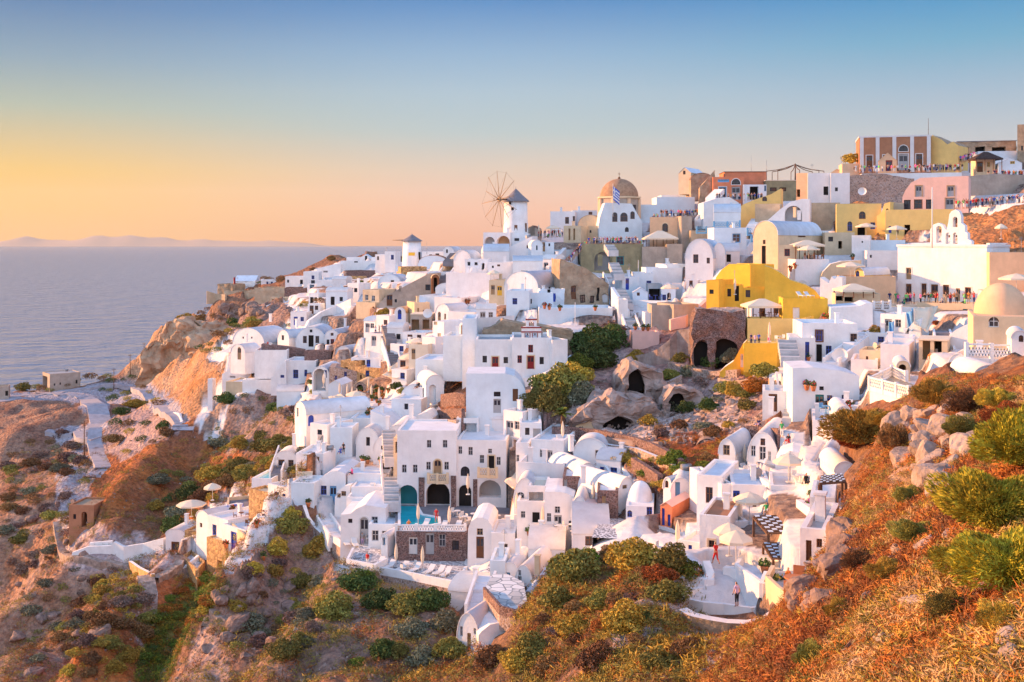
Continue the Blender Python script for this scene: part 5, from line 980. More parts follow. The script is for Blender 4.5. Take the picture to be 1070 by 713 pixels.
# ---------------------------------------------------------------- landmarks
def windmill(label, x, D, rpx, ytop, ybase, yapex, hub=None, wheel=None, ax=51, spokes=12, wins=(), sign=None):
    s = D/F; r = rpx*s; z0 = -(ybase-HY)*s; H = (ybase-ytop)*s; Ha = (ytop-yapex)*s; root = empty('windmill', ((x-CX)*s, D, z0), 0, label, 'windmill')
    FLAT.append(((x-CX)*s, D, 1, 0, -r, r, -r, r, z0))
    t = MB(); t.lathe([(r*1.05, -4), (r*1.03, 0), (r*.97, H*.5), (r*.93, H), (0, H)], n=32); t.build('tower', 'white', root)
    c = MB(); c.lathe([(r*.9, H+.01), (r*1.1, H-.12), (r*1.08, H+.1), (r*.55, H+Ha*.5), (.12, H+Ha), (0, H+Ha)], n=28, smooth=False); rf = c.build('roof', 'slate', root)
    f = MB(); f.tube((0, 0, H+Ha-.1), (0, 0, H+Ha+.6), .06, .02, 6); f.build('finial', 'slate', rf)
    a = R(ax); u = Vector((-math.sin(a), -math.cos(a), 0)); hv = Vector((math.cos(a), -math.sin(a), 0))
    if wheel:
        Lh = hub*s/math.sin(a); hz = H+.35; hc = Vector((0, 0, hz))+u*Lh; m = MB(); m.tube(Vector((0, 0, hz)), hc+u*.8, .22, .16, 8); w_ = m.build('axle', 'wood', root)
        R_ = wheel*s; m = MB()
        m.tube(hc-u*.3, hc+u*.3, .5, .45, 12)
        for k in range(spokes):
            t_ = 2*math.pi*(k+.25)/spokes; d = hv*math.cos(t_)+Vector((0, 0, math.sin(t_))); ln = R_*(1 if k % 5 else .8); m.tube(hc, hc+d*ln, .10, .05, 5)
        w_ = m.build('wheel', 'tan', root); m = MB()
        for k in range(spokes):
            t0, t1 = 2*math.pi*(k+.25)/spokes, 2*math.pi*(k+1.25)/spokes
            p = [hc+(hv*math.cos(q)+Vector((0, 0, math.sin(q))))*R_*(1 if kk % 5 else .8)*.97 for q, kk in ((t0, k), (t1, (k+1) % spokes))]; m.tube(p[0], p[1], .018, n=4, cap=False)
            m.tube(p[0], hc+u*1.6, .014, n=4, cap=False)
        m.build('rope', 'wood', w_)
    elif hub:
        m = MB(); m.tube(Vector((0, 0, H+.3)), Vector((-hub*s, -1, H+.25)), .25, .1, 8); m.build('axle', 'tan', root)
    for (wx, wy, ww, wh, cc) in wins:
        lx = (wx-x)*s; yy = -math.sqrt(max(.1, r*r*.95-lx*lx))-.05; b = MB(); zc = (ybase-wy)*s; b.box(lx-ww*s/2, lx+ww*s/2, yy-.03, yy+.25, zc-wh*s/2, zc+wh*s/2); b.build('door' if wh > 6 else 'window', COLS[cc], root)
    return root
windmill('big white windmill with spoked wheel and dark conical cap', 539, 256, 12.8, 210.5, 246, 197.5, 17, 30, 50, wins=[(533, 212.6, 2.4, 2.6, 'k'), (535.5, 218.5, 2.6, 3, 'k'), (539, 239.5, 3.2, 8, 'n'), (548.5, 238, 3.8, 9, 'n')])
windmill('small distant windmill with brown cap and bare axle', 430.5, 325, 10, 252, 275, 245, 20, None, wins=[(431, 265.5, 6.6, 3.2, 'y'), (438, 267.5, 3.6, 8, 'k')])
def church_dome():
    D = 262; s = D/F; x = 647; r = 21.5*s; root = empty('domed_church', ((x-CX)*s, D, -(232-HY)*s), 0, 'large brown domed church drum with ribbed corner columns', 'church'); H = (232-206)*s
    m = MB(); m.lathe([(r, -4), (r, H-.5)], n=8, smooth=False, a0=math.pi/8, a1=2*math.pi+math.pi/8); m.build('drum', 'taupe', root)
    m = MB(); m.lathe([(r*1.0, H-.5), (r*1.1, H-.35), (r*1.1, H), (r*.9, H+.05)], n=8, smooth=False, a0=math.pi/8, a1=2*math.pi+math.pi/8); m.build('cornice', 'cream', root)
    m = MB()
    for k in range(8):
        t = math.pi/8+k*math.pi/4; c = Vector((r*1.0*math.cos(t), r*1.0*math.sin(t), 0)); m.tube(c+Vector((0, 0, -3)), c+Vector((0, 0, H-.5)), .42, .42, 8)
    m.build('column', 'peach', root)
    rd = 20*s; hd = 19*s; m = MB(); m.lathe([(rd*math.cos(q*math.pi/28), H+hd*math.sin(q*math.pi/28)) for q in range(14)]+[(0, H+hd)], n=36); dm = m.build('dome', 'dome', root)
    m = MB(); m.lathe([(.35, H+hd-.1), (.3, H+hd+.3), (.1, H+hd+.5), (0, H+hd+.55)], n=10); m.box(-.04, .04, -.04, .04, H+hd+.5, H+hd+1.6); m.box(-.3, .3, -.04, .04, H+hd+1.1, H+hd+1.2); m.build('cross', 'wood', dm)
    for k in (5, 6, 7):
        t = k*math.pi/4; c = Vector((r*.93*math.cos(t), r*.93*math.sin(t), H*.5)); rot = Matrix.Rotation(t+math.pi/2, 3, 'Z'); m = MB(); m.box(-.5, .5, -.12, .12, -1, 1, 0, rot, c); m.build('window', 'glass', root)
church_dome()
def belfry(root, yaw, poly, holes, t=.7, back=.3, m='white', trim=None, base=None, crosses=()):
    P0 = Vector(root.location)-Vector((0, 0, ZC)); c = math.cos(R(yaw)); s = math.sin(R(yaw)); wx = Vector((c, -s)); inn = Vector((s, c)); q = Vector((P0.x, P0.y))+inn*back
    def f(px, py):
        tt = (px-CX)/F; k = (tt*q.y-q.x)/(wx.x-tt*wx.y); return (k, -(py-HY)*(q.y+k*wx.y)/F-P0.z)
    out = [f(*p) for p in poly]; hl = []; boxes = []
    for (hx, hy, hw, hh) in holes:
        u0, v0 = f(hx-hw/2, hy+hh/2); u1, v1 = f(hx+hw/2, hy-hh/2); hl.append((hole_loop(u0, u1, v0, v1, True), t)); boxes.append((u0, u1, v0, v1))
    mb = MB(); panel(mb, (0, back, 0), (1, 0, 0), (0, 1, 0), out, hl); panel(mb, (0, back+t, 0), (1, 0, 0), (0, -1, 0), out, [(h_[0], 0) for h_ in hl])
    for k in range(len(out)): p = out[k]; r_ = out[(k+1) % len(out)]; mb.face([(p[0], back, p[1]), (r_[0], back, r_[1]), (r_[0], back+t, r_[1]), (p[0], back+t, p[1])])
    b = mb.build('belfry', m, root)
    for (u0, u1, v0, v1) in boxes:
        w_ = u1-u0; g = MB(); g.lathe([(0, 0), (w_*.12, -.02), (w_*.16, -w_*.3), (w_*.26, -w_*.42)], ((u0+u1)/2, back+t/2, v0+(v1-v0)*.75), 10); g.tube((u0, back+t/2, v0+(v1-v0)*.76), (u1, back+t/2, v0+(v1-v0)*.76), .03, n=5); g.build('bell', 'brown', b)
    if trim:
        g = MB()
        for (x0, x1, y) in trim: a0 = f(x0, y); a1 = f(x1, y); g.box(a0[0]-.06, a1[0]+.06, back-.08, back+t+.08, a0[1]-.09, a0[1]+.09)
        for (u0, u1, v0, v1) in boxes:
            for u in (u0-.1, u1): g.box(u, u+.1, back-.05, back-.003, v0, v1-w_/2)
        g.build('trim', 'red', b)
    for (cx_, cy_) in crosses:
        a0 = f(cx_, cy_); g = MB(); g.box(a0[0]-.04, a0[0]+.04, back+t/2-.04, back+t/2+.04, a0[1]-.1, a0[1]+.9); g.box(a0[0]-.25, a0[0]+.25, back+t/2-.04, back+t/2+.04, a0[1]+.5, a0[1]+.58); g.build('cross', m, b)
belfry(CH, 45, PL("972,257 972,240 975,235 980,233 985,235 987,239 989,241 991,232 992,224 994,221 998,219 1002,221 1004,226 1004,233 1008,236 1008,242 1011,244 1011,250 1015,252 1015,257"), [(981,245,6,18),(990.5,249,5,12),(998,249,5,12),(998,232,5,11)], t=1.0, back=1.0)
RC = [o for o in HS if o['label'].startswith('taller white church front')][0]
belfry(RC, 0, PL("545,358 545,342 549.6,341 549.6,334 552,332 555,329 558,332 560.8,334 560.8,341 565.4,342 565.4,358"), [(551.2,351,4.6,9),(559,351,4.6,9),(555.2,338,3.4,5.6)], t=.6, back=.4, trim=[(545,565.4,357),(545,565.4,342.4),(549.6,560.8,334),(545,565.4,347)], crosses=[(555.2,329.4)])
# pilasters of the mansion
def pilasters():
    r_ = MAN; a, b, H = r_['_a'], r_['_b'], r_['_H']
    P0 = Vector(r_.location)-Vector((0, 0, ZC)); c = math.cos(R(14)); s = math.sin(R(14)); wx = Vector((c, -s))
    for px in (900.5, 917, 934.5, 953, 970.5):
        tt = (px-CX)/F; k = (tt*P0.y-P0.x)/(wx.x-tt*wx.y); m = MB(); m.box(k-.42, k+.42, -.14, -.003, -.5, H-.31); m.box(k-.5, k+.5, -.18, -.004, -.5, .5); m.build('pilaster', 'frame', r_)
pilasters()
def piers():
    r_ = [o for o in HS if o['label'].startswith('main three storey')][0]; r2 = [o for o in HS if o['label'].startswith('second hotel')][0]; s = 139/F
    for r0, px, w_, hy in ((r_, 440.5, 6, 499), (r_, 474, 5.4, 497), (r2, 496.5, 4.4, 501)):
        x = (px-CX)*s-r0.location.x; m = MB(); m.box(x-w_*s/2, x+w_*s/2, -.12, .08+abs(x)*.04, -.4, (530-hy)*s); m.build('stone_pier', 'redstone', r0)
piers()
def flag():
    P0 = hit(640.5, 222, 250); root = empty('flag', P0, 0, 'blue and white striped flag on a pole before the dome', 'flag'); s = 250/F; a = MB(); a.tube((0, 0, -1), (0, 0, 30*s), .07, .04, 6); a.build('pole', 'frame', root)
    b = MB(); n = 9; W = 6.5*s; Ht = 17*s
    for i in range(8):
        for j in range(9):
            def q(i_, j_): u = i_/8; v = j_/9; return (.08+W*u, .35*math.sin(u*5+v*2)*u, 27.5*s-Ht*v*.85-u*Ht*.35-.15*math.sin(v*6)*u)
            blue = (j % 2 == 0) if not (i < 3 and j < 5) else not (i == 1 or j == 2)
            b.face([q(i, j), q(i+1, j), q(i+1, j+1), q(i, j+1)], 0 if blue else 1)
    b.build('cloth', ['s_blue', 's_white'], root)
flag()
def pavilion(label, xl, xr, ytop, yeave, ybase, D, depth=5, col='canvas', posts='brown', yaw=0):
    s = D/F; P0 = Vector((((xl+xr)/2-CX)*s, D, -(ybase-HY)*s)); w_ = (xr-xl)*s/2; he = (ybase-yeave)*s; ht = (ybase-ytop)*s; root = empty('pavilion', P0, -R(yaw), label, 'pavilion')
    m = MB(); e = [(-w_, -.2), (w_, -.2), (w_, depth), (-w_, depth)]; rg = [(-w_*.15, depth*.45), (w_*.15, depth*.45)]
    A, B = (*rg[0], ht), (*rg[1], ht); E = [(*p, he) for p in e]
    m.face([E[0], E[1], B, A]); m.face([E[2], E[3], A, B]); m.face([E[1], E[2], B]); m.face([E[3], E[0], A])
    for k in range(4): p, q = e[k], e[(k+1) % 4]; m.face([(*p, he), (*q, he), (*q, he-.3), (*p, he-.3)])
    m.build('canopy', col, root)
    for x in (-w_*.92, -w_*.3, w_*.3, w_*.92):
        for y in (.0, depth-.3): g = MB(); g.box(x-.06, x+.06, y-.06, y+.06, -.3, he); g.build('post', posts, root)
    return root
pavilion('white canvas pavilion cafe beside the coral house', 674, 709, 241, 249, 259, 239, 6)
pavilion('dark thatched parasol roof on the right skyline', 1019, 1048, 158, 165.5, 178, 244, 4, 'thatch')
pavilion('cream canvas pavilion above pierced white railing', 880, 914, 297, 303, 309.5, 162, 5)
pavilion('white canvas roof over the yellow terrace cafe', 781, 819, 313, 320, 334, 160, 5, 'canvas')
pavilion('white canvas roof of the dark shaded patio cafe', 830, 862, 251, 256, 272, 189, 4, 'canvas')
def tent():
    D = 262; s = D/F; root = empty('tent_frame', ((831-CX)*s, D, -(190-HY)*s), 0, 'arched metal tent frame on the skyline roof terrace', 'frame'); m = MB(); c = Vector((0, 0, 18*s)); m.tube((0, 0, 0), (0, 0, 19*s), .18, .12, 6)
    for k in range(8):
        t = k*math.pi/4; prev = c
        for j in range(1, 6): u = j/5; q = Vector((math.cos(t)*30*s*u, math.sin(t)*4*u, 18*s-7*s*u*u-1.2*math.sin(u*math.pi)*.6)); m.tube(prev, q, .09, n=5, cap=False); prev = q
        m.tube(prev, (prev.x, prev.y, 0), .08, n=5)
    m.build('rib', 'wood', root)
tent()
pole('television aerial on the coral building roof', 785, 181, 4.2, 262, .04, 'aerial', 'aerial', 'metal', False); pole('thin pipe mast on the coral building roof', 801, 181, 3.0, 260, .06, 'aerial', 'aerial', 'metal', False)
pole('flagpole rising behind the salmon mansion', 970, 143, 4.4, 262, .06, 'flagpole', 'pole', 'wood', False); pole('bare flagpole beside the church belfry', 974, 256, 8.8, 168, .10, 'flagpole', 'pole', 'frame', False)
pole('thin aerial right of the small windmill', 446, 264, 3.2, 318, .06, 'aerial', 'aerial', 'metal', False)
for (x, y, hp, lb) in [(150.5,388,30,'tall utility pole left on the cliff edge'),(156,388,28,'tall utility pole right on the cliff edge'),(136,392,22,'utility pole between the road and the cliff'),(119,407,22,'utility pole beside the bend of the road'),(88,480,40,'tallest wooden pole standing at the road junction')]:
    P0 = hit(x, y); pole(lb, x, y, hp*P0.y/F, None, .14, group='utility poles along the road')
for (x, y0, y1, D, c_, lb) in [(245,290,304,402,'red','red brick chimney of the castle ruin'),(601,316,352,188,'frame','slim white lamp pole at the high white wall'),(667,272,283,214,'frame','white post in courtyard cluster')]:
    s = D/F; m = MB(); m.lathe([(.0, -1), (.45 if c_ == 'red' else .07, -1), (.36 if c_ == 'red' else .05, (y1-y0)*s), (0, (y1-y0)*s)], n=10); o = m.build('chimney' if c_ == 'red' else 'lamp_post', c_, loc=((x-CX)*s, D, -(y1-HY)*s)); tag(o, lb, 'chimney' if c_ == 'red' else 'post')
# ---------------------------------------------------------------- terraces, garden walls, stairs
def balustrade(label, pts_, hgt=1.0, z=None, m='white', dense=.28, D=None, cat='balustrade', group=None):
    B = [onz(p[0], p[1], z) if z is not None else hit(p[0], p[1], D) for p in pts_]; o = B[0]; root = empty('balustrade', o, 0, label, cat, group); a = MB(); g = MB()
    for A_, B_ in zip(B[:-1], B[1:]):
        d = B_-A_; L_ = max(Vector((d.x, d.y)).length, .2); ang = math.atan2(d.y, d.x); rot = Matrix.Rotation(ang, 3, 'Z'); of = A_-o; sl = d.z/L_
        for k in ((0, 1) if (B_-B[-1]).length < .01 else (0,)): x = L_*k; a.box(x-.16, x+.16, -.16, .16, -.3+sl*x, hgt+.12+sl*x, 0, rot, of)
        a.box(0, L_, -.10, .10, hgt-.14, hgt, 0, rot, of); a.box(0, L_, -.09, .09, -.3, .12, 0, rot, of)
        n = max(2, int(L_/dense))
        for k in range(n):
            x = L_*(k+.5)/n; c = math.cos(.9)*.35
            for sg in (-1, 1):
                r2 = rot @ Matrix.Rotation(sg*.45, 3, 'Y'); g.box(-.045, .045, -.04, .04, -.42, .42, 0, r2, rot @ Vector((x, 0, hgt/2))+of)
    a.build('rail', m, root); g.build('lattice', m, root); return root
ROADS = []
def path(pts_, width, m, name='path'):
    """a paved strip that follows the ground"""
    fine = []
    for (a, b) in zip(pts_[:-1], pts_[1:]):
        for k in range(6): fine.append((a[0]+(b[0]-a[0])*k/6, a[1]+(b[1]-a[1])*k/6))
    fine.append(pts_[-1]); B = [hit(*p) for p in fine]; o = B[0]; mb = MB(); k = len(B); V_ = []
    for i in range(k):
        d = B[min(i+2, k-1)]-B[max(i-2, 0)]; d.z = 0; d.normalize(); nn = Vector((-d.y, d.x, 0))*width/2; zz = float(blerp(GZ, np.array([B[i].x]), np.array([B[i].y]))[0])+.06
        V_.append([B[i]-nn, B[i]+nn, zz])
    ROADS.append(([(p.x, p.y) for p in B], width))
    for i in range(k-1):
        a, b = V_[i], V_[i+1]; f = lambda p, z: (p.x-o.x, p.y-o.y, z-o.z)
        mb.face([f(a[0], a[2]), f(b[0], b[2]), f(b[1], b[2]), f(a[1], a[2])]); mb.face([f(a[0], a[2]-1.5), f(b[0], b[2]-1.5), f(b[0], b[2]), f(a[0], a[2])]); mb.face([f(a[1], a[2]-1.5), f(b[1], b[2]-1.5), f(b[1], b[2]), f(a[1], a[2])])
    ob = mb.build(name, m, loc=o); ob['kind'] = 'structure'; return ob
ZL = -36.3; ZP = -33.3
deck('broad sun lounger terrace above a high stone retaining wall', PL("361,591 385,595 420,601 478,613 488,596 484,582 415,577 372,570"), ZL, 4.2, 'paving', 'stone', .45, skip=(4,5,6,7), rimm='white')
deck('hotel pool terrace paved in dark stone', PL("413,556 488,556 532,551 534,531 477,528 413,528"), ZP, 3.0, 'slate', 'pinkwhite')
deck('turquoise pool in front of the hotel arch', PL("416,552 440,551 461,548 460,541 442,538 437,529 416,529"), ZP+.06, .5, 'poolwater', 'white', .12, rimt=.3, name='swimming_pool', cat='pool', skip=(5,))
balustrade('white lattice balustrade along the hotel pool terrace', PL("414,557.5 435,557.5 455,557.5 486,557.5"), 1.0, ZP)
deck('irregular marble paved court between the lowest white houses', PL("505,618 515,600 530,600 547,608 552,634 540,643 522,638"), -33.0, 1.7, 'marble' if 'marble' in M else 'paving', 'stone', .4, skip=(0,1,2,3), rimm='redstone')
deck('yellow house people terrace with low yellow parapet', PL("777,362 812,362 826,356 822,350 782,350"), -13.9, 3.5, 'paleyellow', 'yellow', .4, skip=(2,3,4))
deck('curved outer terrace on a rough sunlit stone wall', PL("716,633 735,637 757,639 785,643 803,640 815,627 806,612 775,600 745,598 722,606"), -25.6, 5, 'roofwhite', 'ruin', .5, skip=(6,7,8), rimm='white')
deck('raised plunge terrace behind curved white wall', PL("768,598 782,608 797,619 802,606 790,592 775,587"), -23.9, 2.2, 'roofblue', 'white', .6, skip=(3,4))
deck('lounge terrace with pale cushions above the rough slope', PL("800,609 812,621 826,630 842,616 848,603 826,596 806,598"), -23.2, 2.6, 'greyroof', 'cream', .5, skip=(4,5))
deck('villa breakfast terrace with curved white parapet', PL("757,489 772,495 795,503 808,512 815,500 800,488 768,483"), -23.6, 2.4, 'cream', 'white', .6, skip=(4,5,6))
deck('church forecourt terrace where watchers lean', PL("930,321 958,321 990,319 1022,319 1020,312 935,312"), -9.3, 2.5, 'cream', 'white')
deck('white lattice railed triangular roof terrace', PL("909,405 950,416 962,405 932,393"), -13.6, 2.8, 'sand', 'pinkwhite')
balustrade('white lattice railing on the triangular terrace', PL("909,405 923,408.6 937,412.4 950,416"), 1.0, -13.6); balustrade('second white lattice railing at the back of the triangular terrace', PL("909,405 921,399 932,393 947,399"), 1.0, -13.6)
deck('restaurant terrace with red parasols among the blue windowed houses', PL("258,566 292,549 288,536 262,521 238,523 236,545"), -39.6, 3.0, 'slate', 'cream', .5, skip=(1,2))
deck('patio with small group in blue near the awning', PL("350,476 372,481 396,486 396,476 368,471 352,469"), -31.8, 2.0, 'paving', 'white', .3, skip=(2,3,4))
deck('curved lower terrace with white loungers by the arched door', PL("345,562 356,569 375,574 398,577 404,569 398,560 352,553"), -36.8, 2.2, 'paving', 'stone', .4, skip=(4,5,6), rimm='white')
deck('white patio at left end of the lounger terrace', PL("362,589 392,595 405,588 395,578 368,577"), ZL+.5, 2.6, 'paving', 'white', .5, skip=(2,3))
deck('small turquoise roof pool beside the sunlit white house', PL("266,505 281,509 284,503 270,500"), None, .8, 'lightpool', 'white', .1, name='swimming_pool', cat='pool')
deck('cafe terrace with folded parasols beside the stone houses', PL("330,425 352,429 395,425 402,415 380,405 340,407"), None, 2.5, 'cream', 'white', .3)
deck('upper cafe terrace with flower boxes by the arch niche', PL("466,322 498,320 505,306 470,304"), None, 2.2, 'terracotta', 'white', .5, rimm='white')
deck('yellow cafe sun terrace under the pink cube house', PL("470,318 505,318 508,311 472,310"), None, 2, 'cream', 'white', .3)
deck('white terrace full of blue chairs above the high wall', PL("566,324 640,325 640,316 575,314"), None, 2, 'roofblue', 'cool', .5)
deck('left blue house patio with low white parapet', PL("190,585 206,600 214,590 200,578"), None, 2.4, 'paving', 'ochrestone', .5)
deck('courtyard with dark chairs between white cubes', PL("648,316 712,318 714,309 655,308"), None, 2, 'roofblue', 'cool', .5)
deck('stepped white terrace beside the tall blank block', PL("462,383 497,389 500,378 470,374"), None, 2.2, 'roofblue', 'cool', .4)
deck('grey hotel patio under the right suites', PL("538,562 585,568 598,561 590,552 545,548"), None, 2.2, 'paving', 'white', .7, skip=(2,3,4))
deck('round shouldered patio in front of brown door tower', PL("487,590 512,594 540,588 538,580 490,580"), None, 2.0, 'paving', 'white')
deck('narrow cobbled lane edge terrace by the domed chapel', PL("650,575 690,570 716,575 716,560 690,552 652,556"), None, 1.8, 'palerock', 'white', .3)
path(PL("637,578 640,563 645,545 654,526 666,515"), 3.2, 'cobble')
path(PL("500,640 507,625 513,608 520,594"), 1.6, 'cobble'); path(PL("700,602 712,590 726,597 744,604"), 2.0, 'roofwhite')
path(PL("-10,415 30,414 60,412 85,415 101,425 106,440 99,454 76,453 50,450"), 5.5, 'road', 'road'); path(PL("58,412 85,404 112,399 140,402"), 5, 'road', 'road'); path(PL("106,442 104,458 108,472 114,486 100,498"), 6, 'road', 'road'); path(PL("140,402 160,416 182,428 194,442 190,452"), 4.5, 'road', 'road')
path(PL("62,545 66,560 72,578 95,586 134,590 152,606 156,625 152,650"), 2.2, 'palerock'); path(PL("215,650 222,632 240,645 262,652"), 1.2, 'palerock'); path(PL("160,610 175,600 186,592"), 1.8, 'palerock')
W = wallrun
W('dark red rubble terrace wall crossing the gully above', [(577,446,454),(590,446,454),(605,447.5,456),(622,448.5,457.5),(640,452,462),(655,455,465),(668,458,469),(680,462,473),(695,469,480),(712,480,490)], .6, 'redstone', name='retaining_wall')
W('white edged lower path wall crossing the gully', [(618,461,465),(640,465,470),(665,468,474),(685,476,482),(703,485,491),(716,493,499)], .5, 'stone', 'roofwhite', name='retaining_wall')
W('short dark red wall beside the agave bed', [(662,478,492),(675,486,500),(690,496,508)], .6, 'redstone', name='retaining_wall')
W('white curved ramp wall below the belfry church', [(540,397,404),(555,394,401),(570,389,397),(585,381,389),(598,371,379)], .6, 'white', name='retaining_wall')
W('pale limestone wall climbing beside the taupe block', [(660,372,378),(675,370,380),(688,365,381),(700,355,378),(708,345,372),(728,343,366)], .6, 'limestone', name='retaining_wall')
W('dark red terrace wall beside the curved wing', [(462,412,424),(478,410,424),(487,412,424)], .5, 'redstone', name='retaining_wall')
W('middle dark red terrace wall over the hotel', [(450,430,440),(470,427,440),(484,427,440)], .5, 'redstone', name='retaining_wall')
W('lowest dark red terrace wall over the hotel', [(447,438,448),(465,438,448),(478,439,449)], .5, 'stone', 'redstone', name='retaining_wall')
W('curving stone parapet capped white beside the shrubs', [(318,528,535),(322,540,548),(330,551,560),(340,560,569),(350,566,575),(370,571,579),(396,575,583)], .5, 'stone', 'white', name='retaining_wall')
W('long zigzag white wall along the valley path', [(76,577,583),(92,571,580),(116,570,580),(120,566,581),(130,571,584),(150,568,579),(172,562,575)], .6, 'white', name='retaining_wall')
W('short sunlit wall above the valley path', [(94,567,573),(118,565,573)], .5, 'white', name='retaining_wall'); W('tan parapet wall winding down the valley path', [(136,586,592),(146,593,601),(160,600,610)], .5, 'ochrestone', 'white', name='retaining_wall')
W('white wall flanking the shed path', [(190,594,600),(200,586,594),(207,580,590)], .4, 'white', name='retaining_wall')
W('white rounded garden wall of the villa stairs', [(770,488,494),(790,495,503),(806,505,514)], .4, 'white', name='retaining_wall')
W('sunlit white wall bordering the planted terrace path', [(835,522,530),(848,530,541),(862,541,552),(872,551,562)], .5, 'white', name='retaining_wall')
W('broad white curved wall at the path end', [(715,617,624),(735,612,622),(742,598,614),(738,586,600)], .6, 'white', name='retaining_wall')
W('terrace wall running along the sunken planted slope', [(642,575,580),(665,577,583),(690,580,586),(715,586,592),(730,596,603)], .5, 'stone', 'white', name='retaining_wall')
W('low white divider on the curved outer terrace', [(742,606,612),(752,612,619),(756,620,628)], .35, 'white', name='retaining_wall'); W('white bench wall under the twin parasols', [(757,592,597),(775,594,600)], .6, 'white', name='retaining_wall'); W('white step wall by the outer terrace gate', [(722,612,618),(732,605,611)], .5, 'white', name='retaining_wall')
W('tan broken masonry wall between the caves', [(690,402,412),(700,398,408),(712,392,402)], .7, 'stone', name='retaining_wall'); W('crumbling masonry wall before the big cave', [(618,455,461),(640,458,464),(668,461,467),(690,462,470)], .6, 'limestone', name='retaining_wall'); W('fallen masonry wall under the rubble vaults', [(700,378,386),(722,384,392),(745,388,396),(772,386,394)], .8, 'stone', name='retaining_wall')
W('rough tan stone retaining wall under the curved outer terrace', [(713,636,664),(724,642,672),(742,646,678),(760,649,682),(782,650,680),(800,647,668),(812,638,652)], .8, 'ruin', 'pinkwhite', name='retaining_wall', D=[74.5,73.5,73,72.6,72.4,72.6,74])
W('castle cliff ledge wall', [(216,304,308),(225,307,312),(236,308,314)], .8, 'sand', name='retaining_wall')
W('white sloping wall beside the sunken patio', [(316,348,353),(322,335,344),(335,326,334),(352,319,327),(368,312,320)], .8, 'white', name='retaining_wall')
W('sunlit tan parapet climbing to the small windmill', [(458,286,290),(466,276,283),(474,268,275),(481,262,268)], .9, 'cream', name='retaining_wall')
W('pink edged wall right of the windmill chapel', [(572,279,285),(580,270,279),(590,259,270)], .8, 'pinkwhite', name='retaining_wall')
W('white sweeping stair wall below the ruin facade', [(640,300,310),(648,312,322),(656,325,335)], .7, 'white', name='retaining_wall')
W('pink coping wall sweeping up to the yellow cube', [(700,334,345),(715,330,340),(728,322,333),(738,313,325)], .7, 'pink', name='retaining_wall')
W('small dark wall by the sitting couple', [(775,445,452),(795,446,452),(815,448,455)], .5, 'redstone', name='retaining_wall')
W('rough rock terrace wall below the lower yellow house', [(752,395,402),(766,398,405),(785,396,404)], .6, 'limestone', name='retaining_wall')
W('curved stair parapet below the teal door house', [(805,395,408),(812,405,420),(822,395,412)], .5, 'ruin', name='retaining_wall')
W('boundary wall of the coast road bend', [(180,446,449),(190,440,444),(188,432,436),(170,428,431)], .6, 'pinkwhite', name='retaining_wall')
W('dry stone arc on the planted knoll', [(655,632,638),(672,626,633),(695,630,638),(715,640,648)], .7, 'stone', name='retaining_wall')
for a in [('long white staircase climbing beside the hotel', [(410,577,129),(409,545,135),(409,515,141),(406,482,149)], 1.8, 'cobble'),
 ('curving staircase between villa and teal door house', [(806,503,107),(818,478,113),(828,460,118),(832,440,124),(826,418,129),(822,395,137)], 2.2, 'cobble'),
 ('diagonal staircase beside the orange tree', [(868,381,130),(886,367,138),(905,353,146)], 1.4, 'roofwhite'),
 ('long stairs up to the windmill ridge', [(461,293,246),(468,283,254),(476,273,264)], 2.4, 'slate'),
 ('winding stairs up past the high white wall', [(662,347,180),(656,330,192),(647,312,204),(641,297,218),(636,288,228)], 2.0, 'cobble'),
 ('blue shaded stairs through the cafe terraces', [(414,386,195),(409,368,204),(404,352,214)], 2.0, 'slate'),
 ('short white steps beside the grey patio', [(541,583,121),(541,568,125),(540,556,129)], 1.8, 'roofwhite'),
 ('marble steps down to the lowest white house', [(497,640,103),(503,620,108),(508,604,112)], 1.6, 'roofwhite'),
 ('narrow steps behind the ribbed white roof', [(288,497,162),(293,482,170),(297,470,176)], 1.4, 'slate'),
 ('steps behind the vaulted suites to the planted wall', [(650,505,124),(640,492,129),(628,482,134)], 1.6, 'roofwhite'),
 ('small stairs at the arched door terrace', [(352,563,137),(344,552,141),(338,543,144)], 1.6, 'roofwhite'),
 ('staircase under the tan stone base', [(238,604,151),(243,594,154),(246,584,157)], 1.4, 'slate'),
 ('stairs zigzagging in the sunlit white wedge', [(424,452,164),(413,441,168),(403,430,173)], 1.4, 'roofwhite'),
 ('flight beside the blue railed houses', [(775,262,216),(784,250,224),(790,240,232)], 1.8, 'roofwhite'),
 ('flight up to the coral shops crowded with walkers', [(732,232,246),(742,220,250),(752,210,254)], 2.4, 'roofwhite'),
 ('steps between green vine and church terrace', [(988,372,122),(986,360,130),(984,350,138)], 1.6, 'slate')]: stairs(a[0], a[1], a[2], a[3])
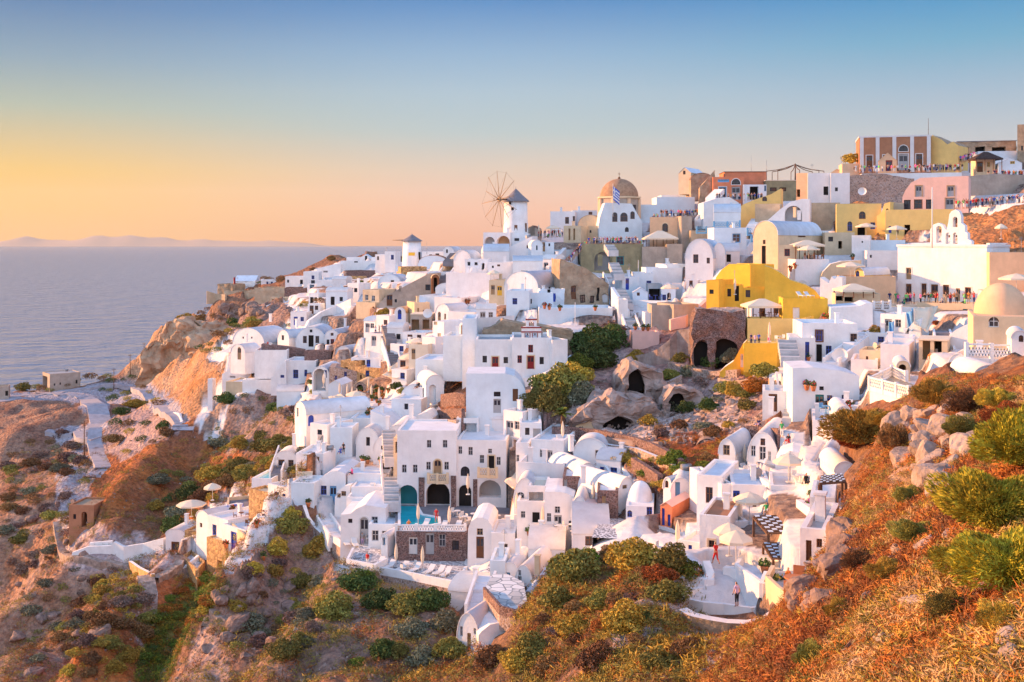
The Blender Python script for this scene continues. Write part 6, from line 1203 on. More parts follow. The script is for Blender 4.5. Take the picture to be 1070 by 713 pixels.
def pergola(label, quad, z, hp=2.3, n=9, name='pergola'):
    Q = [onz(*p, z) for p in quad]; o = Q[0]; root = empty(name, o, 0, label, 'pergola'); Q = [q-o for q in Q]
    m = MB()
    for k in range(n+1):
        f = k/n; a = Q[0].lerp(Q[3], f); b = Q[1].lerp(Q[2], f); d = (b-a); ang = math.atan2(d.y, d.x); m.box(0, d.length, -.06, .06, -.06, .06, 0, Matrix.Rotation(ang, 3, 'Z'), a)
    m.build('slat', 'wood', root); m = MB(); rs = random.Random(4)
    for k in range(n):
        for j in range(8):
            if (k+j) % 2: continue
            p = [Q[0].lerp(Q[3], (k+.1)/n).lerp(Q[1].lerp(Q[2], (k+.1)/n), j/8+.01), Q[0].lerp(Q[3], (k+.1)/n).lerp(Q[1].lerp(Q[2], (k+.1)/n), (j+1)/8-.01), Q[0].lerp(Q[3], (k+.9)/n).lerp(Q[1].lerp(Q[2], (k+.9)/n), (j+1)/8-.01), Q[0].lerp(Q[3], (k+.9)/n).lerp(Q[1].lerp(Q[2], (k+.9)/n), j/8+.01)]
            m.face([(q.x, q.y, q.z+.08) for q in p]); m.face([(q.x, q.y, q.z+.11) for q in p])
    m.build('panel', 'roofblue', root)
    for q in Q: m = MB(); m.box(q.x-.08, q.x+.08, q.y-.08, q.y+.08, -hp-.8, -.07); m.build('post', 'wood', root)
    for a, b in ((Q[0], Q[3]), (Q[1], Q[2])): d = b-a; m = MB(); m.box(0, d.length, -.07, .07, -.2, -.062, 0, Matrix.Rotation(math.atan2(d.y, d.x), 3, 'Z'), a); m.build('beam', 'wood', root)
pergola('upper pergola with chequered shade panels', PL("803,557.5 851,557 835,539 787.5,539.6"), -22.2)
pergola('lower pergola with chequered shade panels', PL("808,584 847,584.4 852.5,567 797.5,568"), -23.0)
pergola('third pergola against the scrub slope', PL("860,548 886,545 882,532 856,534"), -19.6, 1.4); pergola('small slatted pergola over the planted terrace', PL("856,506 884,504 880,496 858,498"), -16.8, 1.2, n=6)
# small balustrades on the balconies
for lb, p, hg, D in [('white pierced balcony railing of the domed house', [(1010,376),(1036,377),(1062,376)], 1.4, 95), ('carved stone balcony of the main hotel block', [(447.5,503),(457,503.5),(467.5,503)], .95, 138.2), ('carved stone balcony of the second hotel block', [(500,497),(510,497.5),(519,497)], .95, 137.2),
 ('white pierced railing by the cream pavilion', [(913,324),(922,324),(930,323)], 1.2, 158)]: balustrade(lb, p, hg, None, 'white' if 'carved' not in lb else 'cream', .25, D)
for lb, p, D in [('blue railing of the small vaulted balcony', [(746,238),(760,238),(773,237)], 226), ('blue railing under the coral shops', [(728,243),(738,243),(745,243)], 236), ('blue stair railing right of the white terrace', [(781,245),(785,252),(789,262)], 214)]: balustrade(lb, p, 1.2, None, 'lightblue', .3, D)
# cloth and awnings
def sail(label, pix, col, D=None, name='cloth', cat='cloth'):
    P_ = [hit(p[0], p[1], p[2]) for p in pix]; o = P_[0]; mb = MB(); n = 8; q = [p-o for p in P_]
    def at_(u, v): a = q[0].lerp(q[1], u); b = q[3].lerp(q[2], u); r = a.lerp(b, v); return r+Vector((0, .5*math.sin(u*9), -1.0*math.sin(math.pi*u)*math.sin(math.pi*v)))
    for i in range(n):
        for j in range(n): mb.face([at_(i/n, j/n), at_((i+1)/n, j/n), at_((i+1)/n, (j+1)/n), at_(i/n, (j+1)/n)], 0, True)
    o_ = mb.build(name, col, loc=o); weld(o_); md = o_.modifiers.new('thick', 'SOLIDIFY'); md.thickness = .03; return tag(o_, label, cat)
sail('turquoise cloth hanging beside the pale sail', [(947,328,139),(955,322,139),(956,343,138),(950,346,138)], 'lightblue'); sail('second turquoise cloth near the orange tree', [(929,337,132),(935,336,132),(934,352,131),(929,354,131)], 'lightblue')
sail('large pale sail cloth over the stair terrace', [(955,322,139),(981,320,142),(970,348,136),(955,338,136)], 'canvas'); sail('cream canvas awning over cafe terrace', [(343,415,190),(356,412,192),(375,426,184),(357,430,182)], 'canvas'); sail('long cream canvas roof below the small stone arch', [(357,430,182),(378,424,186),(392,432,180),(372,438,177)], 'canvas')
sail('big cream sunshade cloth beside the right suites', [(527,503,134),(541,493,137),(552,502,131),(536,511,129)], 'canvas'); sail('white tarp roof below the tall blue block', [(404,386,190),(418,377,196),(437,381,194),(432,388,188)], 'canvas'); sail('second white tarp roof lower left', [(399,392,188),(410,386,192),(424,390,190),(415,396,185)], 'canvas')
# parasols
for a in [(845,272,188,1.9,'beside the shaded patio'),(889,290,178,2.4,'on a tall pole above the pavilion'),(905,247,211,2.1,'below the arched blue window'),(937,250,203,1.8,'on the yellow terrace'),(1062,306,145,2.3,'beside the terracotta stained wall'),(824,504,103,1.4,'over the curved white parapet'),(783,545,95,1.45,'in front of the royal blue door'),(762,581,88,1.2,'left of the two by the brown roofed house'),(769,590,86,1.3,'right of the two by the brown roofed house'),
 (437,368,194,2.2,'above the pink awning block'),(428,385,191,2.0,'by the clay pot gable'),(472,350,197,1.7,'by the stacked shutters'),(516,296,213,1.3,'at the yellow awning cafe'),(578,247,254,1.8,'at the windmill cafe'),(700,312,200,1.6,'in the white courtyard'),(222,523,160,1.3,'left on the restaurant terrace'),(372,424,186,1.8,'at the cream canvas'),(1046,250,190,1.0,'near the crowd cliff'),(200,540,165,2.2,'beside the round topped hut')]:
    umbrella('open canvas parasol '+a[4], a[0], a[1], a[2], True, a[3], 2.5)
for a in [(338,405,200,'by the deep arched porch'),(355,415,194,'first in the cafe row'),(363,417,193,'second in the cafe row'),(368,420,192,'third in the cafe row'),(373,422,190,'fourth in the cafe row'),(378,428,186,'fifth in the cafe row'),(385,410,196,'beside the stone arch house'),(388,418,192,'nearest the white steps'),(396,421,190,'at the right end of the cafe row'),(387,558,135,'by the arched door terrace'),(778,490,115,'on the villa terrace'),(588,462,136,'on the white suite roof'),(620,529,119,'beside the stone box'),(540,538,125,'on the suite patio'),(567,554,121,'by the grey patio'),(489,517,136,'under the fanlight arch'),(804,357,147,'on the yellow people terrace'),(768,308,173,'pink one in front of yellow rooms'),(708,575,97,'near the purple door'),(563,246,256,'at the windmill cafe')]:
    umbrella('folded tan parasol '+a[3], a[0], a[1], a[2], False)
for x, y, z, l in [(437,549,ZP,'left by the pool'),(469.5,552,ZP,'right by the pool'),(414,592,ZL,'left on the lounger terrace'),(441.5,595,ZL,'right on the lounger terrace')]: umbrella('folded tan parasol '+l, x, y, None, False, z=z)
for k, (x, y) in enumerate([(407,594.5),(421,596),(434,597.5),(448.5,599.5),(459,600.5),(466,602),(396,591)]): lounger('white sun lounger number %s from the left on the long terrace' % 'two three four five six seven one'.split()[k], x, y, -28, ZL)
for x, y, l in [(444,551,'beside the pool rail left'),(463,553,'beside the pool rail middle'),(477.5,553,'beside the pool rail right')]: lounger('white sun lounger '+l, x, y, -20, ZP)
for x, y, D, l in [(362,570,133,'left by the arched door'),(371,571,132,'right by the arched door'),(837,311,159,'left on the yellow deck'),(845,311,159,'right on the yellow deck'),(586,462,136,'beside the folded parasol'),(596,462,136,'at the edge of the suite roof'),(780,494,113,'on the villa terrace')]: lounger('white sun lounger '+l, x, y, 20, None, D)
for x, y, z, l in [(486,546,ZP,'under the fanlight arch'),(495,543,ZP,'beside the stone pier'),(502,547,ZP,'at the pool terrace edge'),(511,541,ZP,'by the open porch'),(520,545,ZP,'at the right end of the pool terrace'),(478,540,ZP,'nearest the dark arch'),(427,596,ZL,'between the loungers'),(455,606,ZL,'low on the lounger terrace')]: tableset('small white table '+l, x, y, z)
for x, y, D, l, c_ in [(252,541,157,'with dark top on restaurant terrace','brown'),(262,548,154,'by the flower pots on restaurant terrace','brown'),(274,546,151,'at the right of restaurant terrace','frame'),(246,533,161,'blue one on restaurant terrace','blue'),(336,538,145,'by the blue door','frame'),(392,566,133,'with white seats by the arched door','frame'),(786,498,111,'on the villa terrace','frame'),(556,555,122,'on the suite patio','frame'),(583,556,119,'on the grey door patio','frame'),(598,555,117,'beside the broad roofed suite','frame'),(625,547,114,'before the stone box','frame'),(612,529,120,'under the vaulted suite','frame'),(836,505,100,'by the big parasol','frame'),(863,432,112,'blue one at the teal door','lightblue'),(877,433,111,'right blue one at the teal door','lightblue'),(700,580,94,'near the purple door block','frame'),(352,432,180,'under the canvas','tan'),(362,436,178,'at the canvas edge','tan'),(350,458,168,'by the teal awning','tan'),(685,313,199,'dark one in the courtyard','blue'),(846,270,187,'dark one in the patio cafe','brown'),(855,271,187,'second dark one in the patio cafe','brown'),(795,332,161,'brown one under yellow terrace roof','brown'),(804,332,161,'right brown one under yellow terrace roof','brown'),(815,357,150,'by the yellow stair wall','frame'),(830,623,73,'red cushioned one on the lounge terrace','terracotta')]: tableset('cafe table '+l, x, y, None, D, col=c_)
def sofa(label, x, y, D, ang):
    P0 = hit(x, y, D); root = empty('sofa', P0, R(ang), label, 'sofa'); m = MB(); m.box(-1.1, 1.1, -.45, .45, 0, .42); m.build('seat', 'pinkwhite', root); m = MB(); m.box(-1.1, 1.1, .2, .45, .42, .85); m.build('backrest', 'canvas', root)
    for x_ in (-.55, .55): m = MB(); m.box(x_-.48, x_+.48, -.4, .18, .423, .56); m.build('cushion', 'canvas', root)
sofa('pale cushioned sofa on the lounge terrace', 815, 601, 80, 0); sofa('white couch in the ruined beige room', 318, 500, 148, 10)
def tank(label, x, y, D):
    P0 = near_hit(x, y, D); root = empty('water_tank', P0, random.random()*3, label, 'water tank', 'water tanks on roofs'); m = MB(); m.tube((-.6, 0, .75), (.6, 0, .75), .4, n=14); m.build('drum', 'metal', root); m = MB()
    for a_ in (-.4, .4): m.box(a_-.05, a_+.05, -.3, .3, 0, .4)
    m.build('stand', 'grey', root)
RT = [o for o in HS if o.name.startswith('house') and 'vault' not in o['label']]
for k in range(0, len(RT), 7):
    r_ = RT[k]; q = r_.matrix_world; r_.location; w_ = r_['_b']; hh = r_['_H']; d_ = r_['_d']; c_, s_ = math.cos(r_.rotation_euler.z), math.sin(r_.rotation_euler.z); lx, ly = w_*.45, d_*.7
    px_, py_ = r_.location.x+c_*lx-s_*ly, r_.location.y+s_*lx+c_*ly; z_ = r_.location.z-ZC+hh-.3
    lb = ' on the roof of the '+' '.join(r_['label'].split()[:8])
    if k % 2: root = empty('water_tank', (px_, py_, z_), k, 'steel water tank'+lb, 'water tank', 'water tanks on roofs'); m = MB(); m.tube((-.55, 0, .6), (.55, 0, .6), .35, n=14); m.build('drum', 'metal', root); m = MB(); m.box(-.4, -.3, -.3, .3, 0, .3); m.box(.3, .4, -.3, .3, 0, .3); m.build('stand', 'grey', root)
    else: root = empty('aerial', (px_, py_, z_), k, 'thin aerial'+lb, 'aerial', 'aerials on roofs'); m = MB(); m.tube((0, 0, 0), (0, 0, 2.6), .035, n=5); [m.tube((-.5+.1*j, 0, 2.2+.12*j), (.5-.1*j, 0, 2.2+.12*j), .02, n=4) for j in range(4)]; m.build('mast', 'metal', root)
for x, y, D, l, f_ in [(236,573,148,'at the balcony','s_red'),(268,552,150,'with red flowers on restaurant terrace','s_red'),(243,536,160,'with red blossom by red parasol','s_red'),(322,530,146,'in a blue rimmed terracotta pot',None),(275,586,143,'clay coloured at the slope edge',None),(379,484,151,'left under the tall window',None),(384,485,151,'right under the tall window',None),(398,485,150,'on the white steps',None),(799,600,82,'round bush beside the sofa',None),(813,617,77,'yellow flowering on the parapet','leaf_gold'),(847,537,88,'pink flowering on the planted terrace','s_pink'),(850,409,116,'red geranium on the balcony left','s_red'),(843,408,117,'red geranium on the balcony middle','s_red'),(836,407,118,'red geranium on the balcony right','s_red'),(553,560,122,'orange clay on the patio wall',None),(573,576,117,'orange clay on the vault roof',None),(664,345,175,'left on the mauve wall',None),(672,346,175,'middle on the mauve wall',None),(677,346,175,'right on the mauve wall',None),(569,323,190,'red flowered on the high wall','s_red'),(574,324,190,'second red flowered on the high wall','s_red'),(585,325,190,'blue green on the high wall',None),(622,325,190,'clay on the high wall',None),(887,430,108,'with flowers by the teal door','s_red'),(831,281,186,'tall with red bloom under the cube','s_red'),(826,284,186,'left of the tall one under the cube','s_red'),(891,272,190,'clay on the cream block',None),(845,378,137,'green by the black doorway',None),(823,383,137,'at the tall blue door',None),(862,336,158,'row on the white roof','s_red'),(868,336,158,'second row on the white roof','s_red')]:
    pot('potted plant '+l, x, y, None, D, .6, flower=f_)
rs_ = random.Random(9)
for k in range(26):
    x = 470+rs_.random()*34; y = 304+rs_.random()*15; pot('clay potted red flowers along the upper cafe terrace', x, y, None, None, .5, flower='s_red', group='flower pots on the upper cafe terrace')
for k in range(22):
    x = 376+rs_.random()*30; y = 408+rs_.random()*28; pot('green potted shrub between the folded cafe parasols', x, y, None, None, .5, flower='s_orange' if k % 2 else None, group='pots between the cafe parasols')
for x, y, D, f_, l in [(791,296,184,10,'on the yellow upper block'),(901,205,235,20,'on rubble below mansion'),(447,333,206,0,'on the pink white parapet'),(878,380,131,20,'beside the diagonal staircase'),(838,305,180,10,'by the wave parapet')]: dish('white satellite dish '+l, x, y, D, .9, f_)
# ---------------------------------------------------------------- people
crowd('above the olive gateway wall', 611, 256.5, 671, 256, 240, 240, 36, 2, 40, 1)
crowd('on the stairs beside the ruin facade', 588, 284, 608, 262, 232, 238, 26, 3, 40, 2)
crowd('on the coral house roof', 683, 228, 712, 227, 248, 248, 14, 2, 40, 3); crowd('on the lane behind the coral house', 708, 228, 737, 226, 251, 253, 22, 3, 40, 4); crowd('climbing to the coral shops', 736, 236, 750, 210, 246, 252, 12, 2, 30, 5, poses=('walk', 'stand'))
crowd('before the coral shops', 747, 210, 800, 210, 250, 250, 18, 2, 40, 6); crowd('in front of the salmon mansion', 893, 181, 965, 180, 245, 246, 22, 2, 40, 7); crowd('right of the salmon mansion', 962, 180, 1006, 179, 248, 249, 38, 3, 40, 8)
crowd('under the skyline ruins', 1000, 172, 1020, 166, 254, 256, 16, 3, 40, 9); crowd('by the blue skyline cottage', 1034, 186, 1073, 187, 236, 234, 22, 2, 40, 10); crowd('along the cliff edge path', 1001, 219, 1073, 213, 206, 202, 44, 2, 50, 11)
crowd('on the church forecourt', 930, 318.5, 1021, 318.5, 164, 156, 24, 2, 70, 12); crowd('at the windmill cafe', 562, 249, 588, 248, 256, 256, 14, 2, 60, 13); crowd('at the cafe corner stairs', 392, 350, 412, 348, 214, 214, 8, 2, 60, 14); crowd('on the far ridge lane', 352, 305, 380, 297, 330, 345, 9, 2, 60, 15)
for x, y, D, po, t, lo, fa, lb in [(785,361,152,'stand','s_navy','s_navy',60,'person in navy leaning on the yellow terrace'),(789,362,150,'stand','s_lilac','s_jeans',40,'person in lilac at the yellow terrace parapet'),(793,361,151,'stand','s_blue','s_black',40,'person in blue beside the cushions on yellow terrace'),(803.5,360,150,'photo','s_white','s_pink',20,'person in white at the yellow terrace edge'),
 (831,384,136,'sit','s_red','s_orange',30,'person in red sitting by the stair head'),(839,384,135,'sit','s_orange','s_orange',20,'person in orange sitting by the stair head'),(793,446,127,'sit','s_navy','s_lilac',40,'person in navy sitting on the gully wall'),(805,447,125,'sit','s_pink','s_pink',30,'sunlit person sitting on the gully wall'),(817,458,119,'stand','s_green','s_white',40,'person in green standing on the stairs'),(824,463,116,'sit','s_black','s_red',40,'person in black sitting on the stairs'),
 (842,506,99,'sit','s_black','s_black',-40,'person with dark hair seated by the big parasol'),(801,536,97,'sit','s_green','s_white',20,'person in green behind the pergola'),(770,634,76,'stand','s_lilac','s_black',150,'person with grey hair in a pale shirt on outer terrace'),(748,590,87,'walk','s_red','s_red',150,'person in red walking by parasols'),(823,607,78,'sit','s_orange','s_red',-40,'person in orange lounging near the sofa'),
 (456,546,None,'stand','s_red','s_red',10,'person in a long red dress at the pool'),(427,551,None,'sit','s_orange','s_blue',-30,'person sunbathing at the pool corner'),(419,472,141,'stand','s_pink','s_pink',10,'person in hot pink in the balcony room'),(425,472,141,'sit','s_orange','s_red',0,'person in orange in the balcony room'),(368,496,146,'sit','s_pink','s_black',40,'person in pink sitting on the dotted white wall'),
 (436,406,171,'sit','s_black','s_black',30,'left person in black sitting on vault roof'),(438,405,171,'sit','s_black','s_black',30,'right person in black sitting on vault roof'),(356,474,154,'sit','s_blue','s_blue',20,'person in blue on the awning patio'),(359,475,154,'stand','s_black','s_black',20,'person in black on the awning patio'),(360,569,135,'stand','s_red','s_white',0,'person in red top and white trousers by loungers'),(378.5,571,133,'stand','s_grey','s_lilac',0,'person in long pale dress by loungers'),
 (384,593,128,'stand','s_red','s_white',30,'person in white and red on the left patio'),(393,588,129,'sit','s_red','s_black',0,'person reclining on the left patio'),(632,573,112,'stand','s_black','s_black',0,'person in black at the foot of the cobbles'),(280,365,236,'stand','s_red','s_red',0,'person in red beside the weathered vault'),(656,693,62,'stand','s_pink','s_black',0,'x'),(87,543,226,'stand','s_grey','s_khaki',20,'person standing in the hut doorway'),(938,246,206,'stand','s_orange','s_black',20,'person in orange under the yellow terrace parasol'),
 (972,377,120,'sit','s_orange','s_red',10,'person in orange by the stair entry house')]:
    if lb == 'x': continue
    if D is None: P0 = onz(x, y, ZP)
    else: P0 = near_hit(x, y, D)
    person(P0, po, t, lo, fa, lb)
# ---------------------------------------------------------------- plain houses that fill the slope between the named ones
def fillers(n, poly, seed, where, walls=('white', 'white', 'pinkwhite', 'cool'), yaws=(-8, 40), sz=(2.4, 5.4), roofs=('roofwhite', 'roofblue', 'white')):
    rs = random.Random(seed); poly = PL(poly); xs = [p[0] for p in poly]; ys = [p[1] for p in poly]; k = 0
    for _ in range(n*60):
        if k >= n: break
        x = rs.uniform(min(xs), max(xs)); y = rs.uniform(min(ys), max(ys))
        if not inpoly(np.array([x]), np.array([y]), poly)[0]: continue
        P0 = hit(x, y); s = F/P0.y; w_ = rs.uniform(*sz)*s; hh = rs.uniform(2.3, 3.4)*s; b = (x-w_/2, x+w_/2, y-hh, y); ok = True
        for (a0, a1, c0, c1, D, tol) in BB:
            ox = min(b[1], a1)-max(b[0], a0); oy = min(b[3], c1)-max(b[2], c0)
            if ox > 0 and oy > 0 and ox*oy >.14*tol*min((a1-a0)*(c1-c0), w_*hh*1.2): ok = False; break
        if not ok: continue
        kind = rs.choice(['box', 'vaultF', 'box', 'vaultS']); wc = rs.choice(['k', 'b', 'n', 'g']); wn_ = {'k': 'dark', 'b': 'blue', 'n': 'brown', 'g': 'grey'}[wc]; wa = rs.choice(walls); wins = []
        if rs.random() < .75: wins.append((x-w_*.18, y-1.0*s, .95*s, 2.0*s, 'd'+wc))
        if rs.random() < .8: wins.append((x+w_*.22, y-1.45*s, .8*s, 1.0*s, 'w'+wc))
        lab = 'small %s %s house with %s openings %s' % ({'white': 'white', 'pinkwhite': 'pinkish white', 'cool': 'bluish white', 'cream': 'cream', 'taupe': 'taupe'}[wa], {'box': 'flat roofed', 'vaultF': 'round gabled', 'vaultS': 'barrel roofed'}[kind], wn_, where) if wins else 'small windowless %s %s house %s' % ({'white': 'white', 'pinkwhite': 'pinkish white', 'cool': 'bluish white', 'cream': 'cream', 'taupe': 'taupe'}[wa], {'box': 'flat roofed', 'vaultF': 'round gabled', 'vaultS': 'barrel roofed'}[kind], where)
        house(lab, b[0], b[1], b[2], b[3], rs.uniform(*yaws), rs.uniform(3.5, 6), kind, wall=wa, roof=rs.choice(roofs), wins=wins, rise=None if kind != 'vaultS' else .9, group='plain houses '+where, chim=x if rs.random() < .25 else None); k += 1
BB.append((742, 852, 438, 620, 100, .02))
fillers(34, "300,340 320,300 400,275 470,290 460,330 380,350 330,345", 1, 'on the left ridge slope')
fillers(44, "250,400 345,345 440,345 450,400 400,440 330,440", 2, 'around the left cafes')
fillers(40, "300,480 340,450 410,440 420,560 350,560 320,530 240,560 210,590 200,570", 3, 'left of the cave hotel')
fillers(40, "450,300 560,255 640,285 640,320 560,345 460,370", 4, 'under the windmill')
fillers(18, "530,440 600,470 680,520 690,560 560,580 530,540", 5, 'right of the cave hotel')
fillers(36, "620,290 760,215 900,200 930,250 870,340 740,330 650,320", 6, 'under the skyline', ('white', 'pinkwhite', 'cream', 'cool', 'taupe'))
fillers(20, "830,380 900,320 1010,330 1010,385 900,430 885,480 875,520 845,520 830,470 810,440", 7, 'on the right flank', yaws=(5, 40), sz=(2.6, 5))
fillers(14, "470,590 560,570 590,590 560,640 500,690 480,660", 8, 'on the lowest tier', yaws=(0, 30), sz=(2.4, 4))
for o in HS:
    for n_ in ('_a', '_b', '_H', '_d'):
        if n_ in o: del o[n_]
# ---------------------------------------------------------------- planting
LEAF = {}
def leafmesh(key, n, leaf, seed, flat=.8, lump=.28, up=0.0, core=True, spiky=False):
    rs = np.random.RandomState(seed); d = rs.normal(size=(n, 3)); d /= np.linalg.norm(d, axis=1)[:, None]; d[:, 2] = np.where(d[:, 2] < -.25, -d[:, 2], d[:, 2])
    c = rs.normal(size=(14, 3)); c /= np.linalg.norm(c, axis=1)[:, None]; c[:, 2] = np.abs(c[:, 2])
    k = (np.clip(d @ c.T, 0, 1)**10 * rs.uniform(.4, 1, 14)).max(1)
    rad = (1-lump+lump*1.3*k)*(1-.5*rs.rand(n)**2.6); p = d*rad[:, None]; p[:, 2] *= flat
    a = rs.normal(size=(n, 3)); 
    if spiky: a = d*1.2+a*.4
    a /= np.linalg.norm(a, axis=1)[:, None]; b = np.cross(a, rs.normal(size=(n, 3))); b /= np.linalg.norm(b, axis=1)[:, None]
    s = leaf*rs.uniform(.6, 1.4, n)[:, None]; w_ = .22 if spiky else .5
    V = np.stack([p-a*s, p+b*s*w_, p+a*s, p-b*s*w_], 1).reshape(-1, 3); v = [tuple(q) for q in V]; f = [(4*i, 4*i+1, 4*i+2, 4*i+3) for i in range(n)]; m = MB(); m.v = v; m.f = f; m.m = [0]*n; m.sm = [False]*n
    if core:
        i0 = len(m.v); nu, nv = 12, 7
        for j in range(nv):
            for i in range(nu):
                th = 2*math.pi*i/nu; ph = math.pi*j/(nv-1)-math.pi/2; dd = np.array([math.cos(th)*math.cos(ph), math.sin(th)*math.cos(ph), math.sin(ph)]); kk = (np.clip(c @ dd, 0, 1)**10).max(); r = .55*(1-lump+lump*1.2*kk); m.v.append((dd[0]*r, dd[1]*r, dd[2]*r*flat))
        for j in range(nv-1):
            for i in range(nu): m.f.append((i0+j*nu+i, i0+j*nu+(i+1) % nu, i0+(j+1)*nu+(i+1) % nu, i0+(j+1)*nu+i)); m.m.append(0); m.sm.append(True)
    me = bpy.data.meshes.new('foliage'); me.from_pydata(m.v, [], m.f); me.materials.append(M['leaf_olive']); me.update(); LEAF[key] = me
for k in range(5): leafmesh('s%d' % k, 1100, .085, k, .9, .36)
for k in range(3): leafmesh('m%d' % k, 3000, .06, 20+k, .85, .42)
for k in range(3): leafmesh('b%d' % k, 9000, .05, 40+k, .8, .5, spiky=True)
NB = [0]
def bush(x, y, wpx, m, label=None, D=None, big='s', name='bush', cat='bush', group='rounded bushes on the hillside', sz=1.0, sink=.25, color=None):
    P0 = hit(x, y, D); r = wpx/2*P0.y/F; me = LEAF[big+str(NB[0] % (5 if big == 's' else 3))]; NB[0] += 1
    o = bpy.data.objects.new(name, me); C.objects.link(o); o.location = (P0.x, P0.y+r*.5, P0.z+ZC+r*sink*sz); rr_ = random.uniform
    o.scale = (r*rr_(.95, 1.1), r*rr_(.9, 1.1), r*sz*rr_(.9, 1.1)); o.rotation_euler = (0, 0, rr_(0, 6)); o.material_slots[0].link = 'OBJECT'; o.material_slots[0].material = M['leaf_'+m]
    NM = dict(olive='olive green', lime='yellow green', gold='golden yellow', green='dark green', bright='bright green', brown='brown', rust='rust red', grey='grey green', mauve='mauve brown')
    return tag(o, label or (NM[m]+' rounded bush '+WH[0]), cat, group if not label else None)
WH = ['']; SC = []
def scatter(where, poly, n, mats, smin, smax, D0=0, D1=900, seed=1, gap=.8, sz=.8):
    """bushes of smin..smax metres wide inside a photo region"""
    rs = random.Random(seed); poly = PL(poly); xs = [p[0] for p in poly]; ys = [p[1] for p in poly]; got = []; WH[0] = where; tries = 0
    while len(got) < n and tries < n*60:
        tries += 1; x = rs.uniform(min(xs), max(xs)); y = rs.uniform(min(ys), max(ys))
        if not inpoly(np.array([x]), np.array([y]), poly)[0]: continue
        P0 = hit(x, y)
        if not D0 < P0.y < D1: continue
        w_ = rs.uniform(smin, smax)*rs.choice((.8, 1.1, 1.2, 1.6)); 
        if any((P0-q).length < (w_+wq)*.5*gap for q, wq in got): continue
        got.append((P0, w_)); px = w_*F/P0.y; SC.append((px, x, y, rs.choice(mats), sz*rs.uniform(.8, 1.1), where))
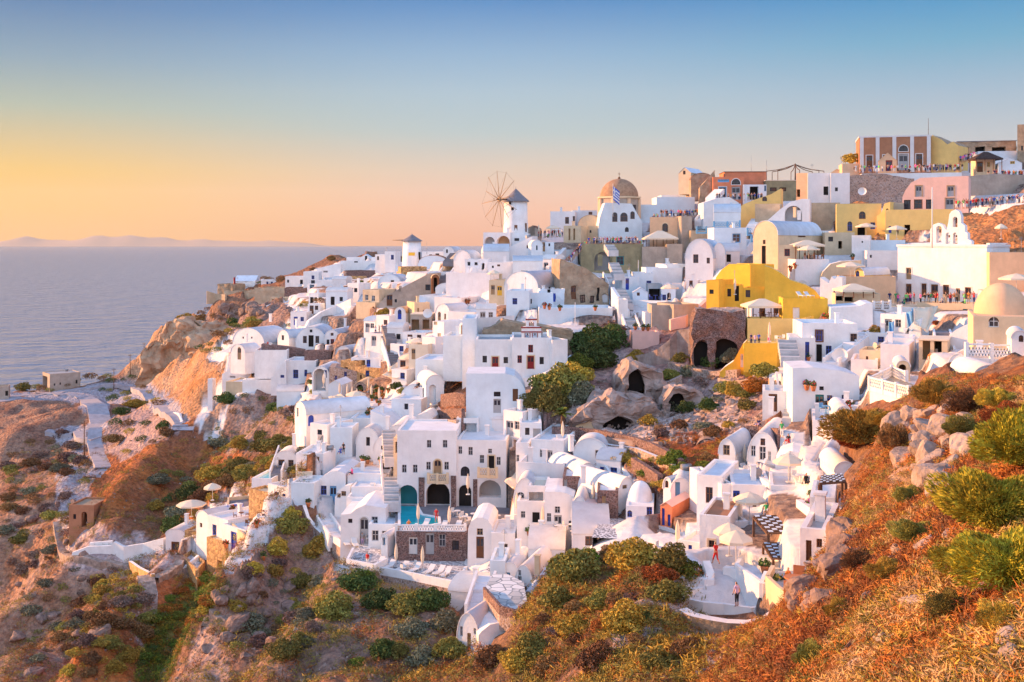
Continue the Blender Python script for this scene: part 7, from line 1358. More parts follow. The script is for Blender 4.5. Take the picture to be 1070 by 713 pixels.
# --- single plants that can be told apart
for a in [(618,372,50,'green','leafy vine crown below the high white wall','m'),(575,432,40,'olive','low olive skirt of the shrub mass','m'),(585,420,52,'olive','broad olive shrub mass right of the big rounded house','m'),(562,428,30,'olive','lower left olive shrub by the right suite','m'),(602,425,36,'grey','pale olive shrub above the cave arch','m'),(600,402,34,'gold','golden top shrub in front of the vine','m'),(622,388,46,'green','dark green climbing vine over the gully edge','m'),(634,368,40,'green','upper dark green vine by the high wall','m'),(606,388,26,'bright','bright green leaf clump in the vine','m'),
 (640,352,26,'mauve','bare twiggy bush at the foot of the white tower','s'),(662,380,24,'gold','golden dome shaped shrub beside limestone wall','m'),(917,360,34,'gold','round orange tree top beside the diagonal staircase','m'),(401,334,24,'gold','round olive tree in front of the taupe house','m'),(412,400,0,'green','x','s'),(414,408,16,'green','dark round shrub at the white steps','s'),(420,412,12,'olive','small olive shrub beneath the vault couple','s'),
 (325,402,11,'green','round dark shrub by the deep porch','s'),(327,412,9,'olive','lower round shrub by the deep porch','s'),(287,405,17,'grey','grey green shrub over the low white wall','s'),(346,273,11,'brown','dark round tree on the far ridge','s'),(327,283,7,'brown','reddish shrub on the far ridge','s'),(813,170,0,'gold','x','s'),(891,170,20,'gold','orange round tree beside the salmon mansion','s'),
 (743,385,24,'green','shrub growing inside the left rubble vault','s'),(762,380,26,'grey','tall shrub growing inside the right rubble vault','m'),(720,395,22,'grey','grey shrub on the cave slope','s'),(712,380,20,'olive','olive shrub above the cave slope','s'),(742,430,26,'green','dark leafy shrub in the lower gully','m'),(718,432,22,'green','round green shrub near the second cave','s'),(700,430,18,'grey','small grey shrub between the caves','s'),(740,428,18,'bright','bright tipped shrub in the lower gully','s'),
 (678,445,20,'gold','straw coloured shrub beside the big cave','s'),(746,458,24,'brown','round orange brown shrub above small vault','m'),(770,415,26,'gold','yellow shrub under the lower yellow house','m'),(790,412,30,'rust','orange red shrub under the lower yellow house','m'),(800,395,30,'olive','leafy shrub beside the yellow parapet','m'),(762,448,15,'gold','small yellow shrub at the gully wall','s'),(736,492,18,'bright','bright shrub left of the bright white house','s'),(727,530,20,'gold','upright yellow shrub left of the white house wall','s'),(755,490,22,'olive','olive shrub above the bright white house','m'),(740,484,18,'brown','brown shrub above the bright white house','s'),
 (853,520,16,'green','planted shrub on the white terrace','s'),(990,342,0,'green','x','s'),(982,352,12,'green','green vine climbing the stair entry','s'),(979,340,9,'rust','red tipped vine at the stair entry','s'),
 (180,560,34,'green','large rounded green shrub beside the arched shed','m'),(327,585,36,'gold','tall golden edged bush under the curved parapet','m'),(300,560,40,'olive','large olive bush above the slope gully','m'),(304,543,24,'gold','golden crest bush under the white house','m'),(285,582,30,'gold','long golden bush beside the white side wall','m'),(338,570,22,'gold','sunlit bush at the bend of the parapet','s'),(263,603,26,'gold','golden bush below the blue balcony house','m'),(262,660,30,'grey','olive dome bush low on the slope','s'),(295,692,38,'olive','pale olive dome bush at the bottom','m'),(312,680,30,'olive','second dome bush at the bottom','m'),(345,650,46,'olive','broad dome bush with lit crest','m'),(345,622,0,'olive','x','m'),
 (372,620,40,'green','dark green thicket left under the terrace wall','m'),(395,640,44,'green','dark green thicket middle under the terrace wall','m'),(380,612,26,'bright','yellow leaved bush under the terrace corner','m'),(425,645,44,'olive','olive thicket under the terrace wall','m'),(450,640,40,'green','dark thicket right under the terrace wall','m'),(465,660,36,'grey','grey thicket by the lowest house','m'),(430,670,38,'grey','grey green thicket low centre','m'),(470,690,40,'olive','olive thicket left of the lowest house base','m'),(440,700,36,'grey','grey thicket at the bottom edge','m'),(400,690,34,'green','dark green thicket at the bottom edge','m'),(373,700,20,'bright','yellow tipped bush at the bottom edge','s'),(412,690,30,'olive','olive clump at the bottom edge','m'),
 (214,643,20,'gold','bright golden dome bush left of the rocky spur','s'),(600,610,60,'olive','broad green bush right of the lowest vaults','m'),(585,640,46,'olive','dense olive bush right of the lowest vaults','m'),(615,590,26,'bright','green leafy shrub under the smooth suite','s'),(665,600,60,'gold','long golden green shrub on the knoll','m'),(700,600,50,'olive','low olive shrub on the knoll','m'),(718,608,40,'bright','green mat shrub near the path end','m'),(640,590,36,'brown','brown shrub on the knoll crest','m'),(650,665,56,'gold','golden mounded shrub on the lower knoll','m'),(630,640,40,'olive','olive mounded shrub on the lower knoll','m'),(600,670,44,'gold','golden shrub on the knoll flank','m'),(560,690,44,'olive','olive shrub low on the knoll flank','m'),(540,705,40,'gold','golden shrub at the bottom centre','m'),(575,712,40,'brown','brown shrub at the bottom centre','m'),(620,705,50,'brown','brown purple shrub at the bottom centre','m'),(690,705,44,'olive','olive shrub at the bottom right of the knoll','m'),(720,690,40,'brown','brown shrub under the stone terrace wall','m'),(510,700,40,'brown','brown shrub below the lowest house','m')]:
    if a[2] > 0: bush(a[0], a[1], a[2]*(1.4 if 550 < a[0] < 650 and a[1] < 445 else 1.12 if a[2] > 24 else 1.1), a[3], a[4], big=a[5], sz=.92)
for a in [(906,452,96,'gold','large orange shrub on the left edge of the near slope',58),(893,462,46,'rust','rust coloured side of the near edge shrub',59),(940,462,50,'brown','dark brown twiggy shrub on the near slope',56),(925,440,40,'gold','golden top shrub on the near slope edge',60),(985,415,60,'gold','straw coloured shrub below the round vault',52),(1015,425,56,'brown','brown shrub below the domed house',47),(1045,418,50,'gold','golden shrub right of the round vault end',46),(1060,440,60,'rust','red brown brush at the right edge',40),(1010,450,50,'olive','olive brush between the rocks',42),
 (1052,535,150,'lime','big yellow green bush at the right edge',29),(1018,590,80,'lime','lower yellow green bush on the near slope',28),(1080,470,130,'lime','tall yellow bush at the right edge',32),(1072,600,140,'lime','low yellow green bush at the right edge',24),(1058,655,70,'gold','golden brush near the bottom right corner',19),(1000,640,60,'olive','olive scrub low on the near slope',22),(955,520,40,'olive','olive tuft under the pale boulders',40),(880,640,44,'gold','golden tuft low on the near slope',30),(850,690,50,'olive','olive tuft at the bottom of the near slope',27),(960,560,60,'olive','olive brush in the middle of near slope',36),(930,600,50,'gold','golden brush on the near slope',32),(900,590,46,'brown','brown brush near the rock outcrop',38)]:
    bush(a[0], a[1]+a[2]*.22, a[2], a[3], a[4], big='b', sz=.95, sink=.3)
def palm(label, x, y, D, r=1.6, hgt=1.2, n=26, m='leaf_bright'):
    P0 = hit(x, y, D); root = empty('palm', P0, 0, label, 'palm tree'); t = MB(); t.tube((0, 0, -.5), (0, 0, hgt), .28, .22, 8); t.build('trunk', 'wood', root); c = MB(); rs = random.Random(5)
    for k in range(n):
        th = k*2.4; el = rs.uniform(.1, 1.25); p = Vector((0, 0, hgt)); prev = None
        for j in range(7):
            u = j/6; q = Vector((math.cos(th)*math.cos(el)*r*u, math.sin(th)*math.cos(el)*r*u, hgt+math.sin(el)*r*u-.7*r*u*u*.6)); wd = .16*r*math.sin(math.pi*min(1, u*.9+.1)); sd = Vector((-math.sin(th), math.cos(th), 0))*wd
            if prev: c.face([prev[0]-prev[1], prev[0]+Vector((0,0,.03)), q+Vector((0,0,.03)), q-sd]); c.face([prev[0]+Vector((0,0,.03)), prev[0]+prev[1], q+sd, q+Vector((0,0,.03))])
            prev = (q, sd)
    c.build('frond', m, root)
palm('short palm tree above the white suite roof', 588, 446, 140, 1.7, 1.6); palm('spiky agave on the gully terrace left', 650, 474, 132, .9, .2, 22); palm('spiky agave on the gully terrace right', 681, 494, 124, 1.0, .2, 22); palm('little palm by the black doorway', 872, 383, 134, .7, .8, 16)
# --- scattered bushes
scatter('on the cliff shoulder', "190,335 215,325 280,330 300,340 240,352 235,372 205,372 195,345", 30, ['olive','gold','brown','green','brown'], 2.5, 5.5, 300, 450, 1)
scatter('on the castle cliff', "250,292 300,290 300,297 260,298", 5, ['green','brown'], 2.5, 4, 300, 450, 2)
scatter('in the lane gardens of the far ridge', "300,345 318,325 345,315 385,300 388,290 370,300 345,306 318,318 295,338", 22, ['gold','olive','brown','green'], 1.5, 3, 220, 420, 3)
scatter('between cliff and white houses', "238,415 300,412 320,425 318,450 250,440 235,430", 20, ['green','brown','olive','mauve'], 1.5, 4, 170, 300, 4)
scatter('above the orange spur', "225,450 320,470 310,500 250,500 215,475", 40, ['olive','gold','gold','olive','grey'], 2, 4.5, 150, 300, 5)
scatter('on the slope above the shed', "160,500 250,480 290,500 230,520 205,545 150,545", 44, ['olive','brown','gold','grey','green'], 1.8, 4.2, 140, 300, 6)
scatter('along the road bend', "100,410 140,402 180,420 150,440 190,450 130,480 110,460 120,430", 24, ['olive','green','gold','brown'], 2.5, 6, 200, 420, 7, sz=.75)
scatter('on the coast edge', "0,412 60,402 140,388 150,395 100,404 40,412", 14, ['brown','olive','green'], 3, 6, 250, 450, 8, sz=.75)
scatter('in the shaded valley', "0,470 60,455 90,480 90,540 60,580 0,600", 60, ['mauve','olive','grey','brown','brown'], 2.5, 5, 150, 400, 9, sz=.75)
scatter('below the valley path', "20,590 70,580 110,600 130,600 150,640 100,700 20,700", 60, ['mauve','grey','brown','olive'], 1.6, 3.4, 100, 260, 10)
scatter('on the orange ridge', "100,600 140,590 155,640 150,680 110,713 70,713", 44, ['gold','olive','gold','brown'], 1.6, 3.4, 90, 240, 11)
scatter('on the bright green bank', "160,640 215,590 235,610 215,650 170,690 140,700 150,665", 70, ['bright','green','bright','rust','rust'], 1.4, 2.6, 90, 220, 12, .6, .6)
scatter('on the rocky spur', "230,610 290,590 340,610 340,680 260,690 220,670", 46, ['brown','mauve','gold','grey','olive'], 1.2, 2.6, 80, 200, 13)
scatter('in the gully gardens', "640,475 700,480 740,500 700,520 660,495", 16, ['rust','gold','gold','bright','bright'], 1.4, 3.0, 90, 160, 14, .6)
scatter('on the cave slope', "680,385 790,400 820,420 770,450 690,460", 20, ['grey','brown','mauve','olive'], 1.2, 2.6, 110, 180, 15)
scatter('on the knoll', "540,660 590,600 650,580 720,620 700,700 560,713", 30, ['brown','gold','olive','rust','mauve','green'], 1.0, 2.2, 40, 115, 16, .7)
SC.sort(key=lambda a: -a[0]); left = 296-NB[0]
for k, (px, x, y, m, sz, where) in enumerate(SC[:left]):
    WH[0] = where; bush(x, y, px, m, big='s' if px < 26 else 'm', sz=sz, group='rounded bushes '+where)
def joined():
    V = []; Fc = []; Mi = []; ms = ['leaf_olive','leaf_gold','leaf_green','leaf_bright','leaf_brown','leaf_rust','leaf_grey','leaf_mauve']; off = 0; rs = np.random.RandomState(8)
    src = []
    for k in range(5):
        me = LEAF['s%d' % k]; co = np.empty(len(me.vertices)*3); me.vertices.foreach_get('co', co); src.append((co.reshape(-1, 3)[:4400], np.arange(4400).reshape(-1, 4)))
    for px, x, y, m, sz, where in SC[left:]:
        P0 = hit(x, y); r = px/2*P0.y/F; co, fc = src[rs.randint(5)]; t = rs.rand()*6; n = 2000
        c = co[:n]; c = np.stack([c[:, 0]*math.cos(t)-c[:, 1]*math.sin(t), c[:, 0]*math.sin(t)+c[:, 1]*math.cos(t), c[:, 2]*sz], 1)*r+np.array([P0.x, P0.y+r*.5, P0.z+ZC+r*.2]); V.append(c); Fc.append(fc[:n//4]+off); off += n; Mi.append(np.full(n//4, ms.index('leaf_'+m)))
    if not V: return
    V = np.concatenate(V); Fc = np.concatenate(Fc).astype('i'); Mi = np.concatenate(Mi).astype('i'); me = bpy.data.meshes.new('scrub'); me.vertices.add(len(V)); me.vertices.foreach_set('co', V.astype('f').ravel()); me.loops.add(Fc.size); me.loops.foreach_set('vertex_index', Fc.ravel()); me.polygons.add(len(Fc)); me.polygons.foreach_set('loop_start', np.arange(0, Fc.size, 4, dtype='i')); me.polygons.foreach_set('loop_total', np.full(len(Fc), 4, dtype='i'))
    for q in ms: me.materials.append(M[q])
    me.polygons.foreach_set('material_index', Mi); me.update(); o = bpy.data.objects.new('scrub', me); C.objects.link(o); o['kind'] = 'stuff'
joined(); WH[0] = 'of the near slope'
# --- boulders
def rockmesh(seed, n=10):
    rs = np.random.RandomState(seed); bm = bmesh.new(); bmesh.ops.create_icosphere(bm, subdivisions=3, radius=1)
    pl = rs.normal(size=(n, 3)); pl /= np.linalg.norm(pl, axis=1)[:, None]; dd = rs.uniform(.55, .85, n)
    for v in bm.verts:
        c = np.array(v.co)
        for a, b in zip(pl, dd):
            k = c @ a-b
            if k > 0: c = c-a*k
        v.co = Vector(c*(1+.05*math.sin(c[0]*17+c[1]*13+c[2]*19)))
    me = bpy.data.meshes.new('rock'); bm.to_mesh(me); bm.free(); me.materials.append(M['rock']); return me
RK = [rockmesh(k) for k in range(6)]
def boulders(where, poly, n, s0, s1, m, seed, D=None):
    rs = random.Random(seed); poly = PL(poly); xs = [p[0] for p in poly]; ys = [p[1] for p in poly]; k = 0
    for _ in range(n*20):
        if k >= n: break
        x = rs.uniform(min(xs), max(xs)); y = rs.uniform(min(ys), max(ys))
        if not inpoly(np.array([x]), np.array([y]), poly)[0]: continue
        P0 = hit(x, y); s = rs.uniform(s0, s1); o = bpy.data.objects.new('boulder', RK[rs.randrange(6)]); C.objects.link(o); o.location = (P0.x, P0.y, P0.z+ZC+s*.1); o.scale = (s*rs.uniform(.8, 1.4), s, s*rs.uniform(.6, 1)); o.rotation_euler = (rs.uniform(0, .5), rs.uniform(0, .5), rs.uniform(0, 6)); o.material_slots[0].link = 'OBJECT'; o.material_slots[0].material = M[m]
        tag(o, {'rock': 'brown angular boulder ', 'palerock': 'pale weathered boulder '}[m]+where, 'boulder', 'boulders '+where); k += 1
boulders('on the near slope outcrop', "940,425 1000,420 1030,470 990,520 935,500", 34, .4, 1.0, 'palerock', 1); boulders('along the near slope edge', "845,590 870,560 905,545 900,580 860,640 830,640", 22, .3, .9, 'rock', 2); boulders('in the near slope brush', "880,600 1000,540 1060,640 940,700 860,690", 16, .15, .45, 'palerock', 3); boulders('at the bottom right corner', "1030,640 1070,620 1070,713 1020,713", 10, .12, .4, 'palerock', 4)
boulders('on the rocky spur', "215,620 300,600 330,660 280,700 215,690", 26, .4, 1.2, 'rock', 5); boulders('beside the caves', "640,395 700,390 780,420 720,460 650,460", 14, .3, .9, 'palerock', 6); boulders('on the castle crag', "225,320 270,320 300,330 240,332", 14, 1.0, 2.6, 'rock', 8); boulders('in the valley', "0,480 90,480 90,600 150,690 20,713", 26, .6, 1.8, 'rock', 9)
# --- uncountable ground cover: tufts, brush and rubble
def cover(name, n, region, D0, D1, size, leaves, mats, seed, up=.6, wide=.5, shape='tuft', power=2.0, flat=.6):
    rs = np.random.RandomState(seed); V = []; Fc = []; Mi = []
    poly = PL(region); xs = [p[0] for p in poly]; ys = [p[1] for p in poly]; tot = 0; acc = []
    while tot < n:
        D = D0*(D1/D0)**rs.rand(n*3) if power == 2 else D0+(D1-D0)*rs.rand(n*3)**.7; px = rs.uniform(min(xs)-0, max(xs), n*3); X = (px-CX)*D/F; Z = blerp(GT, X, D); qx, qy = topix(X, D, Z); ok = inpoly(qx, qy, poly); P_ = np.stack([X, D, Z], 1)[ok]; acc.append(P_); tot += len(P_)
        if len(P_) == 0: return
    P_ = np.concatenate(acc)[:n]; n = len(P_); s = size[0]+(size[1]-size[0])*rs.rand(n)**1.5
    fb = fbm(P_[:, 0], P_[:, 1], 4.0); keep = fb > (-.55 if D1 < 80 else -.3); P_ = P_[keep]; s = s[keep]; fb = fb[keep]; n = len(P_)
    c = np.repeat(P_, leaves, 0); ss = np.repeat(s, leaves); N_ = len(c)
    if shape == 'tuft':
        d = rs.normal(size=(N_, 3)); d[:, 2] = np.abs(d[:, 2])+up; d /= np.linalg.norm(d, axis=1)[:, None]; b = np.cross(d, rs.normal(size=(N_, 3))); b /= np.linalg.norm(b, axis=1)[:, None]
        o = c+rs.normal(size=(N_, 3))*ss[:, None]*np.array([wide, wide, .02]); L_ = ss*rs.uniform(.5, 1.2, N_); tri = np.stack([o-b*L_[:, None]*.05, o+b*L_[:, None]*.05, o+d*L_[:, None]], 1)
        V = tri.reshape(-1, 3); k = 3
    else:
        d = rs.normal(size=(N_, 3)); d /= np.linalg.norm(d, axis=1)[:, None]; d[:, 2] = np.abs(d[:, 2])*flat; o = c+d*(ss*rs.uniform(.55, 1, N_))[:, None]; a = rs.normal(size=(N_, 3)); a /= np.linalg.norm(a, axis=1)[:, None]; b = np.cross(a, d); b /= np.linalg.norm(b, axis=1)[:, None]+1e-6
        q = (.085 if shape == 'brush' else .22)*np.clip(ss, .25, 3)[:, None]*rs.uniform(.6, 1.4, N_)[:, None]
        if shape == 'brush': V = np.stack([o-a*q*2.2, o+b*q*.3, o+a*q*2.2, o-b*q*.3], 1).reshape(-1, 3); k = 4
    me = bpy.data.meshes.new(name); me.vertices.add(len(V)); V = V.copy(); V[:, 2] += ZC; me.vertices.foreach_set('co', V.astype('f').ravel()); nf = len(V)//k
    me.loops.add(nf*k); me.loops.foreach_set('vertex_index', np.arange(nf*k, dtype='i')); me.polygons.add(nf); me.polygons.foreach_set('loop_start', np.arange(0, nf*k, k, dtype='i')); me.polygons.foreach_set('loop_total', np.full(nf, k, dtype='i'))
    for m in mats: me.materials.append(M[m])
    mi = ((np.repeat(fbm(P_[:, 0]+50, P_[:, 1], 3.0)+rs.normal(size=n)*.25, leaves)+.6)/1.2*len(mats)).astype(int).clip(0, len(mats)-1); me.polygons.foreach_set('material_index', mi.astype('i')); me.update()
    o = bpy.data.objects.new(name, me); C.objects.link(o); tag(o, None, None, None, 'stuff'); return o
def rubble(name, n, region, D0, D1, size, mats, seed):
    rs = np.random.RandomState(seed); poly = PL(region); xs = [p[0] for p in poly]; P_ = np.zeros((0, 3))
    for _ in range(12):
        D = 1/((1/D1)+rs.rand(n*3)*(1/D0-1/D1)); px = rs.uniform(min(xs), max(xs), n*3); X = (px-CX)*D/F; Z = blerp(GT, X, D); qx, qy = topix(X, D, Z); ok = inpoly(qx, qy, poly); P_ = np.concatenate([P_, np.stack([X, D, Z], 1)[ok]])
        if len(P_) >= n: break
    P_ = P_[:n]; mb = MB(); base = [(1,0,0),(0,1,0),(-1,0,0),(0,-1,0),(0,0,1),(0,0,-1),(.6,.6,.5),(-.6,.5,.5),(.5,-.6,.5)]
    for p in P_:
        s = size[0]+(size[1]-size[0])*rs.rand()**2; q = rs.normal(size=(3, 3)); q, _r = np.linalg.qr(q); i = len(mb.v)
        v = (np.array(base[:6])*rs.uniform(.45, 1.25, (6, 1))*s*np.array([1.2,.9,.6])) @ q + p; mb.v += [tuple(t) for t in v]; mi = rs.randint(len(mats))
        for f in ((0,1,4),(1,2,4),(2,3,4),(3,0,4),(1,0,5),(2,1,5),(3,2,5),(0,3,5)): mb.f.append(tuple(i+k for k in f)); mb.m.append(mi); mb.sm.append(False)
    o = mb.build(name, mats); o.location = (0, 0, ZC); tag(o, None, None, None, 'stuff')
NEAR = "740,770 700,713 770,690 845,600 870,560 890,500 885,440 960,395 1000,392 1090,395 1400,380 1400,770"
cover('dry_brush', 26000, NEAR, 12, 70, (.2, .5), 60, ['grass_rust', 'leaf_brown', 'grass_orange', 'grass_orange', 'leaf_olive', 'leaf_gold', 'grass_straw'], 1, shape='brush')
cover('dry_grass', 13000, NEAR, 12, 68, (.12, .34), 12, ['grass_rust', 'grass_orange', 'grass_straw'], 2)
cover('scrub', 14000, "-20,480 60,450 130,480 200,440 330,430 340,560 480,630 520,713 560,600 640,578 740,600 740,713 -20,740", 50, 330, (.25, 1.2), 40, ['leaf_brown', 'leaf_rust', 'leaf_olive', 'leaf_olive', 'leaf_gold', 'leaf_gold'], 3, shape='brush')
cover('dry_grass', 9000, "60,500 240,450 320,500 250,600 160,640 60,760 0,713", 90, 280, (.3, .9), 16, ['grass_rust', 'grass_orange', 'leaf_brown'], 4, shape='brush')
cover('knoll_scrub', 2500, "530,713 560,610 640,578 740,615 700,713", 48, 112, (.25, .8), 60, ['leaf_brown', 'leaf_olive', 'leaf_gold', 'leaf_rust'], 5, shape='brush')
cover('knoll_scrub', 2200, "690,640 740,650 800,650 850,640 790,713 690,713", 44, 88, (.2, .6), 60, ['leaf_brown', 'grass_orange', 'leaf_gold', 'grass_rust'], 15, shape='brush')
cover('bank_scrub', 2200, "140,713 160,650 205,595 238,612 215,650 175,713", 90, 200, (.35, 1.0), 46, ['leaf_bright', 'leaf_lime', 'leaf_bright', 'leaf_green', 'leaf_rust'], 19, shape='brush')
cover('gully_scrub', 1500, "640,470 760,450 770,500 720,530 690,515", 95, 150, (.2, .7), 50, ['leaf_rust', 'grass_orange', 'leaf_brown', 'leaf_gold'], 6, shape='brush')
rubble('rubble', 2600, "0,470 250,440 330,560 480,640 460,713 0,713", 80, 320, (.1, .4), ['rock', 'palerock', 'rock'], 1); rubble('rubble', 1400, "570,400 790,390 800,450 700,470 580,450", 120, 190, (.15, .6), ['rock', 'palerock', 'limestone'], 2)
rubble('rubble', 1600, "640,630 740,620 760,713 640,713", 45, 110, (.08, .35), ['palerock', 'rock', 'palerock'], 3); rubble('rubble', 900, NEAR, 16, 64, (.03, .16), ['rock', 'palerock', 'ruin'], 4); rubble('rubble', 900, "600,470 720,480 740,540 650,500", 100, 140, (.1, .4), ['redstone', 'rock', 'palerock'], 5)
# ---------------------------------------------------------------- ground mesh
def build_ground():
    rows = [-24.0]
    while rows[-1] < 850: rows.append(rows[-1]+max(.30, (rows[-1]+26)*.0052))
    rows = np.array(rows); t = np.linspace(-.80, .66, 760)
    X = (t[None, :]*(rows[:, None]+34)); Y = np.repeat(rows[:, None], len(t), 1)
    X = np.clip(X, GX0+1, GX1-1); Z = terr(X, Y)
    for (cx, cy, ax, ay, w0, w1, y0, y1, z) in FLAT:
        dx = X-cx; dy = Y-cy; m0 = (np.abs(dx) < 40) & (np.abs(dy) < 40)
        u = dx*ax+dy*ay; v = -dx*ay+dy*ax       # local x along the front, local y into the building
        m = m0 & (u > w0-.15) & (u < w1+.15) & (v > y0) & (v < y1+.15)
        Z = np.where(m, np.minimum(Z, z-.35), Z)
    for poly, z in POLYFLAT:
        x0=min(p[0] for p in poly); x1=max(p[0] for p in poly); y0=min(p[1] for p in poly); y1=max(p[1] for p in poly)
        bb=(X>x0-1)&(X<x1+1)&(Y>y0-1)&(Y<y1+1); m=np.zeros(X.shape,bool); m[bb]=inpoly(X[bb],Y[bb],poly); Z=np.where(m,np.minimum(Z,z-.12),Z)
    zs = blerp(GZ, X, Y)
    for pts_, wd in ROADS:
        dm = np.full(X.shape, 1e9); x0 = min(p[0] for p in pts_)-12; x1 = max(p[0] for p in pts_)+12; y0 = min(p[1] for p in pts_)-12; y1 = max(p[1] for p in pts_)+12
        bb = (X > x0) & (X < x1) & (Y > y0) & (Y < y1); Xb = X[bb]; Yb = Y[bb]; db = np.full(Xb.shape, 1e9)
        for a, b in zip(pts_[:-1], pts_[1:]):
            ex, ey = b[0]-a[0], b[1]-a[1]; t = np.clip(((Xb-a[0])*ex+(Yb-a[1])*ey)/max(ex*ex+ey*ey, 1e-6), 0, 1); db = np.minimum(db, np.hypot(Xb-a[0]-t*ex, Yb-a[1]-t*ey))
        f = np.clip((db-wd*.55)/(wd*.6+1), 0, 1); f = f*f*(3-2*f); Z[bb] = Z[bb]*f+(zs[bb]-.12)*(1-f)
    Z0 = blerp(GZ, X, Y); px, py = topix(X, Y, Z0); wx = px+7*fbm(X, Y, 5); wy = py+7*fbm(X+99, Y, 5)
    col = np.zeros(X.shape+(3,)); n1 = (fbm(X, Y, 22)+.5).clip(0, 1)[..., None]; n2 = (fbm(X+200, Y, 4)+.5).clip(0, 1)[..., None]
    def lerp(a, b, f): return np.array(a)*(1-f)+np.array(b)*f
    col[:] = lerp((.30,.14,.08), (.34,.20,.13), n1)
    def paint(poly, a, b, dmin=0, dmax=900, nn=n2):
        m = inpoly(wx, wy, PL(poly)) & (Y > dmin) & (Y < dmax); col[m] = lerp(a, b, nn)[m]
    paint("-300,420 130,385 130,420 100,470 60,520 -300,720", (.30,.15,.10), (.42,.27,.19), 150)
    paint("-50,560 60,520 110,560 160,620 130,713 -50,760", (.40,.20,.11), (.48,.32,.24), 100)
    paint("130,340 220,300 215,345 225,400 215,440 130,425", (.50,.26,.12), (.68,.42,.25), 250)
    paint("200,360 235,345 245,420 215,440 190,400", (.48,.24,.10), (.62,.36,.20), 200)
    paint("205,330 350,300 330,345 240,350", (.42,.29,.24), (.25,.16,.12), 250)
    paint("80,490 170,440 250,440 260,500 200,540 110,545 70,530", (.52,.19,.06), (.30,.13,.08), 150)
    paint("70,713 100,640 190,600 150,690 140,740", (.60,.19,.05), (.46,.20,.10), 90, 220)
    paint("140,713 160,650 205,595 235,612 215,650 175,713", (.20,.24,.06), (.30,.28,.09), 90, 200)
    paint("150,713 240,600 290,540 330,560 380,600 480,630 430,713", (.32,.18,.12), (.44,.31,.25), 80, 170)
    paint("190,713 215,640 240,713", (.55,.40,.34), (.4,.28,.24), 80, 170)
    paint("70,545 150,560 190,590 150,600 160,640 150,690 130,640 120,600 60,590", (.46,.36,.36), (.6,.5,.48), 130, 230)
    paint("-200,414 60,410 110,398 150,400 180,415 200,440 185,440 150,420 110,425 108,445 85,470 100,490 95,520 60,560 60,500 80,480 50,450 90,445 95,430 80,420 40,418 -200,424", (.40,.39,.44), (.50,.47,.50), 180)
    paint("110,435 160,425 190,450 130,480 105,470", (.52,.40,.38), (.42,.30,.28), 200)
    paint("225,440 240,410 300,395 320,440 300,470 240,480", (.28,.17,.13), (.45,.35,.30), 150, 300)
    paint("560,400 600,350 660,345 700,345 760,330 780,400 815,430 760,470 740,500 700,520 640,480 560,470 545,430", (.55,.42,.38), (.36,.20,.16), 110, 200)
    paint("590,450 600,420 660,405 720,420 760,400 790,440 700,480 640,462", (.66,.55,.50), (.48,.36,.32), 110, 200)
    paint("640,470 760,450 770,490 720,540 690,520", (.42,.12,.05), (.30,.15,.10), 100, 200)
    paint("480,713 560,600 640,575 730,590 740,660 720,713", (.26,.15,.08), (.36,.22,.16), 50, 115)
    paint("640,640 700,625 750,670 740,713 690,713 640,680", (.40,.33,.34), (.55,.48,.46), 50, 110)
    paint("700,760 750,700 830,610 880,540 890,460 960,390 1200,380 1300,760", (.42,.16,.045), (.30,.14,.07), -50, 66)
    paint("930,480 990,500 1000,530 960,540 925,510", (.70,.48,.34), (.58,.36,.22), 0, 66)
    paint("870,200 1080,215 1080,270 1000,260 880,240", (.58,.30,.13), (.40,.20,.10), 160, 260)
    paint("820,640 850,600 880,560 900,480 960,400 1090,400 1090,300 900,380 860,480 840,560 800,640", (.40,.22,.12), (.30,.18,.12), 55, 90)
    vm = vmask(X, Y, Z0); vc = lerp((.60,.56,.55), (.76,.73,.71), n2); dk = (fbm(X+31, Y+7, 8) > .12) & vm
    col[vm] = vc[vm]; col[dk] = lerp((.30,.19,.14), (.42,.32,.26), n2)[dk]
    nr, nc = X.shape; me = bpy.data.meshes.new('ground'); me.vertices.add(nr*nc)
    me.vertices.foreach_set('co', np.stack([X, Y, Z+ZC], -1).astype('f').ravel())
    i = (np.arange(nr-1)[:, None]*nc+np.arange(nc-1)[None]).ravel(); q = np.stack([i, i+1, i+nc+1, i+nc], 1).astype('i')
    me.loops.add(q.size); me.loops.foreach_set('vertex_index', q.ravel()); me.polygons.add(len(q))
    me.polygons.foreach_set('loop_start', np.arange(0, q.size, 4, dtype='i')); me.polygons.foreach_set('loop_total', np.full(len(q), 4, dtype='i'))
    me.update(); me.polygons.foreach_set('use_smooth', np.ones(len(q), bool))
    a = me.color_attributes.new('soil', 'FLOAT_COLOR', 'POINT'); a.data.foreach_set('color', np.concatenate([col, np.where(vm & ~dk, .25, 1.)[..., None]], -1).astype('f').ravel())
    m = bpy.data.materials.new('soil'); m.use_nodes = True; t_ = m.node_tree; n = t_.nodes; l = t_.links; b = n['Principled BSDF']; b.inputs['Roughness'].default_value = .95; b.inputs['Specular IOR Level'].default_value = .1
    at_ = n.new('ShaderNodeAttribute'); at_.attribute_name = 'soil'; g = n.new('ShaderNodeNewGeometry')
    nz = n.new('ShaderNodeTexNoise'); nz.inputs['Scale'].default_value = 1.1; nz.inputs['Detail'].default_value = 9; nz.inputs['Roughness'].default_value = .75; l.new(g.outputs['Position'], nz.inputs['Vector'])
    r = n.new('ShaderNodeValToRGB'); e = r.color_ramp.elements; e[0].position = .32; e[0].color = (.35,.33,.38,1); e[1].position = .66; e[1].color = (1.35,1.3,1.25,1); l.new(nz.outputs[0], r.inputs[0])
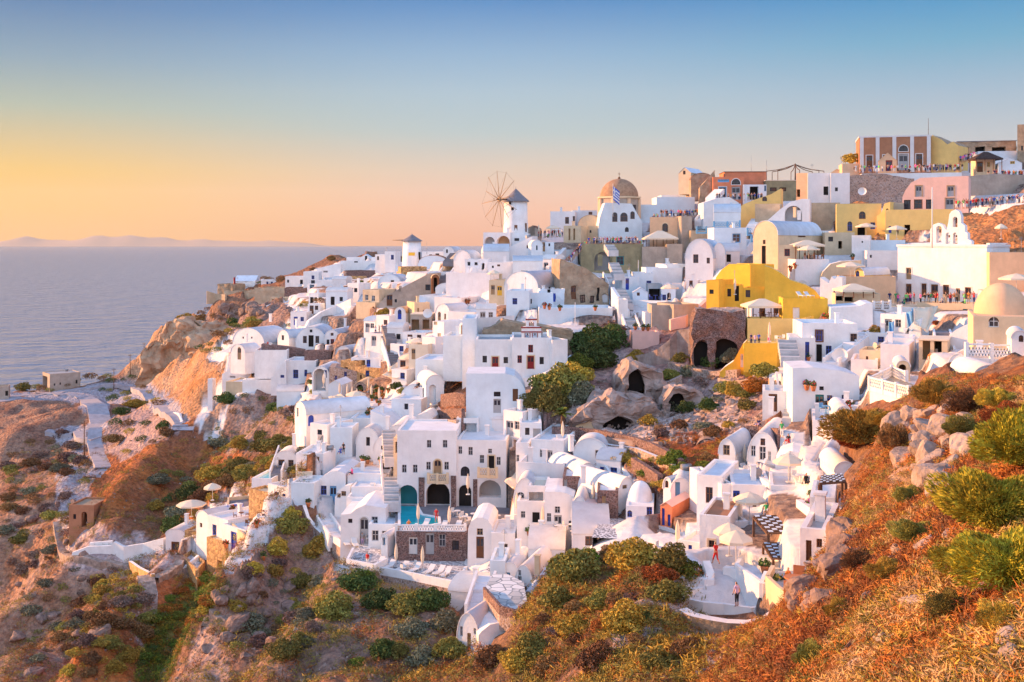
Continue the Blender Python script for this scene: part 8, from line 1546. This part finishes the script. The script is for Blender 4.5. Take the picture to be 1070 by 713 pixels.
    mx = n.new('ShaderNodeMix'); mx.data_type = 'RGBA'; mx.blend_type = 'MULTIPLY'; l.new(at_.outputs['Alpha'], mx.inputs[0]); l.new(at_.outputs[0], mx.inputs[6]); l.new(r.outputs[0], mx.inputs[7])
    l.new(mx.outputs[2], b.inputs['Base Color'])
    vo = n.new('ShaderNodeTexVoronoi'); vo.inputs['Scale'].default_value = 1.3; l.new(g.outputs['Position'], vo.inputs['Vector'])
    ad = n.new('ShaderNodeMath'); ad.operation = 'ADD'; l.new(nz.outputs[0], ad.inputs[0]); l.new(vo.outputs['Distance'], ad.inputs[1])
    bp = n.new('ShaderNodeBump'); bp.inputs['Strength'].default_value = .8; bp.inputs['Distance'].default_value = .5; l.new(ad.outputs[0], bp.inputs['Height']); l.new(at_.outputs['Alpha'], bp.inputs['Strength']); l.new(bp.outputs[0], b.inputs['Normal'])
    me.materials.append(m); o = bpy.data.objects.new('ground', me); C.objects.link(o); o['kind'] = 'structure'; return o
build_ground()
# sea
def build_sea():
    mb = MB(); mb.lathe([(0, 0), (600, 0), (3000, 0), (12000, 0), (42000, 0)], n=64, smooth=False)
    o = mb.build('sea', 'white'); o.location = (0, 0, 0); o['kind'] = 'structure'
    m = bpy.data.materials.new('seawater'); m.use_nodes = True; t = m.node_tree; n = t.nodes; l = t.links; b = n['Principled BSDF']
    b.inputs['Base Color'].default_value = (.22,.26,.34,1); b.inputs['Roughness'].default_value = .22; b.inputs['IOR'].default_value = 1.33
    g = n.new('ShaderNodeNewGeometry'); mp = n.new('ShaderNodeMapping'); mp.inputs['Scale'].default_value = (.8, 1.3, 1); mp.inputs['Rotation'].default_value = (0, 0, R(-20)); l.new(g.outputs['Position'], mp.inputs[0])
    h = None
    for s, st in ((.018, 1.0), (.07, .8), (.25, .5)):
        z = n.new('ShaderNodeTexNoise'); z.inputs['Scale'].default_value = s; z.inputs['Detail'].default_value = 4; z.inputs['Roughness'].default_value = .6; l.new(mp.outputs[0], z.inputs['Vector'])
        bp = n.new('ShaderNodeBump'); bp.inputs['Strength'].default_value = st; bp.inputs['Distance'].default_value = 2.6/s*.09; l.new(z.outputs[0], bp.inputs['Height'])
        if h: l.new(h, bp.inputs['Normal'])
        h = bp.outputs[0]
    l.new(h, b.inputs['Normal']); o.data.materials[0] = m
build_sea()
# distant island across the water
def build_island():
    D = 37000.; n = 90; xs = np.linspace(-33300, -5300, n); v = []; f = []
    prof = np.interp((CX+F*xs/D), [-500,-300,-100,0,25,50,75,100,130,160,190,220,250,265,290,320,340,400], [3,6,4,5,14,10,8,15,15,14,9,10,7,8,8,5,0.5,0])
    for j in range(9):
        k = math.sin(math.pi*j/8)
        for i, x in enumerate(xs): v.append((x, D+j*500-2000, max(-20., prof[i]*.72/F*D*k*(1+.12*math.sin(i*1.7+j))+ (0 if 0 < j < 8 else -20))))
    for j in range(8):
        for i in range(n-1): a = j*n+i; f.append((a, a+1, a+n+1, a+n))
    mb = MB(); mb.v = v; mb.f = f; mb.m = [0]*len(f); mb.sm = [True]*len(f); o = mb.build('island_hills', 'hazyrock'); o.location = (0,0,0); o['kind'] = 'structure'
build_island()
# the air
def build_haze():
    mb = MB(); mb.box(-43500, 43500, -43500, 43500, -2, 2200); o = mb.build('haze', 'white'); o.location = (0,0,0); o['kind'] = 'stuff'
    m = bpy.data.materials.new('air'); m.use_nodes = True; t = m.node_tree; n = t.nodes; n.clear(); out = n.new('ShaderNodeOutputMaterial'); p = n.new('ShaderNodeVolumePrincipled')
    p.inputs['Color'].default_value = (1,.95,.90,1); p.inputs['Density'].default_value = 0.9e-5; p.inputs['Anisotropy'].default_value = .1; t.links.new(p.outputs[0], out.inputs['Volume']); o.data.materials[0] = m
build_haze()
